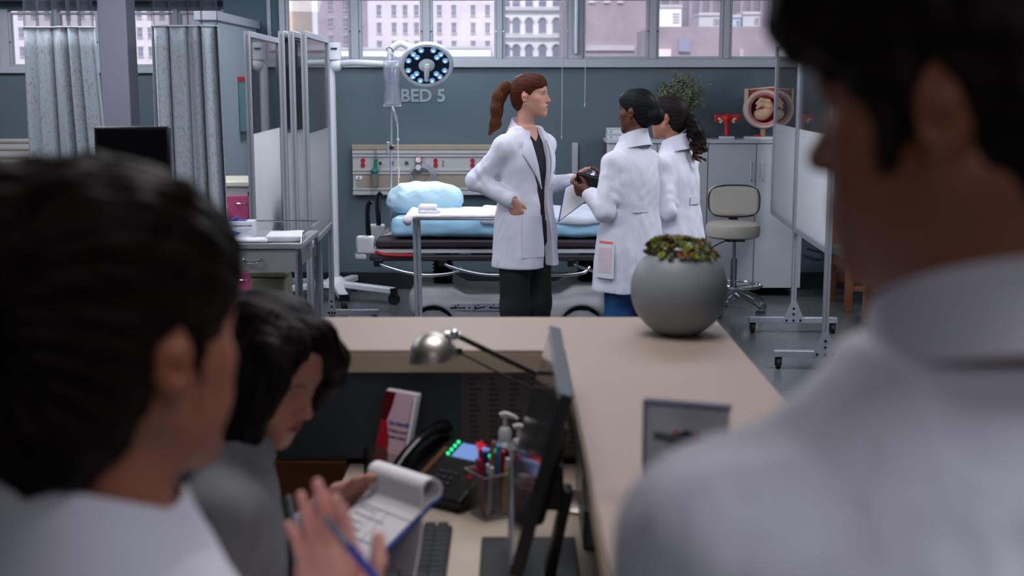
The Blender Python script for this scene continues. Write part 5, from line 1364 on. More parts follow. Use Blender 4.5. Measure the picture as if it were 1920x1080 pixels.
# acrylic sign holder on the counter
sg = thing('sign_holder', 'small upright clear sign holder with printed card on the counter', 'sign', (0.262, 1.86, CT), -0.32)
MB().bx(-0.062, 0.062, -0.002, 0.002, 0, 0.172).build('card', mat('sign_card', hx(236, 238, 240), 0.6), sg)
MB().bx(-0.065, 0.065, -0.006, -0.003, 0, 0.178).bx(-0.065, 0.065, 0.003, 0.006, 0, 0.178).build('acrylic_front', mat_glass('acrylic', (0.96, 0.97, 0.98), refl=0.9), sg)['kind'] = 'stuff'
MB().bx(-0.065, 0.065, -0.008, 0.008, 0.172, 0.179).bx(-0.066, -0.062, -0.008, 0.008, 0, 0.178).build('edge', mat('acrylic_edge', hx(92, 96, 116), 0.2), sg)['kind'] = 'stuff'
MB().bx(-0.065, 0.065, -0.03, 0.045, 0, 0.004).build('foot', MATS['acrylic'], sg)
M_sgn_g = mat('sign_green', hx(38, 66, 58), 0.6); M_sgn_o = mat('sign_orange', hx(196, 100, 52), 0.6)
def flat(nm, poly, m_, par): MB().prism(poly, 0.0006, Matrix.Translation((0, -0.0021, 0)) @ Matrix.Rotation(math.pi / 2, 4, 'X')).build(nm, m_, par)
flat('emblem_green', [(-0.05, 0.118), (-0.05, 0.13), (-0.02, 0.128), (0, 0.137), (0.02, 0.128), (0.045, 0.122), (0.02, 0.118), (0, 0.112), (-0.02, 0.112)], M_sgn_g, sg)
for s in (-1, 1): MB().prism([(s * 0.016 - 0.008, 0.127), (s * 0.016 + 0.008, 0.127), (s * 0.016, 0.136)][::s], 0.0006, Matrix.Translation((0, -0.0027, 0)) @ Matrix.Rotation(math.pi / 2, 4, 'X')).build('emblem_orange', M_sgn_o, sg)
for k, (x0, x1, z) in enumerate(((-0.03, 0.03, 0.108), (-0.02, 0.022, 0.103))): MB().bx(x0, x1, -0.0028, -0.002, z, z + 0.002).build('print_line', M_ink, sg)
text('heading', 'Please', 0.02, M_ink, sg, (-0.01, -0.0028, 0.084), (math.pi / 2, 0, 0), 0.0003, 0.0008)
flat('picture', [(-0.04, 0.035), (-0.018, 0.035), (-0.018, 0.068), (-0.04, 0.068)], mat('sign_picture', hx(34, 62, 76), 0.6, var=0.4, vscale=60), sg)
flat('red_mark', [(-0.038, 0.016), (-0.026, 0.016), (-0.026, 0.024), (-0.038, 0.024)], M_mred, sg)
# desk lamp
dl = thing('desk_lamp', 'brushed steel desk lamp with domed shade on thin arms', 'lamp', (0.17, 2.86, DZ))
M_brushed = mat('brushed_nickel', hx(196, 190, 184), 0.36, 0.95, var=0.15, vscale=8, stretch=(1, 1, 6))
lp = at(813, 668, 2.80) - Vector(dl.location)
Rl = Matrix.Rotation(-0.12, 3, 'Y')
rs = 0.055
pr = [(rs * math.cos(a), rs * math.sin(a) * 0.98) for a in np.linspace(0, math.pi / 2, 14)]; pr[-1] = (0, rs * 0.98)
pr = [(rs - 0.003, -0.004), (rs + 0.001, -0.006), (rs + 0.001, 0.0)] + pr
MB().lathe(pr, lp, 40, Rl).build('shade', M_brushed, dl)
MB().lathe([(0, 0.03), (0.05, 0.002), (0.052, -0.002)], lp, 32, Rl).build('shade_lining', M_whiteplastic, dl)
j1 = at(852, 627, 2.80) - Vector(dl.location); j2 = Vector((0.0, 0.0, 0.255))
MB().sph(tuple(j1), 0.013, 14).build('joint', M_chrome, dl)
MB().cyl(tuple(j1 + Vector((-0.02, 0, 0.0))), tuple(j1 + Vector((0.012, 0, -0.002))), 0.008, n=12).build('shade_neck', M_chrome, dl)
M_dkmetal = mat('dark_nickel', hx(70, 66, 62), 0.35, 0.9)
MB().cyl(tuple(j1), tuple(j2), 0.0062, n=10).build('arm', M_dkmetal, dl)
l2 = at(864, 662, 2.80) - Vector(dl.location)
MB().cyl(tuple(l2), tuple(j2 + Vector((0.0, 0, -0.045))), 0.0028, n=8).build('tension_rod', M_dkmetal, dl)
MB().bx(l2.x - 0.008, l2.x + 0.004, l2.y - 0.004, l2.y + 0.004, l2.z - 0.004, l2.z + 0.012).build('rod_clip', M_dkmetal, dl)
MB().sph(tuple(j2), 0.013, 14).build('joint', M_chrome, dl)
MB().cyl((0, 0, 0.015), tuple(j2), 0.0065, n=10).build('lower_arm', M_dkmetal, dl)
MB().lathe([(0, 0), (0.075, 0), (0.078, 0.008), (0.06, 0.018), (0.015, 0.024), (0, 0.024)], n=36).build('base', M_brushed, dl)
# monitor, seen nearly edge on
mt = thing('desktop_monitor', 'black flat monitor seen edge-on, facing the seated woman', 'monitor', (0.035, 2.39, DZ))
MB().bx(-0.10, 0.10, -0.14, 0.23, 0, 0.012).build('base', M_black, mt, bevel=0.004)
tl = math.radians(15)
Rm = Matrix.Rotation(tl, 3, 'Y')
mc = Vector((0.004 + 0.006, 0.0, 0.135))      # bottom edge of the screen, relative
def mloc(x, y, z): return mc + Rm @ Vector((x, y, z))
def mbox(m, x0, x1, y0, y1, z0, z1): return m.box(tuple(mloc((x0 + x1) / 2, (y0 + y1) / 2, (z0 + z1) / 2)), (x1 - x0, y1 - y0, z1 - z0), rot=Rm)
mc.x = -0.0035 - 0.035
mbox(MB(), 0.0, 0.022, -0.30, 0.30, 0, 0.328).build('case', M_black, mt, bevel=0.003)
mbox(MB(), 0.020, 0.045, -0.2, 0.2, 0.06, 0.25).build('back_cover', M_black, mt, bevel=0.012)
M_scr = mat('monitor_glass', hx(34, 38, 44), 0.12, var=0.03, coat=0.3)
mbox(MB(), -0.0015, 0.0, -0.287, 0.287, 0.022, 0.318).build('screen', M_scr, mt)
m = MB(); mbox(m, -0.004, 0.023, -0.303, 0.303, 0.328, 0.333); m.build('top_bezel', mat('bezel_grey', hx(62, 70, 78), 0.35), mt, bevel=0.002)
m = MB(); mbox(m, -0.004, 0.0, -0.30, 0.30, 0.0, 0.02); m.build('bottom_bezel', MATS['bezel_grey'], mt, bevel=0.001)
MB().box((0.055, 0.02, 0.09), (0.02, 0.06, 0.20), rot=(0, 0.2, 0)).build('stand_neck', M_black, mt, bevel=0.004)
MB().bx(0.03, 0.065, -0.01, 0.05, 0.15, 0.24).build('stand_bracket', M_black, mt, bevel=0.004)
t = thing('monitor_cable', 'black cable trailing across the desk behind the monitor', 'cable', (0.1, 2.4, DZ + 0.006))
MB().tube([(-0.02, -0.08, 0.03), (0.0, -0.02, 0.0), (0.08, 0.0, 0.0), (0.14, 0.02, 0.0), (0.195, 0.1, 0.0)], 0.005, n=8).build('cable_run', M_rubber, t)
# brochures in an acrylic rack
br = thing('brochure_rack', 'clear acrylic rack standing against the dark counter panel', 'rack', (-0.285, 3.02, DZ), -0.60)
M_acr = MATS['acrylic']
MB().bx(-0.062, 0.062, -0.045, -0.042, 0.0, 0.09).build('front_lip', M_acr, br)
MB().box((0.0, 0.03, 0.11), (0.124, 0.003, 0.22), rot=(-0.28, 0, 0)).build('back_plate', M_acr, br)
for s in (-1, 1): MB().bx(s * 0.062 - 0.0015, s * 0.062 + 0.0015, -0.045, 0.03, 0, 0.09).build('side_plate', M_acr, br)
MB().bx(-0.062, 0.062, -0.045, 0.035, 0, 0.003).build('base_plate', M_acr, br)
M_pk = mat('brochure_pink', hx(226, 190, 204), 0.4, coat=0.2); M_rd = mat('brochure_red', hx(168, 30, 44), 0.4, var=0.35, vscale=30, stretch=(3, 1, .6)); M_rd2 = mat('brochure_maroon', hx(92, 16, 24), 0.4)
rgb = random.Random(2)
for k in range(5):
    b_ = thing('brochure', ['pink and red health brochure at the front of the acrylic rack', 'white backed brochure directly behind the pink and red front one', 'brochure in the middle of the stack in the acrylic rack', 'second brochure from the back of the acrylic rack', 'rearmost brochure leaning on the back plate of the rack'][k], 'brochure', (-0.285, 3.02, DZ + 0.004), -0.60, 'brochures in the acrylic rack')
    Rb = Matrix.Rotation(-0.30, 4, 'X'); off = Matrix.Translation((0.0, -0.038 + 0.003 * k, 0.0)) @ Rb
    def sheet(x0, x1, z0, z1, y=0.0, th=0.0015):
        return [(x0, z0), (x1, z0), (x1, z1), (x0, z1)]
    RX4 = Matrix.Rotation(math.pi / 2, 4, 'X')
    MB().prism(sheet(-0.05, 0.05, 0, 0.228 + 0.001 * k), 0.0022, off @ RX4).build('leaflet', M_pk if k == 0 else M_paper, b_)
    if k == 0:
        F_ = off @ Matrix.Translation((0, -0.0023, 0)) @ RX4 @ Matrix.Diagonal((1, 1.045, 1, 1))
        MB().prism([(-0.05, 0.0), (-0.008, 0.0), (-0.004, 0.05), (-0.012, 0.075), (-0.012, 0.10), (-0.022, 0.13), (-0.03, 0.15), (-0.05, 0.15)], 0.0005, F_).build('red_photo', M_rd, b_)
        MB().prism([(-0.05, 0.15), (-0.03, 0.15), (-0.022, 0.18), (-0.016, 0.218), (-0.05, 0.218)], 0.0005, F_).build('dark_photo', M_rd2, b_)
        MB().prism([(-0.05, 0.066), (-0.006, 0.066), (-0.012, 0.085), (-0.05, 0.088)], 0.0007, F_).build('belt', mat('brochure_brown', hx(112, 60, 44), 0.5), b_)
        MB().prism([(0.041, 0.02), (0.05, 0.02), (0.05, 0.214), (0.041, 0.214)], 0.0006, F_).build('white_edge', M_paper, b_)
        MB().prism([(0.037, 0.04), (0.041, 0.04), (0.041, 0.205), (0.037, 0.205)], 0.0006, F_).build('blue_stripe', M_bluegrey, b_)
        for (tx, sz, zz_, mm, bd) in (('Get Scientific', 0.0135, 0.153, M_ink_blue, 0.0004), ('Thinking about', 0.0105, 0.135, M_ink, 0.0002), ('having a baby?', 0.0105, 0.120, M_ink, 0.0002)):
            q = text('print_line', tx, sz * 0.92, mm, b_, ext=0.0002, bold=bd)
            q.matrix_basis = off @ Matrix.Translation((0.010, -0.0030, zz_)) @ RX4 @ Matrix.Rotation(0, 4, 'Z')
    else:
        MB().prism(sheet(0.036, 0.05, 0.0, 0.21), 0.0006, off @ Matrix.Translation((0, -0.0023, 0)) @ RX4).build('blue_edge', M_bluegrey, b_)
# pinned schedule sheet
sh = thing('schedule_sheet', 'grey printed schedule sheet fixed to the counter panel', 'notice', (0.03, 3.196, 0.80))
MB().bx(-0.16, 0.19, -0.002, 0.002, 0.0, 0.238).build('sheet', mat('schedule_grey', hx(120, 120, 122), 0.7), sh)
m = MB()
for c in range(6):
    for r in range(13):
        w = random.Random(c * 31 + r).uniform(0.014, 0.034); m.bx(-0.14 + 0.052 * c, -0.14 + 0.052 * c + w, -0.0026, -0.002, 0.20 - 0.014 * r, 0.206 - 0.014 * r)
m.build('print', mat('schedule_ink', hx(84, 84, 88), 0.7), sh)['kind'] = 'stuff'
# phone
ph = thing('desk_phone', 'black desk telephone with lit green keys and blue display', 'phone', (-0.15, 2.93, DZ), -0.62)
Rk = Matrix.Rotation(0.42, 3, 'X')
def pbox(x0, x1, y0, y1, z0, z1): 
    m = MB(); c = Vector(((x0 + x1) / 2, (y0 + y1) / 2, (z0 + z1) / 2)); m.box(tuple(Rk @ c + Vector((0, 0, 0.062))), (x1 - x0, y1 - y0, z1 - z0), rot=Rk); return m
pbox(-0.11, 0.11, -0.105, 0.105, -0.016, 0.012).build('body', M_black, ph, bevel=0.008)
MB().prism([(-0.09, 0.0), (0.09, 0.0), (0.09, 0.11), (-0.09, 0.02)], 0.18, Matrix.Translation((-0.09, 0, 0)) @ Matrix(((0, 0, 1, 0), (1, 0, 0, 0), (0, 1, 0, 0), (0, 0, 0, 1)))).build('wedge_stand', M_black, ph)
pbox(-0.012, 0.068, 0.035, 0.085, 0.012, 0.015).build('display', mat('display_blue', hx(88, 120, 178), 0.3, emit=(0.16, 0.26, 0.55), estr=0.8), ph)
M_gled = mat('key_green', hx(20, 180, 100), 0.4, emit=(0.02, 0.85, 0.3), estr=1.6); M_kred = mat('key_red', hx(150, 20, 50), 0.4, emit=(0.6, 0.0, 0.08), estr=0.4); M_key = mat('phone_key', hx(52, 52, 56), 0.5)
gm = None
for (x, y) in ((-0.026, 0.04), (-0.026, 0.055), (-0.026, 0.07), (-0.026, 0.085), (0.085, 0.045), (0.085, 0.060), (0.085, 0.082)):
    q = MB().sph((0, 0, 0), 0.0042, 10).build('lit_key', M_gled, ph) if gm is None else link_mesh('lit_key', gm, M_gled, ph)
    gm = q.data; q.location = Rk @ Vector((x, y, 0.015)) + Vector((0, 0, 0.062))
km = None
for i in range(3):
    for j in range(4):
        q = MB().box((0, 0, 0), (0.014, 0.010, 0.004)).build('number_key', M_key, ph, bevel=0.001) if km is None else link_mesh('number_key', km, M_key, ph)
        km = q.data; q.location = Rk @ Vector((0.0 + 0.02 * i, -0.02 - 0.018 * j, 0.0135)) + Vector((0, 0, 0.062)); q.rotation_euler = (0.42, 0, 0)
for (x, y) in ((0.078, 0.01), (0.080, -0.02)):
    pbox(x - 0.007, x + 0.007, y - 0.005, y + 0.005, 0.012, 0.0155).build('red_key', M_kred, ph)
hs = MB().tube([tuple(Rk @ Vector((-0.082, -0.105, 0.025)) + Vector((0, 0, 0.062))), tuple(Rk @ Vector((-0.082, -0.07, 0.045)) + Vector((0, 0, 0.062))), tuple(Rk @ Vector((-0.082, 0.0, 0.056)) + Vector((0, 0, 0.062))), tuple(Rk @ Vector((-0.082, 0.07, 0.045)) + Vector((0, 0, 0.062))), tuple(Rk @ Vector((-0.082, 0.11, 0.025)) + Vector((0, 0, 0.062)))], [0.023, 0.019, 0.017, 0.019, 0.024], n=14)
hs.build('handset', M_black_gloss, ph)
MB().box(tuple(Rk @ Vector((-0.045, 0.0, 0.014)) + Vector((0, 0, 0.062))), (0.014, 0.12, 0.002), rot=Rk).build('label_strip', mat('label_amber', hx(96, 62, 24), 0.5), ph)
cd = [(-0.13 + 0.008 * math.cos(a), -0.06 - a * 0.0035, 0.012 + 0.008 * math.sin(a)) for a in np.linspace(0, 60, 240)]
c_ = thing('phone_cord', 'black coiled cord lying before the telephone', 'cord', (-0.15, 2.93, DZ), -0.62)
MB().tube(cd, 0.003, n=5, smooth=False).build('coil', M_rubber, c_)
# pump bottles
for k, (px, Y, lab) in enumerate(((947, 2.98, 'white pump bottle behind the pen cup, left of two'), (972, 3.06, 'white pump bottle partly behind the monitor'))):
    zt_b = at(px, 774 if k == 0 else 796, Y).z - DZ
    t = thing('pump_bottle', lab, 'bottle', (at(px, 850, Y).x, Y, DZ), 0, 'pump bottles on the desk')
    MB().lathe([(0, 0), (0.03, 0), (0.033, 0.01), (0.033, zt_b - 0.085), (0.02, zt_b - 0.07), (0.013, zt_b - 0.066), (0, zt_b - 0.066)], n=28).build('bottle', mat_glass('clear_bottle', (0.8, 0.84, 0.86), haze=0.25), t)
    MB().lathe([(0, zt_b - 0.074), (0.0155, zt_b - 0.074), (0.0165, zt_b - 0.045), (0.012, zt_b - 0.036), (0.005, zt_b - 0.034), (0.005, zt_b - 0.008), (0, zt_b - 0.008)], n=24).build('pump_collar', M_whiteplastic, t)
    MB().tube([(-0.012, 0, zt_b - 0.006), (0.0, 0, zt_b - 0.003), (0.02, -0.004, zt_b - 0.008), (0.03, -0.005, zt_b - 0.014)], [0.0065, 0.007, 0.0055, 0.0045], n=10).build('spout', M_whiteplastic, t)
# pen cup with pens
cup = thing('pen_cup', 'square wire mesh pen cup full of coloured pens', 'cup', (-0.048, 2.79, DZ), 0.55)
def mesh_mat():
    m = bpy.data.materials.new('wire_mesh'); m.use_nodes = True
    n = m.node_tree.nodes; l = m.node_tree.links; b = n['Principled BSDF']; b.inputs['Base Color'].default_value = (*hx(112, 114, 116), 1); b.inputs['Metallic'].default_value = 0.7; b.inputs['Roughness'].default_value = 0.4
    tc = n.new('ShaderNodeTexCoord'); ck = n.new('ShaderNodeTexChecker'); ck.inputs['Scale'].default_value = 420; l.new(tc.outputs['Object'], ck.inputs['Vector'])
    mr = n.new('ShaderNodeMapRange'); mr.inputs['To Min'].default_value = 0.32; mr.inputs['To Max'].default_value = 0.72; l.new(ck.outputs['Fac'], mr.inputs['Value']); l.new(mr.outputs[0], b.inputs['Alpha'])
    return m
M_meshm = mesh_mat()
b0, t0, hc_ = 0.034, 0.043, 0.105
V = []
for (s, z) in ((b0, 0.002), (t0, hc_)): V += [(-s, -s, z), (s, -s, z), (s, s, z), (-s, s, z)]
me = np_mesh('mesh_wall', V, [[0, 1, 5, 4], [1, 2, 6, 5], [2, 3, 7, 6], [3, 0, 4, 7]]); me.polygons.foreach_set('use_smooth', np.zeros(4, bool))
link_mesh('mesh_wall', me, M_meshm, cup)
MB().bx(-b0, b0, -b0, b0, 0, 0.003).build('bottom', M_steel, cup)
for s, z in ((t0, hc_), (b0, 0.003)): MB().tube([(-s, -s, z), (s, -s, z), (s, s, z), (-s, s, z)], 0.0022, n=6, closed=True, smooth=False).build('rim', M_steel, cup)
rg = random.Random(4)
PC = [('red marker', 'pen', (190, 20, 40), 0.0055, 0.135), ('blue-grey pen', 'pen', (92, 110, 160), 0.005, 0.13), ('bright red pen with star top', 'pen', (220, 20, 50), 0.005, 0.145), ('pink pencil', 'pencil', (206, 110, 110), 0.004, 0.175), ('navy pen with white end', 'pen', (40, 48, 120), 0.0045, 0.125),
      ('dark blue marker', 'pen', (24, 60, 150), 0.006, 0.142), ('black marker', 'pen', (26, 24, 34), 0.0065, 0.125), ('sky blue highlighter', 'pen', (70, 150, 210), 0.007, 0.155), ('deep red pen', 'pen', (170, 16, 30), 0.006, 0.15), ('green marker', 'pen', (60, 170, 80), 0.006, 0.138), ('yellow highlighter with white cap', 'pen', (214, 210, 80), 0.0075, 0.13), ('white pen', 'pen', (214, 212, 216), 0.005, 0.122)]
gx0 = [(-0.028, -0.018), (-0.02, 0.008), (-0.012, 0.02), (-0.004, 0.0), (-0.01, -0.018), (0.004, 0.018), (0.006, -0.004), (0.012, 0.008), (0.02, -0.006), (0.024, 0.016), (0.026, -0.02), (-0.022, -0.026)]
for k, ((nm, ct, col, r, ln_), (gx, gy)) in enumerate(zip(PC, gx0)):
    ca, sa = math.cos(0.55), math.sin(0.55)
    t = thing(ct, nm + ' standing in the wire mesh cup', ct, (-0.048 + gx * ca - gy * sa, 2.79 + gx * sa + gy * ca, DZ + 0.004), 0, 'pens in the mesh cup')
    R_ = Euler((rg.uniform(-.10, .10), rg.uniform(-.10, .10), 0)).to_matrix()
    pm_ = mat('pen_%02d' % k, hx(*col), 0.35)
    MB().lathe([(0, 0), (r * 0.5, 0.004), (r, 0.018), (r, ln_ - 0.02), (r * 1.05, ln_ - 0.018)], n=12, rot=R_).build('barrel', pm_, t)
    MB().lathe([(r * 1.1, ln_ - 0.022), (r * 1.1, ln_ - 0.002), (r * 0.7, ln_), (0, ln_)], n=12, rot=R_).build('cap', M_whiteplastic if k in (4, 10, 11) else pm_, t)
    if k == 2:
        pts = [((0.014 if i % 2 == 0 else 0.006) * math.cos(i * math.pi / 5), (0.014 if i % 2 == 0 else 0.006) * math.sin(i * math.pi / 5)) for i in range(10)]
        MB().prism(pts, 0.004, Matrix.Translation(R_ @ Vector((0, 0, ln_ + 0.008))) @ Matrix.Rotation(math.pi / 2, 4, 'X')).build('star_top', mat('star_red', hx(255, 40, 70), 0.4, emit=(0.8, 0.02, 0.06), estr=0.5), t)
# keyboard
kb = thing('keyboard', 'black keyboard on the desk before the monitor', 'keyboard', (-0.205, 2.46, DZ))
MB().bx(-0.075, 0.075, -0.22, 0.22, 0.0, 0.016).build('case', M_black, kb, bevel=0.004)
km = None
for r in range(5):
    for c in range(15):
        q = MB().box((0, 0, 0), (0.0235, 0.025, 0.009)).build('key', mat('key_black', hx(34, 34, 38), 0.4), kb, bevel=0.0015) if km is None else link_mesh('key', km, MATS['key_black'], kb)
        km = q.data; q.location = (-0.055 + 0.0275 * r, -0.203 + 0.029 * c, 0.020)
wr = MB().tube([(-0.10, -0.2, 0.008), (-0.105, 0, 0.01), (-0.10, 0.2, 0.008)], 0.012, n=8).build('wrist_rest', M_rubber, kb)
# mesh file organiser with papers under the counter edge
fo = thing('file_organiser', 'grey mesh file organiser behind the monitor under the counter', 'organiser', (0.20, 2.74, DZ))
MB().prism([(-0.17, 0), (0.17, 0), (0.17, 0.16), (-0.17, 0.085)], 0.004, Matrix.Translation((-0.05, 0, 0)) @ Matrix(((0, 0, 1, 0), (1, 0, 0, 0), (0, 1, 0, 0), (0, 0, 0, 1)))).build('side', M_meshm, fo)
MB().prism([(-0.17, 0), (0.17, 0), (0.17, 0.16), (-0.17, 0.085)], 0.004, Matrix.Translation((0.05, 0, 0)) @ Matrix(((0, 0, 1, 0), (1, 0, 0, 0), (0, 1, 0, 0), (0, 0, 0, 1)))).build('side', M_meshm, fo)
MB().bx(-0.05, 0.05, -0.17, -0.166, 0, 0.085).build('front', M_greyplastic, fo); MB().bx(-0.05, 0.054, -0.17, 0.17, 0, 0.004).build('bottom', M_greyplastic, fo)
for k, (x, c, h) in enumerate(((-0.03, (206, 208, 214), 0.2), (-0.01, (70, 64, 90), 0.17), (0.012, (190, 200, 204), 0.19), (0.03, (60, 130, 104), 0.18))):
    t = thing('paper_folder', ['white folder', 'dark violet folder', 'pale grey folder', 'green folder'][k] + ' standing in the mesh file organiser', 'folder', (0.20 + x, 2.75, DZ + 0.005), 0, 'folders in the organiser')
    MB().bx(-0.003, 0.003, -0.14, 0.14, 0, h).build('cover', mat('folder_%d' % k, hx(*c), 0.6), t)
    MB().bx(-0.0015, 0.0015, -0.135, 0.136, 0.004, h + 0.006).build('sheets', M_paper, t)
# office chair under the seated woman
oc = thing('office_chair', 'dark office chair under the seated woman in grey', 'chair', (-0.62, 2.2, 0))
MB().bx(-0.23, 0.24, -0.24, 0.24, 0.44, 0.50).build('seat', M_panel, oc, bevel=0.025)
MB().bx(-0.31, -0.26, -0.2, 0.2, 0.56, 0.86).build('backrest', M_panel, oc, bevel=0.02)
MB().bx(-0.31, -0.29, -0.03, 0.03, 0.42, 0.6).bx(-0.31, -0.1, -0.03, 0.03, 0.415, 0.44).build('back_support', M_black, oc)
MB().cyl((0, 0, 0.1), (0, 0, 0.44), 0.025, n=14).build('column', M_chrome, oc)
for k in range(5):
    d = Vector((math.cos(1.2566 * k), math.sin(1.2566 * k), 0))
    lg = MB().tube([tuple(d * 0.02 + Vector((0, 0, 0.12))), tuple(d * 0.28 + Vector((0, 0, 0.075)))], 0.02, n=8).build('leg', M_black, oc)
    MB().sph(tuple(d * 0.28 + Vector((0, 0, 0.032))), 0.032, 12).build('caster', M_rubber, lg)
# ------------------------------------------------------------------ people
def loft_pa(L, phi, z, off=0.0):
    """surface point at angle phi (0 right, 90 front, 180 left, 270 back) and height z"""
    a, b, cx, cy = L.sec(z); p = math.radians(phi); c, s = math.cos(p), math.sin(p)
    g = (abs(c / a) ** L.n + abs(s / b) ** L.n) ** (-1.0 / L.n)
    x, y = (g + off) * c + cx, (g + off) * s + cy
    q = L.o + L.r * x + L.f * y
    return Vector((q[0], q[1], z))
def cloth_patch(name, L, rows, nc, off, th, m, parent, lift=None, tilt=0.0, pk=90.0):
    """strip laid on a loft: rows of (z, phi0, phi1)"""
    rows = list(rows); V = []; Q = []
    nr = len(rows)
    for lay in (0, 1):
        for j, (z, p0, p1) in enumerate(rows):
            for i in range(nc + 1):
                u = i / nc; e = 0.0 if lift is None else lift(u, j / (nr - 1))
                ph = p0 + (p1 - p0) * u; q = loft_pa(L, ph, z, off + e + (th if lay else 0)); q.z -= tilt * math.cos(math.radians(ph - pk)); V.append(q)
    N = nr * (nc + 1)
    for lay in (0, 1):
        for j in range(nr - 1):
            for i in range(nc):
                a = lay * N + j * (nc + 1) + i; Q.append([a, a + 1, a + nc + 2, a + nc + 1] if lay else [a + nc + 1, a + nc + 2, a + 1, a])
    def side(idx):
        for a, b in zip(idx, idx[1:]): Q.append([a, b, b + N, a + N])
    side([i for i in range(nc + 1)]); side([(nr - 1) * (nc + 1) + i for i in range(nc, -1, -1)])
    side([j * (nc + 1) for j in range(nr - 1, -1, -1)]); side([j * (nc + 1) + nc for j in range(nr)])
    me = np_mesh(name, [tuple(v) for v in V], Q)
    bm = bmesh.new(); bm.from_mesh(me); bmesh.ops.recalc_face_normals(bm, faces=bm.faces[:]); bm.to_mesh(me); bm.free()
    me.set_sharp_from_angle(angle=math.radians(50))
    return link_mesh(name, me, m, parent)

def build_head(f, C, R, s, neck, male=False, neck_r=None):
    P = lambda x, y, z: C + R @ (s * V3(x, y, z))
    E = lambda c, r, k=0.015, mode='u', Q=None: f.ell(P(*c), [s * q for q in r], R if Q is None else Q, k * s, mode)
    K = lambda a, b, ra, rb, k=0.015, mode='u': f.cap(P(*a), P(*b), ra * s, rb * s, k * s, mode)
    nr = neck_r or (0.058 if male else 0.048)
    E((0, -.02, .03), (.073, .093, .085), 0)
    E((0, .025, -.02), (.062, .068, .090), .03)
    E((0, .038, .052), (.060, .050, .050), .03)
    for q in (-1, 1):
        K((q * .053, -.005, -.05), (q * (.020 if male else .014), .070, -.102), .019 if male else .016, .016, .03)
        E((q * .046, .050, -.018), (.022, .024, .020), .025)
        E((q * .036, .055, -.055), (.022, .022, .022), .025)
    E((0, .036, -.075), (.046, .050, .034), .02)
    E((0, .078, -.104), (.020 if male else .016, .014, .015), .02)
    K((-.032, .077, .022), (.032, .077, .022), .013 if male else .010, .013 if male else .010, .022)
    for q in (-1, 1):
        E((q * .031, .100, .003), (.0185, .019, .0115), .012, 's')
        E((q * .031, .0725, .003), (.0145, .0130, .0130), .004)
        E((q * .031, .0740, .0095), (.0165, .0125, .0055), .005)
    K((0, .086, .014), (0, .105, -.026), .0075, .0105, .013)
    E((0, .1085, -.031), (.0105, .0105, .0095), .008)
    for q in (-1, 1): E((q * .0115, .097, -.034), (.0078, .010, .0075), .006)
    E((0, .080, -.066), (.029, .018, .020), .02)
    K((-.019, .0905, -.0630), (0, .0970, -.0595), .0035, .0052, .005); K((.019, .0905, -.0630), (0, .0970, -.0595), .0035, .0052, .005)
    K((-.017, .0900, -.0695), (0, .0955, -.0720), .0040, .0062, .005); K((.017, .0900, -.0695), (0, .0955, -.0720), .0040, .0062, .005)
    K((-.023, .0930, -.0655), (.023, .0930, -.0655), .0016, .0016, .003, 's'); K((-.012, .099, -.0658), (.012, .099, -.0658), .0022, .0022, .003, 's')
    for q in (-1, 1):
        c, s_ = math.cos(q * 0.42), math.sin(q * 0.42)
        Q = R @ np.array([[c, s_, 0], [-s_, c, 0], [0, 0, 1]])
        tl = 0.12; Q = Q @ np.array([[1, 0, 0], [0, math.cos(tl), -math.sin(tl)], [0, math.sin(tl), math.cos(tl)]])
        E((q * .079, -.016, -.004), (.0085, .0185, .0320), .004, 'u', Q)
        E((q * .0865, -.0125, -.002), (.0085, .0105, .0200), .005, 's', Q)
        E((q * .0800, -.0070, -.010), (.0060, .0050, .0075), .004, 'u', Q)
        E((q * .0745, -.0075, -.036), (.0060, .0085, .0105), .008, 'u', Q)
        K((q * .066, -.008, .004), (q * .078, -.012, .0), .012, .012, .008)
    f.cap(P(0, -.022, -.055), neck, nr * s, nr * s * 1.1, 0.03 * s)
    if male: E((0, .022, -.135), (.012, .012, .016), .02)
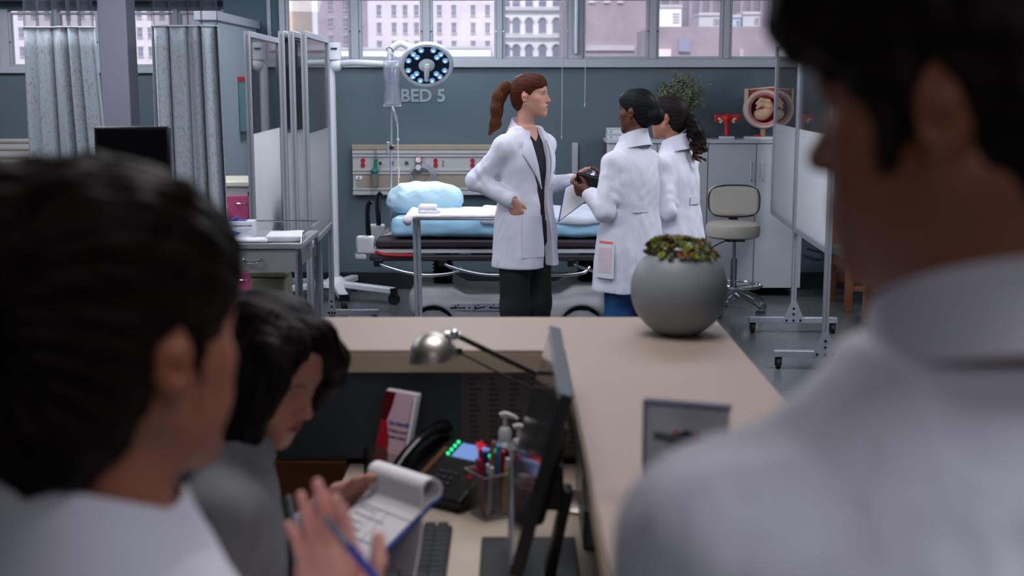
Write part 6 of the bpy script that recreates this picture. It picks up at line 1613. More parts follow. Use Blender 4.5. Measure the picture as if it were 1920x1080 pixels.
def face_color(C, R, s, skin, lip, brow, iris=(0.05, 0.03, 0.02), lid=0.0, blush=0.3, stubble=0.0):
    """lid 0 open .. 1 lowered; colours of skin, lips, brows, lashes and eyes, plus painted crease shade"""
    skin, lip, brow = np.array(skin), np.array(lip), np.array(brow)
    def fn(V):
        q = ((V - C) @ R) / s
        x, y, z = q[:, 0], q[:, 1], q[:, 2]; ax = np.abs(x)
        c = np.tile(skin, (len(V), 1))
        def mixin(w, col):
            nonlocal c
            w = np.clip(w, 0, 1)[:, None]; c = c * (1 - w) + np.array(col) * w
        front = (y > 0.045).astype(float)
        ch = np.exp(-(((ax - .042) / .018) ** 2 + ((z + .03) / .016) ** 2)) * front; mixin(blush * ch, skin * np.array([1.1, .72, .70]))
        nz_ = np.exp(-((ax / .012) ** 2 + ((z + .031) / .010) ** 2)) * (y > .1); mixin(0.35 * blush * nz_, skin * np.array([1.1, .7, .66]))
        er = np.exp(-(((ax - .082) / .012) ** 2 + ((z + .006) / .03) ** 2)); mixin(0.5 * er, skin * np.array([1.05, .72, .66]))
        if stubble: mixin(stubble * np.clip((-.035 - z) / .03, 0, 1) * (z > -.13) * (y > 0), skin * 0.7)
        lp = np.clip(1.5 * (1 - ((ax / .0235) ** 2 + ((z + .0655) / .0105) ** 2)), 0, 1) * (y > .08); mixin(lp, lip)
        ml = np.exp(-((z + .0657) / .0016) ** 2) * (ax < .022) * (y > .085); mixin(0.75 * ml, lip * 0.3)  # shade between the lips painted in
        bz = .0255 - 90.0 * np.maximum(ax - .034, 0) ** 2 - 9.0 * np.minimum(ax - .034, 0) ** 2
        br = np.exp(-((z - bz) / .0034) ** 2) * np.clip((ax - .011) / .006, 0, 1) * np.clip((.053 - ax) / .008, 0, 1) * front; mixin(0.85 * br, brow)
        ex = (ax - .031) / .0135; op = 0.0058 * (1 - lid) + 0.0004
        zc = .0035 - 0.004 * lid
        inside = (np.abs(ex) < 1)
        hh = op * np.sqrt(np.clip(1 - ex ** 2, 0, 1))
        ey = inside * np.clip((hh - np.abs(z - zc)) / .0009 + .5, 0, 1) * (y > .06)
        mixin(0.9 * ey, (0.62, 0.60, 0.60))
        ir = ey * np.clip((.0058 - np.sqrt((ax - .031) ** 2 + (z - zc) ** 2)) / .001 + .5, 0, 1); mixin(ir, iris)
        lash = inside * np.exp(-((z - (zc + hh * 0.95)) / .0014) ** 2) * (y > .06); mixin(0.95 * lash, brow * 0.15)
        shade = np.exp(-((ex / 1.2) ** 2 + ((z - .0115) / .004) ** 2)) * (y > .06); mixin(0.45 * shade, brow * 0.7 + skin * 0.3)  # shade of the lid crease painted into the skin colour
        nost = np.exp(-(((ax - .007) / .0035) ** 2 + ((z + .0405) / .0025) ** 2)) * (y > .09); mixin(0.85 * nost, skin * 0.12)  # dark of the nostril openings painted on
        return c
    return fn

def hand(f, W, T, Fg, N, curls, s=1.0, thumb=((.75, .55, .35), (.45, .85, .25), (.25, .95, .15)), spread=(0.10, 0.03, -0.05, -0.14), k=0.006, fat=1.0):
    """right or left hand: W wrist, T towards the thumb, Fg along the fingers, N out of the palm"""
    W = np.asarray(W, float); Fg = unit(Fg); T = unit(np.asarray(T) - Fg * np.dot(T, Fg)); N = unit(np.asarray(N) - Fg * np.dot(N, Fg) - T * np.dot(N, T))
    P = lambda x, y, z: W + s * (x * T + y * Fg + z * N)
    bx = (.030, .010, -.010, -.028); by = (.086, .090, .085, .076)
    seg = ((.042, .025, .021), (.046, .029, .022), (.042, .027, .021), (.033, .020, .018)); rad = ((.0092, .0082, .0074, .0062), (.0094, .0084, .0076, .0063), (.0090, .0080, .0072, .0060), (.0080, .0070, .0063, .0053))
    for j in range(4):
        for wx in (-.018, .018): f.cap(P(wx * 0.9, 0.0, 0), P(bx[j], by[j], 0), .0155 * s, .0115 * s, .012 * s)
    f.cap(P(.022, .018, .006), P(.034, .052, .008), .019 * s, .013 * s, .014 * s)
    f.cap(P(-.024, .02, .006), P(-.024, .06, .006), .015 * s, .011 * s, .014 * s)
    for j in range(4):
        d0 = unit(Fg + T * spread[j]); p = P(bx[j], by[j], 0); a = 0.0
        cj = curls[j]
        for q in range(3):
            a += math.radians(cj[q]); d = d0 * math.cos(a) + N * math.sin(a); e = p + d * seg[j][q] * s
            f.cap(p, e, rad[j][q] * s * fat, rad[j][q + 1] * s * fat, k * s if q else .009 * s); p = e
    p = P(.024, .022, .006); L_ = (.046, .034, .027); r_ = (.0145, .0112, .0098, .0078)
    for q in range(3):
        d = unit(thumb[q][0] * T + thumb[q][1] * Fg + thumb[q][2] * N); e = p + d * L_[q] * s
        f.cap(p, e, r_[q] * s, r_[q + 1] * s, k * s if q else .012 * s); p = e

def mask_side(C, rad):
    return lambda X, Y, Z: np.exp(-(((X - C[0]) ** 2 + (Y - C[1]) ** 2 + (Z - C[2]) ** 2) / rad ** 2))
def folds(f, L, z0, z1, n, amp, seed, tw=0.0):
    """drape folds running down a loft between z0 (start) and z1 (hem)"""
    rg_ = np.random.RandomState(seed); p1, p2 = rg_.uniform(0, 6.28, 2)
    def fn(X, Y, Z):
        x = (X - L.o[0]) * L.r[0] + (Y - L.o[1]) * L.r[1]; y = (X - L.o[0]) * L.f[0] + (Y - L.o[1]) * L.f[1]
        th = np.arctan2(y, x); w = np.clip((z0 - Z) / (z0 - z1), 0, 1) ** 0.8
        return (amp * w) * (np.sin(n * th + p1 + tw * Z) + 0.6 * np.sin((n * 1.7) * th + p2 - tw * 1.6 * Z))
    return f.full(fn, 'a')
def sleeve(f, A, Bp, Cp, r=(.062, .054, .046), k=0.03, wr=0.0035, seed=0):
    A, Bp, Cp = V3(*A), V3(*Bp), V3(*Cp)
    f.cap(A, Bp, r[0], r[1], k); f.cap(Bp, Cp, r[1], r[2], 0.02)
    rg_ = np.random.RandomState(seed)
    # creases winding round the sleeve, strongest near the elbow
    for (p, q, ra, rb, pk) in ((A, Bp, r[0], r[1], 1.0), (Bp, Cp, r[1], r[2], 0.0)):
        ba = q - p; L2 = float(ba @ ba); Ln = math.sqrt(L2); d = ba / Ln
        o_ = unit(np.cross(d, (0.3, 0.5, 0.8))); o2 = np.cross(d, o_); ph = rg_.uniform(0, 6.28, 4)
        def fn(X, Y, Z):
            x, y, z = X - p[0], Y - p[1], Z - p[2]
            t = (x * ba[0] + y * ba[1] + z * ba[2]) / L2
            u = x * o_[0] + y * o_[1] + z * o_[2]; v = x * o2[0] + y * o2[1] + z * o2[2]
            rad = np.sqrt(u * u + v * v); an = np.arctan2(v, u); R_ = ra + (rb - ra) * np.clip(t, 0, 1)
            m = np.exp(-((rad - R_) / .03) ** 2) * np.clip(t / .15, 0, 1) * np.clip((1 - t) / .1, 0, 1)
            m = m * (0.15 + 0.85 * np.exp(-((t - pk) / .35) ** 2))
            w = np.sin(t * Ln * 105 + 2.2 * np.sin(an + ph[0]) + ph[1]) * np.maximum(np.sin(an + ph[2] + t * 5), 0) + 0.6 * np.sin(t * Ln * 60 - 2.6 * np.sin(an + ph[3])) * np.maximum(np.sin(an + ph[1]), 0)
            return wr * m * w
        m_ = max(ra, rb) + .04
        f.put(fn, np.minimum(p, q) - m_, np.maximum(p, q) + m_, 0, 'a', 0.0)
def legs(f, hips, knees, ankles, r=(.085, .060, .040), k=0.02):
    for h_, kn, an in zip(hips, knees, ankles): f.cap(h_, kn, r[0], r[1], k); f.cap(kn, an, r[1], r[2], k)
def shoe(parent, p, d, m, name='shoe'):
    d = unit(d); R_ = frame(d); f = Field((p[0] - .17, p[1] - .17, -0.005), (p[0] + .17, p[1] + .17, 0.14), 0.008)
    P = lambda x, y, z: V3(p[0], p[1], 0) + R_ @ V3(x, y, z)
    f.cap(P(0, -.05, .04), P(0, .12, .03), .038, .034, 0); f.cap(P(0, -.03, .04), P(0, -.02, .09), .040, .036, .02)
    f.full(lambda X, Y, Z: 0.004 - Z + 0 * X + 0 * Y, 'i')
    return sdf_obj(name, f, m, parent)

M_skin = mat_attr('skin', 0.48, subs=0.12, spec=0.35, bump=0.08)
M_hair = mat_attr('hair', 0.5, spec=0.09, var=0.35, bump=0.35, bscale=420)
M_coat = mat('lab_coat_cotton', hx(226, 225, 238), 0.8, var=0.015, bump=0.75, bscale=24, stretch=(1, 1, 0.35))
M_coat2 = mat('lab_coat_lining', hx(222, 221, 234), 0.8, var=0.015)
M_scrub_black = mat('black_scrubs', hx(26, 26, 30), 0.8, var=0.1)
M_scrub_blue = mat('blue_scrubs', hx(30, 78, 132), 0.8, var=0.06)
M_pocket = mat('pocket_seam', hx(194, 194, 212), 0.8)
SK_FAIR = hx(206, 152, 132); SK_MID = hx(184, 128, 100); SK_DARK = hx(98, 62, 46); SK_OLIVE = hx(170, 118, 92)
LIP = hx(176, 100, 98)

def strands(C, R, s, base, light, mode, seed=0, freq=60):
    base, light = np.array(base), np.array(light)
    def fn(V):
        q = ((V - C) @ R) / s
        if mode == 'back': a = np.arctan2(q[:, 2] - .02, q[:, 0]) * 1.0 + q[:, 1] * 1.5
        else: a = np.arctan2(q[:, 1] + .02, q[:, 0]) + q[:, 2] * 0.8
        w = 0.5 + 0.28 * np.sin(a * freq * .37 + seed) + 0.22 * np.sin(a * freq + 2 * np.sin(a * 7 + seed))
        return base + (light - base) * np.clip(w, 0, 1)[:, None]
    return fn
def groove(f, C, R, s, mode, amp, freq, wob=2.0):
    def fn(X, Y, Z):
        x, y, z = X - C[0], Y - C[1], Z - C[2]
        q = [(x * R[0, i] + y * R[1, i] + z * R[2, i]) / s for i in range(3)]
        a = np.arctan2(q[2] - .02, q[0]) + q[1] * wob if mode == 'back' else np.arctan2(q[1] + .02, q[0]) + q[2] * wob
        return amp * (np.sin(a * freq) + 0.6 * np.sin(a * freq * 2.3 + 1.0))
    return f.full(fn, 'a')
def scalp(f, C, R, s, vol=1.0, line=0.0, ears=True):
    """hair pulled over the skull with a clear face and ears; line raises the hairline"""
    P = lambda x, y, z: C + R @ (s * V3(x, y, z))
    f.ell(P(0, -.024, .034), [s * q * vol for q in (.0815, .100, .0945)], R, 0)
    f.ell(P(0, -.055, -.02), [s * q * vol for q in (.066, .062, .075)], R, .02)
    f.ell(P(0, .030, .062), [s * q * vol for q in (.070, .068, .062)], R, .02)
    f.ell(P(0, .118, -.034 + line), [s * .074, s * .074, s * .094], R, .006, 's')
    f.ell(P(0, .045, -.085), [s * .12, s * .075, s * .085], R, .012, 's')
    if ears:
        for q in (-1, 1): f.ell(P(q * .085, -.008, -.012), [s * .022, s * .024, s * .034], R, .008, 's')

def open_front(f, L, zs, half, s0=0.0, y0=0.02):
    """cuts the open front of a coat: half width table over heights zs (world z), offset s0 to the person's right"""
    def fn(X, Y, Z):
        x = (X - L.o[0]) * L.r[0] + (Y - L.o[1]) * L.r[1]; y = (X - L.o[0]) * L.f[0] + (Y - L.o[1]) * L.f[1]
        w = np.interp(np.asarray(Z).ravel(), zs, half).reshape(np.asarray(Z).shape)
        c = np.interp(np.asarray(Z).ravel(), zs, s0 if isinstance(s0, (list, tuple)) else [s0] * len(zs)).reshape(np.asarray(Z).shape)
        return np.maximum(np.abs(x - c) - w, y0 - y)
    return f.full(fn, 's', 0.006)

# ---- the red-haired doctor
def redhead():
    root = thing('person', 'woman with auburn ponytail in an open white coat over black scrubs, facing right', 'person', (0.075, 7.30, 0), group='doctors by the bed')
    RT = frame((0.75, -0.66, 0)); r, fw = RT[:, 0], RT[:, 1]
    C = V3(0.030, -0.01, 1.677); RH = frame((0.955, -0.29, 0.02)); s = 0.98
    NB = V3(-0.005, -0.005, 1.50)
    hf = Field((-.18, -.24, 1.40), (.25, .20, 1.83), 0.0025)
    build_head(hf, C, RH, s, NB)
    Lc = Loft([(1.30, .13, .085), (1.40, .13, .085), (1.455, .11, .07), (1.50, .06, .055)], (0, 0, 0), RT)
    hf.loft(Lc, 0.03)
    Lskin = Loft([(.90, .155, .10), (1.05, .135, .09), (1.3, .145, .09), (1.38, .12, .07), (1.42, .06, .045)], (0, 0, 0), RT)
    bf = Field((-.45, -.4, 0.02), (.5, .4, 1.5), 0.014)
    bf.loft(Lskin, 0); legs(bf, [r * .085 + V3(0, 0, .93), -r * .085 + V3(0, 0, .93)], [r * .09 + V3(0, 0, .5) + fw * .02, -r * .09 + V3(0, 0, .5) + fw * .02], [r * .09 + V3(0, 0, .08), -r * .09 + V3(0, 0, .08)])
    SR, ER, WR_ = (-0.120, -0.130, 1.392), (-0.268, -0.085, 1.205), (-0.085, -0.175, 1.105)
    SL, EL, WL = (0.118, 0.128, 1.392), (0.085, 0.105, 1.165), (0.262, -0.03, 1.195)
    for a, b, c in ((SR, ER, WR_), (SL, EL, WL)): bf.cap(a, b, .042, .036, .03); bf.cap(b, c, .036, .026, .02)
    h1 = Field((-.14, -.30, .95), (.08, -.08, 1.16), 0.003)
    hand(h1, V3(-0.080, -0.176, 1.100), (0.80, -0.25, 0.40), (0.42, 0.16, -0.88), (0.1, 0.9, 0.2), ((25, 40, 25), (28, 42, 25), (30, 42, 25), (30, 42, 25)), 0.92, thumb=((.5, .8, .2), (.2, .95, .3), (.1, .95, .3)))
    h1.cap((-0.102, -.165, 1.118), (-0.080, -.176, 1.100), .026, .024, .01)
    h2 = Field((.2, -.16, 1.10), (.42, .08, 1.30), 0.003)
    hand(h2, V3(0.27, -0.035, 1.197), (0.05, -0.5, 0.85), (0.96, -0.12, -0.03), (-0.1, 0.85, 0.45), ((35, 45, 25), (40, 50, 25), (45, 50, 25), (45, 50, 25)), 0.92)
    h2.cap((0.24, -.02, 1.195), (0.27, -.035, 1.197), .026, .024, .01)
    sdf_obj('body', [hf, bf, h1, h2], M_skin, root, face_color(C, RH, s, SK_FAIR, LIP, hx(92, 58, 44), lid=0.25, iris=hx(70, 90, 90)))
    # hair
    f = Field((-.22, -.2, 1.36), (.2, .16, 1.83), 0.0035)
    scalp(f, C, RH, s, 1.0, 0.002); groove(f, C, RH, s, 'back', 0.0004, 43)
    HC, HL = hx(58, 29, 19), hx(84, 44, 28)
    sdf_obj('hair', f, M_hair, root, strands(C, RH, s, HC, HL, 'back', 1))
    tie = C + RH @ (s * V3(0, -.112, .045))
    f = Field((-.28, -.2, 1.36), (.06, .2, 1.80), 0.0035)
    t1 = tie + V3(-.035, 0, .008); t2 = tie + V3(-.068, 0, -.045); t3 = tie + V3(-.085, -.01, -.125); t4 = tie + V3(-.095, -.015, -.20); t5 = tie + V3(-.125, -.02, -.255)
    f.chain([tie, t1, t2, t3, t4, t5], [.017, .028, .034, .035, .031, .010], 0.02)
    f.noise(0.0014, 170, 3, (1, 1, .10)); f.noise(.003, 40, 6, (1, 1, .3))
    sdf_obj('ponytail', f, M_hair, root, strands(tie + V3(-.09, 0, -.1), np.eye(3), 1, HC, hx(104, 58, 36), 'down', 2, 40))
    MB().lathe([(.014, -.008), (.021, -.008), (.021, .008), (.014, .008), (.014, -.008)], tuple(tie + V3(-.008, 0, 0)), 20, Matrix.Rotation(math.pi / 2 - .2, 3, 'Y')).build('hair_tie', M_black, root)
    ear = C + RH @ (s * V3(.083, -.004, -.046)); MB().sph(tuple(ear), 0.0055, 10).build('earring', M_chrome, root)
    # scrubs
    Ls = Loft([(.86, .165, .118), (1.05, .142, .104), (1.28, .155, .116), (1.38, .13, .098), (1.44, .104, .078), (1.50, .066, .060)], (0, 0, 0), RT)
    f = Field((-.25, -.25, .84), (.25, .25, 1.5), 0.006); f.loft(Ls, 0); f.noise(.002, 40, 2)
    def vneck(X, Y, Z):
        x = X * r[0] + Y * r[1]; y = X * fw[0] + Y * fw[1]
        return np.maximum(np.abs(x) - np.maximum((Z - 1.42) * 0.75, -.01), 0.0 - y)
    f.full(vneck, 's', 0.004)
    sdf_obj('scrub_top', f, M_scrub_black, root)
    f = Field((-.3, -.3, .03), (.3, .3, 1.0), 0.009)
    f.loft(Loft([(.84, .165, .12), (.98, .16, .115)], (0, 0, 0), RT), 0)
    legs(f, [r * .088 + V3(0, 0, .90), -r * .088 + V3(0, 0, .90)], [r * .095 + V3(0, 0, .48) + fw * .01, -r * .095 + V3(0, 0, .48) + fw * .01], [r * .095 + V3(0, 0, .07), -r * .095 + V3(0, 0, .07)], (.098, .083, .075), .03)
    f.noise(.003, 30, 7, (1, 1, .4)); sdf_obj('trousers', f, M_scrub_black, root)
    for q in (1, -1): shoe(root, tuple(r * .095 * q), fw, M_black)
    # coat
    L = Loft([(.705, .205, .165), (.90, .198, .155), (1.12, .168, .128), (1.30, .182, .138), (1.37, .172, .126), (1.43, .138, .102), (1.485, .082, .076)], (0, 0, 0), RT)
    f = Field((-.42, -.4, .68), (.42, .4, 1.56), 0.006)
    f.loft(L, 0); f.cap(SR, tuple(V3(-.02, -.02, 1.435)), .058, .050, .04); f.cap(SL, tuple(V3(.02, .02, 1.435)), .058, .050, .04)
    for q in (1, -1): f.cap(tuple(r * .150 * q + V3(0, 0, 1.418)), tuple(r * .045 * q + V3(0, 0, 1.468)), .036, .044, .06)
    folds(f, L, 1.15, .70, 5, .006, 4)
    sleeve(f, SR, ER, WR_, (.064, .060, .045), seed=3, wr=.0055); sleeve(f, SL, EL, WL, (.062, .054, .044), seed=5, wr=.0045)
    for (e, w) in ((ER, WR_), (EL, WL)):
        d = unit(V3(*w) - V3(*e)); f.cap(V3(*w) - d * .005, V3(*w) + d * .06, .026, .031, .004, 's')
    f.noise(.0036, 24, 8, (1, 1, .4)); f.noise(.0016, 65, 9, (1, 1, .6))
    f.full(lambda X, Y, Z: .71 - Z + 0 * X + 0 * Y, 'i')
    open_front(f, L, [.6, .85, 1.10, 1.25, 1.40, 1.52, 1.6], [.050, .040, .034, .058, .068, .064, .064], [-.030, -.026, -.012, .004, .010, .004, 0], y0=.012)
    f.cap((0.0, 0.0, 1.43), tuple(NB + V3(.012, -.01, .1)), .058, .070, .004, 's')
    co = sdf_obj('lab_coat', f, M_coat, root)
    def rows(n, fn): return [fn(i / (n - 1)) for i in range(n)]
    # lapels: right (near) and left
    def lap(side):
        def fn(t):
            z = 1.16 + .275 * t
            inner = {1: 90 - (9 + 24 * t), -1: 90 + (19 + 10 * t)}[side]
            w = 27 * min(1, t * 1.4) if t < .78 else 27 * (1 - (t - .78) * 1.6)
            return (z, inner, inner - side * w)
        return rows(16, fn)
    for sd in (1, -1):
        cloth_patch('lapel', L, lap(sd), 6, .006, .005, M_coat2, root, lift=lambda u, v: .004 * math.sin(math.pi * u) + .003)
    # collar behind the neck
    Lk = Loft([(1.42, .092, .088), (1.46, .078, .080), (1.50, .064, .070), (1.53, .060, .066)], (0, 0.0, 0), RT)
    cloth_patch('collar', Lk, rows(7, lambda t: (1.428 + .088 * t, 122 - 2 * t, 418 + 2 * t)), 34, .005, .005, M_coat2, root, tilt=.040, lift=lambda u, v: .012 * (1 - v))
    cloth_patch('pocket', L, rows(8, lambda t: (.78 + .235 * t, 36, 78)), 8, .008, .003, M_coat, root, lift=lambda u, v: .034 * math.sin(math.pi * u) * v ** 1.5)
    cloth_patch('chest_pocket', L, rows(4, lambda t: (1.22 + .10 * t, 142, 160)), 4, .007, .003, M_coat, root)
    return root
redhead()

# ---- the two women in white coats seen from behind
def coat_back(root, L, S, E, W, hem, lo, hi, seed, neck, belt=None):
    f = Field(lo, hi, 0.006)
    f.loft(L, 0)
    zt_ = S[0][2]
    for q in (0, 1): f.cap(S[q], (S[q][0] * .15, S[q][1] * .15, zt_ + .07), .054, .050, .04)
    folds(f, L, L.z[-1] - .12, hem, 6, .0055, seed, 1.5)
    for q in (0, 1):
        sleeve(f, S[q], E[q], W[q], (.060, .053, .043), seed=seed + q, wr=.0045)
        d = unit(V3(*W[q]) - V3(*E[q])); f.cap(V3(*W[q]) - d * .005, V3(*W[q]) + d * .06, .026, .031, .004, 's')
    f.noise(.0036, 28, seed, (1, 1, .3)); f.noise(.0016, 70, seed + 1, (1, 1, .5))
    f.full(lambda X, Y, Z: hem - Z + 0 * X + 0 * Y, 'i')
    f.cap(neck[0], neck[1], .052, .066, .004, 's')
    return f
def intern_one():
    root = thing('person', 'dark-skinned woman with low black bun in a long white coat, back turned', 'person', (0.655, 7.05, 0), group='doctors by the bed')
    RT = frame((-0.72, 0.69, 0)); r, fw = RT[:, 0], RT[:, 1]
    C = V3(0.025, 0.03, 1.594); RH = frame((-0.80, 0.60, -0.04)); s = 0.97
    NB = V3(0.02, 0.0, 1.42)
    hf = Field((-.16, -.16, 1.34), (.2, .2, 1.74), 0.0034); build_head(hf, C, RH, s, NB, neck_r=.046)
    bf = Field((-.4, -.4, .02), (.4, .4, 1.45), 0.014)
    bf.loft(Loft([(.85, .15, .1), (1.0, .13, .09), (1.25, .15, .095), (1.38, .13, .075), (1.42, .06, .05)], (0, 0, 0), RT), 0)
    legs(bf, [r * .085 + V3(0, 0, .88), -r * .085 + V3(0, 0, .88)], [r * .09 + V3(0, 0, .47), -r * .09 + V3(0, 0, .47)], [r * .09 + V3(0, 0, .08), -r * .09 + V3(0, 0, .08)])
    S = ((-.106, -.11, 1.318), (.106, .11, 1.318)); E = ((-.155, -.165, 1.06), (.04, .23, 1.10)); W = ((-.232, -.095, 1.145), (-.13, .215, 1.19))
    for q in (0, 1): bf.cap(S[q], E[q], .04, .034, .03); bf.cap(E[q], W[q], .034, .025, .02)
    h1 = Field((-.42, -.2, 1.08), (-.19, .08, 1.28), 0.003)
    hand(h1, V3(-.238, -.088, 1.152), (-.2, -.35, .9), (-.80, .55, .28), (.1, .75, .6), ((30, 40, 25), (35, 40, 25), (40, 40, 25), (45, 40, 25)), .92)
    h1.cap((-.215, -.105, 1.135), (-.238, -.088, 1.152), .026, .023, .01)
    h2 = Field((-.32, .08, 1.1), (-.08, .32, 1.3), 0.003)
    hand(h2, V3(-.137, .21, 1.193), (.2, .2, .9), (-.9, -.35, .1), (-.3, -.8, .4), ((30, 40, 25), (35, 40, 25), (40, 40, 25), (45, 40, 25)), .92)
    h2.cap((-.115, .22, 1.185), (-.137, .21, 1.193), .026, .023, .01)
    sdf_obj('body', [hf, bf, h1, h2], M_skin, root, face_color(C, RH, s, SK_DARK, hx(96, 54, 48), hx(16, 12, 12)))
    f = Field((-.16, -.2, 1.40), (.26, .2, 1.76), 0.0035); scalp(f, C, RH, s, 1.02, .004, True); groove(f, C, RH, s, 'back', .0004, 41)
    HC, HL = hx(14, 13, 14), hx(36, 36, 42)
    sdf_obj('hair', f, M_hair, root, strands(C, RH, s, HC, HL, 'back', 3))
    bc_ = C + RH @ (s * V3(.0, -.125, -.028))
    f = Field(bc_ - .08, bc_ + .08, 0.0035); f.ell(bc_, (.050, .040, .052), None, 0); f.ell(bc_ + V3(.01, 0, .008), (.036, .036, .04), None, .01)
    f.cap(bc_, C + RH @ (s * V3(0, -.09, -.02)), .038, .05, .02); groove(f, bc_, np.eye(3), 1, 'down', .001, 18, 20)
    sdf_obj('bun', f, M_hair, root, strands(bc_, np.eye(3), 1, HC, HL, 'down', 5, 40))
    f = Field((-.3, -.3, .03), (.3, .3, 1.0), 0.010)
    f.loft(Loft([(.80, .16, .12), (.95, .155, .112)], (0, 0, 0), RT), 0)
    legs(f, [r * .085 + V3(0, 0, .86), -r * .085 + V3(0, 0, .86)], [r * .09 + V3(0, 0, .46), -r * .09 + V3(0, 0, .46)], [r * .09 + V3(0, 0, .07), -r * .09 + V3(0, 0, .07)], (.095, .078, .07), .03)
    f.noise(.003, 30, 17, (1, 1, .4)); sdf_obj('trousers', f, M_scrub_blue, root)
    for q in (1, -1): shoe(root, tuple(r * .09 * q), fw, M_whiteplastic)
    L = Loft([(.60, .222, .185), (.85, .205, .165), (1.06, .168, .128), (1.23, .178, .128), (1.31, .165, .112), (1.37, .12, .085), (1.425, .074, .066)], (0, 0, 0), RT)
    f = coat_back(root, L, S, E, W, .615, (-.42, -.42, .58), (.42, .42, 1.5), 21, ((.0, 0, 1.36), tuple(NB + V3(.0, .01, .1))))
    vp = loft_pa(L, 196, .62, 0); vq = loft_pa(L, 196, .76, 0)
    f.cap((vp.x, vp.y, .56), (vq.x, vq.y, .76), .012, .002, .004, 's')
    sdf_obj('lab_coat', f, M_coat, root)
    def rows(n, fn): return [fn(i / (n - 1)) for i in range(n)]
    Lk = Loft([(1.37, .100, .096), (1.41, .082, .082), (1.455, .064, .068), (1.485, .060, .064)], (.010, 0.0, 0), RT)
    cloth_patch('collar', Lk, rows(7, lambda t: (1.39 + .088 * t, 130 - 4 * t, 410 + 4 * t)), 30, .006, .005, M_coat2, root, tilt=.028, lift=lambda u, v: .001)
    cloth_patch('pocket', L, rows(6, lambda t: (.70 + .185 * t, 164, 196)), 6, .010, .004, M_coat2, root)
    cloth_patch('coral_card', L, rows(3, lambda t: (.868 + .032 * t, 166, 192)), 5, .011, .0015, mat('coral_paper', hx(226, 120, 108), 0.7), root)
    cloth_patch('pocket_paper', L, rows(3, lambda t: (.73 + .135 * t, 168, 192)), 5, .0142, .001, mat('blush_paper', hx(218, 198, 206), 0.8), root)
    cloth_patch('half_belt', L, rows(3, lambda t: (1.055 + .045 * t, 215, 262)), 8, .004, .003, M_coat2, root)
    return root
intern_one()
def intern_two():
    root = thing('person', 'woman with long curly dark ponytail in a white coat, beside the plant', 'person', (0.945, 7.42, 0), group='doctors by the bed')
    RT = frame((-0.80, 0.60, 0)); r, fw = RT[:, 0], RT[:, 1]
    C = V3(-.045, 0.02, 1.552); RH = frame((-0.90, 0.42, -0.06)); s = 0.97
    NB = V3(-.01, 0, 1.38)
    hf = Field((-.22, -.16, 1.30), (.14, .18, 1.70), 0.0034); build_head(hf, C, RH, s, NB, neck_r=.045)
    bf = Field((-.4, -.4, .02), (.4, .4, 1.42), 0.014)
    bf.loft(Loft([(.82, .15, .1), (.98, .13, .09), (1.22, .15, .095), (1.34, .13, .075), (1.38, .06, .05)], (0, 0, 0), RT), 0)
    legs(bf, [r * .085 + V3(0, 0, .85), -r * .085 + V3(0, 0, .85)], [r * .09 + V3(0, 0, .46), -r * .09 + V3(0, 0, .46)], [r * .09 + V3(0, 0, .08), -r * .09 + V3(0, 0, .08)])
    S = ((-.09, -.122, 1.285), (.09, .122, 1.285)); E = ((-.065, -.195, 1.03), (-.05, .2, 1.05)); W = ((-.165, -.115, 1.06), (-.22, .12, 1.1))
    for q in (0, 1): bf.cap(S[q], E[q], .04, .034, .03); bf.cap(E[q], W[q], .034, .025, .02)
    h1 = Field((-.36, -.22, .98), (-.13, .06, 1.18), 0.003)
    hand(h1, V3(-.172, -.108, 1.062), (-.1, -.2, .9), (-.85, .5, .1), (.3, .8, .3), ((30, 40, 25), (35, 40, 25), (40, 40, 25), (45, 40, 25)), .9)
    h1.cap((-.15, -.125, 1.058), (-.172, -.108, 1.062), .026, .023, .01)
    h2 = Field((-.42, -.02, 1.02), (-.17, .24, 1.2), 0.003)
    hand(h2, V3(-.226, .116, 1.102), (.1, .2, .9), (-.9, -.3, .1), (-.2, -.8, .3), ((30, 40, 25), (35, 40, 25), (40, 40, 25), (45, 40, 25)), .9)
    h2.cap((-.20, .13, 1.095), (-.226, .116, 1.102), .026, .023, .01)
    sdf_obj('body', [hf, bf, h1, h2], M_skin, root, face_color(C, RH, s, SK_MID, LIP, hx(30, 22, 20)))
    f = Field((-.24, -.2, 1.36), (.16, .2, 1.72), 0.0035); scalp(f, C, RH, s, 1.03, .004, True); groove(f, C, RH, s, 'back', .0006, 37)
    HC, HL = hx(20, 17, 16), hx(44, 38, 36)
    sdf_obj('hair', f, M_hair, root, strands(C, RH, s, HC, HL, 'back', 3))
    tie = C + RH @ (s * V3(0, -.115, -.002))
    f = Field((-.08, -.28, 1.16), (.32, .22, 1.66), 0.004)
    p = [tie, tie + V3(.03, -.01, -.03), tie + V3(.055, -.02, -.09), tie + V3(.075, -.025, -.15), tie + V3(.078, -.02, -.20)]
    f.chain(p, [.026, .036, .040, .034, .014], .02)
    rg_ = np.random.RandomState(9)
    for i in range(26):   # loose curls
        t = rg_.uniform(.5, 3.6); b0 = p[int(t)] + (p[min(int(t) + 1, 4)] - p[int(t)]) * (t % 1); a0 = rg_.uniform(0, 6.28); rr_ = rg_.uniform(.026, .042)
        prev_ = None
        for q in range(9):
            a = a0 + q * 0.75; c = b0 + V3(math.cos(a) * rr_, math.sin(a) * rr_, -.010 * q)
            if prev_ is not None: f.cap(prev_, c, .0065, .006, .003)
            prev_ = c
    f.noise(.0015, 150, 4, (1, 1, .4))
    def curlcol(V):
        w = np.clip((1.44 - V[:, 2]) / .16, 0, 1) * (0.5 + 0.5 * np.sin(V[:, 0] * 240 + V[:, 2] * 160)); w = w[:, None]
        return np.array(HC) * (1 - w) + np.array(hx(112, 82, 62)) * w
    sdf_obj('curly_ponytail', f, M_hair, root, curlcol)
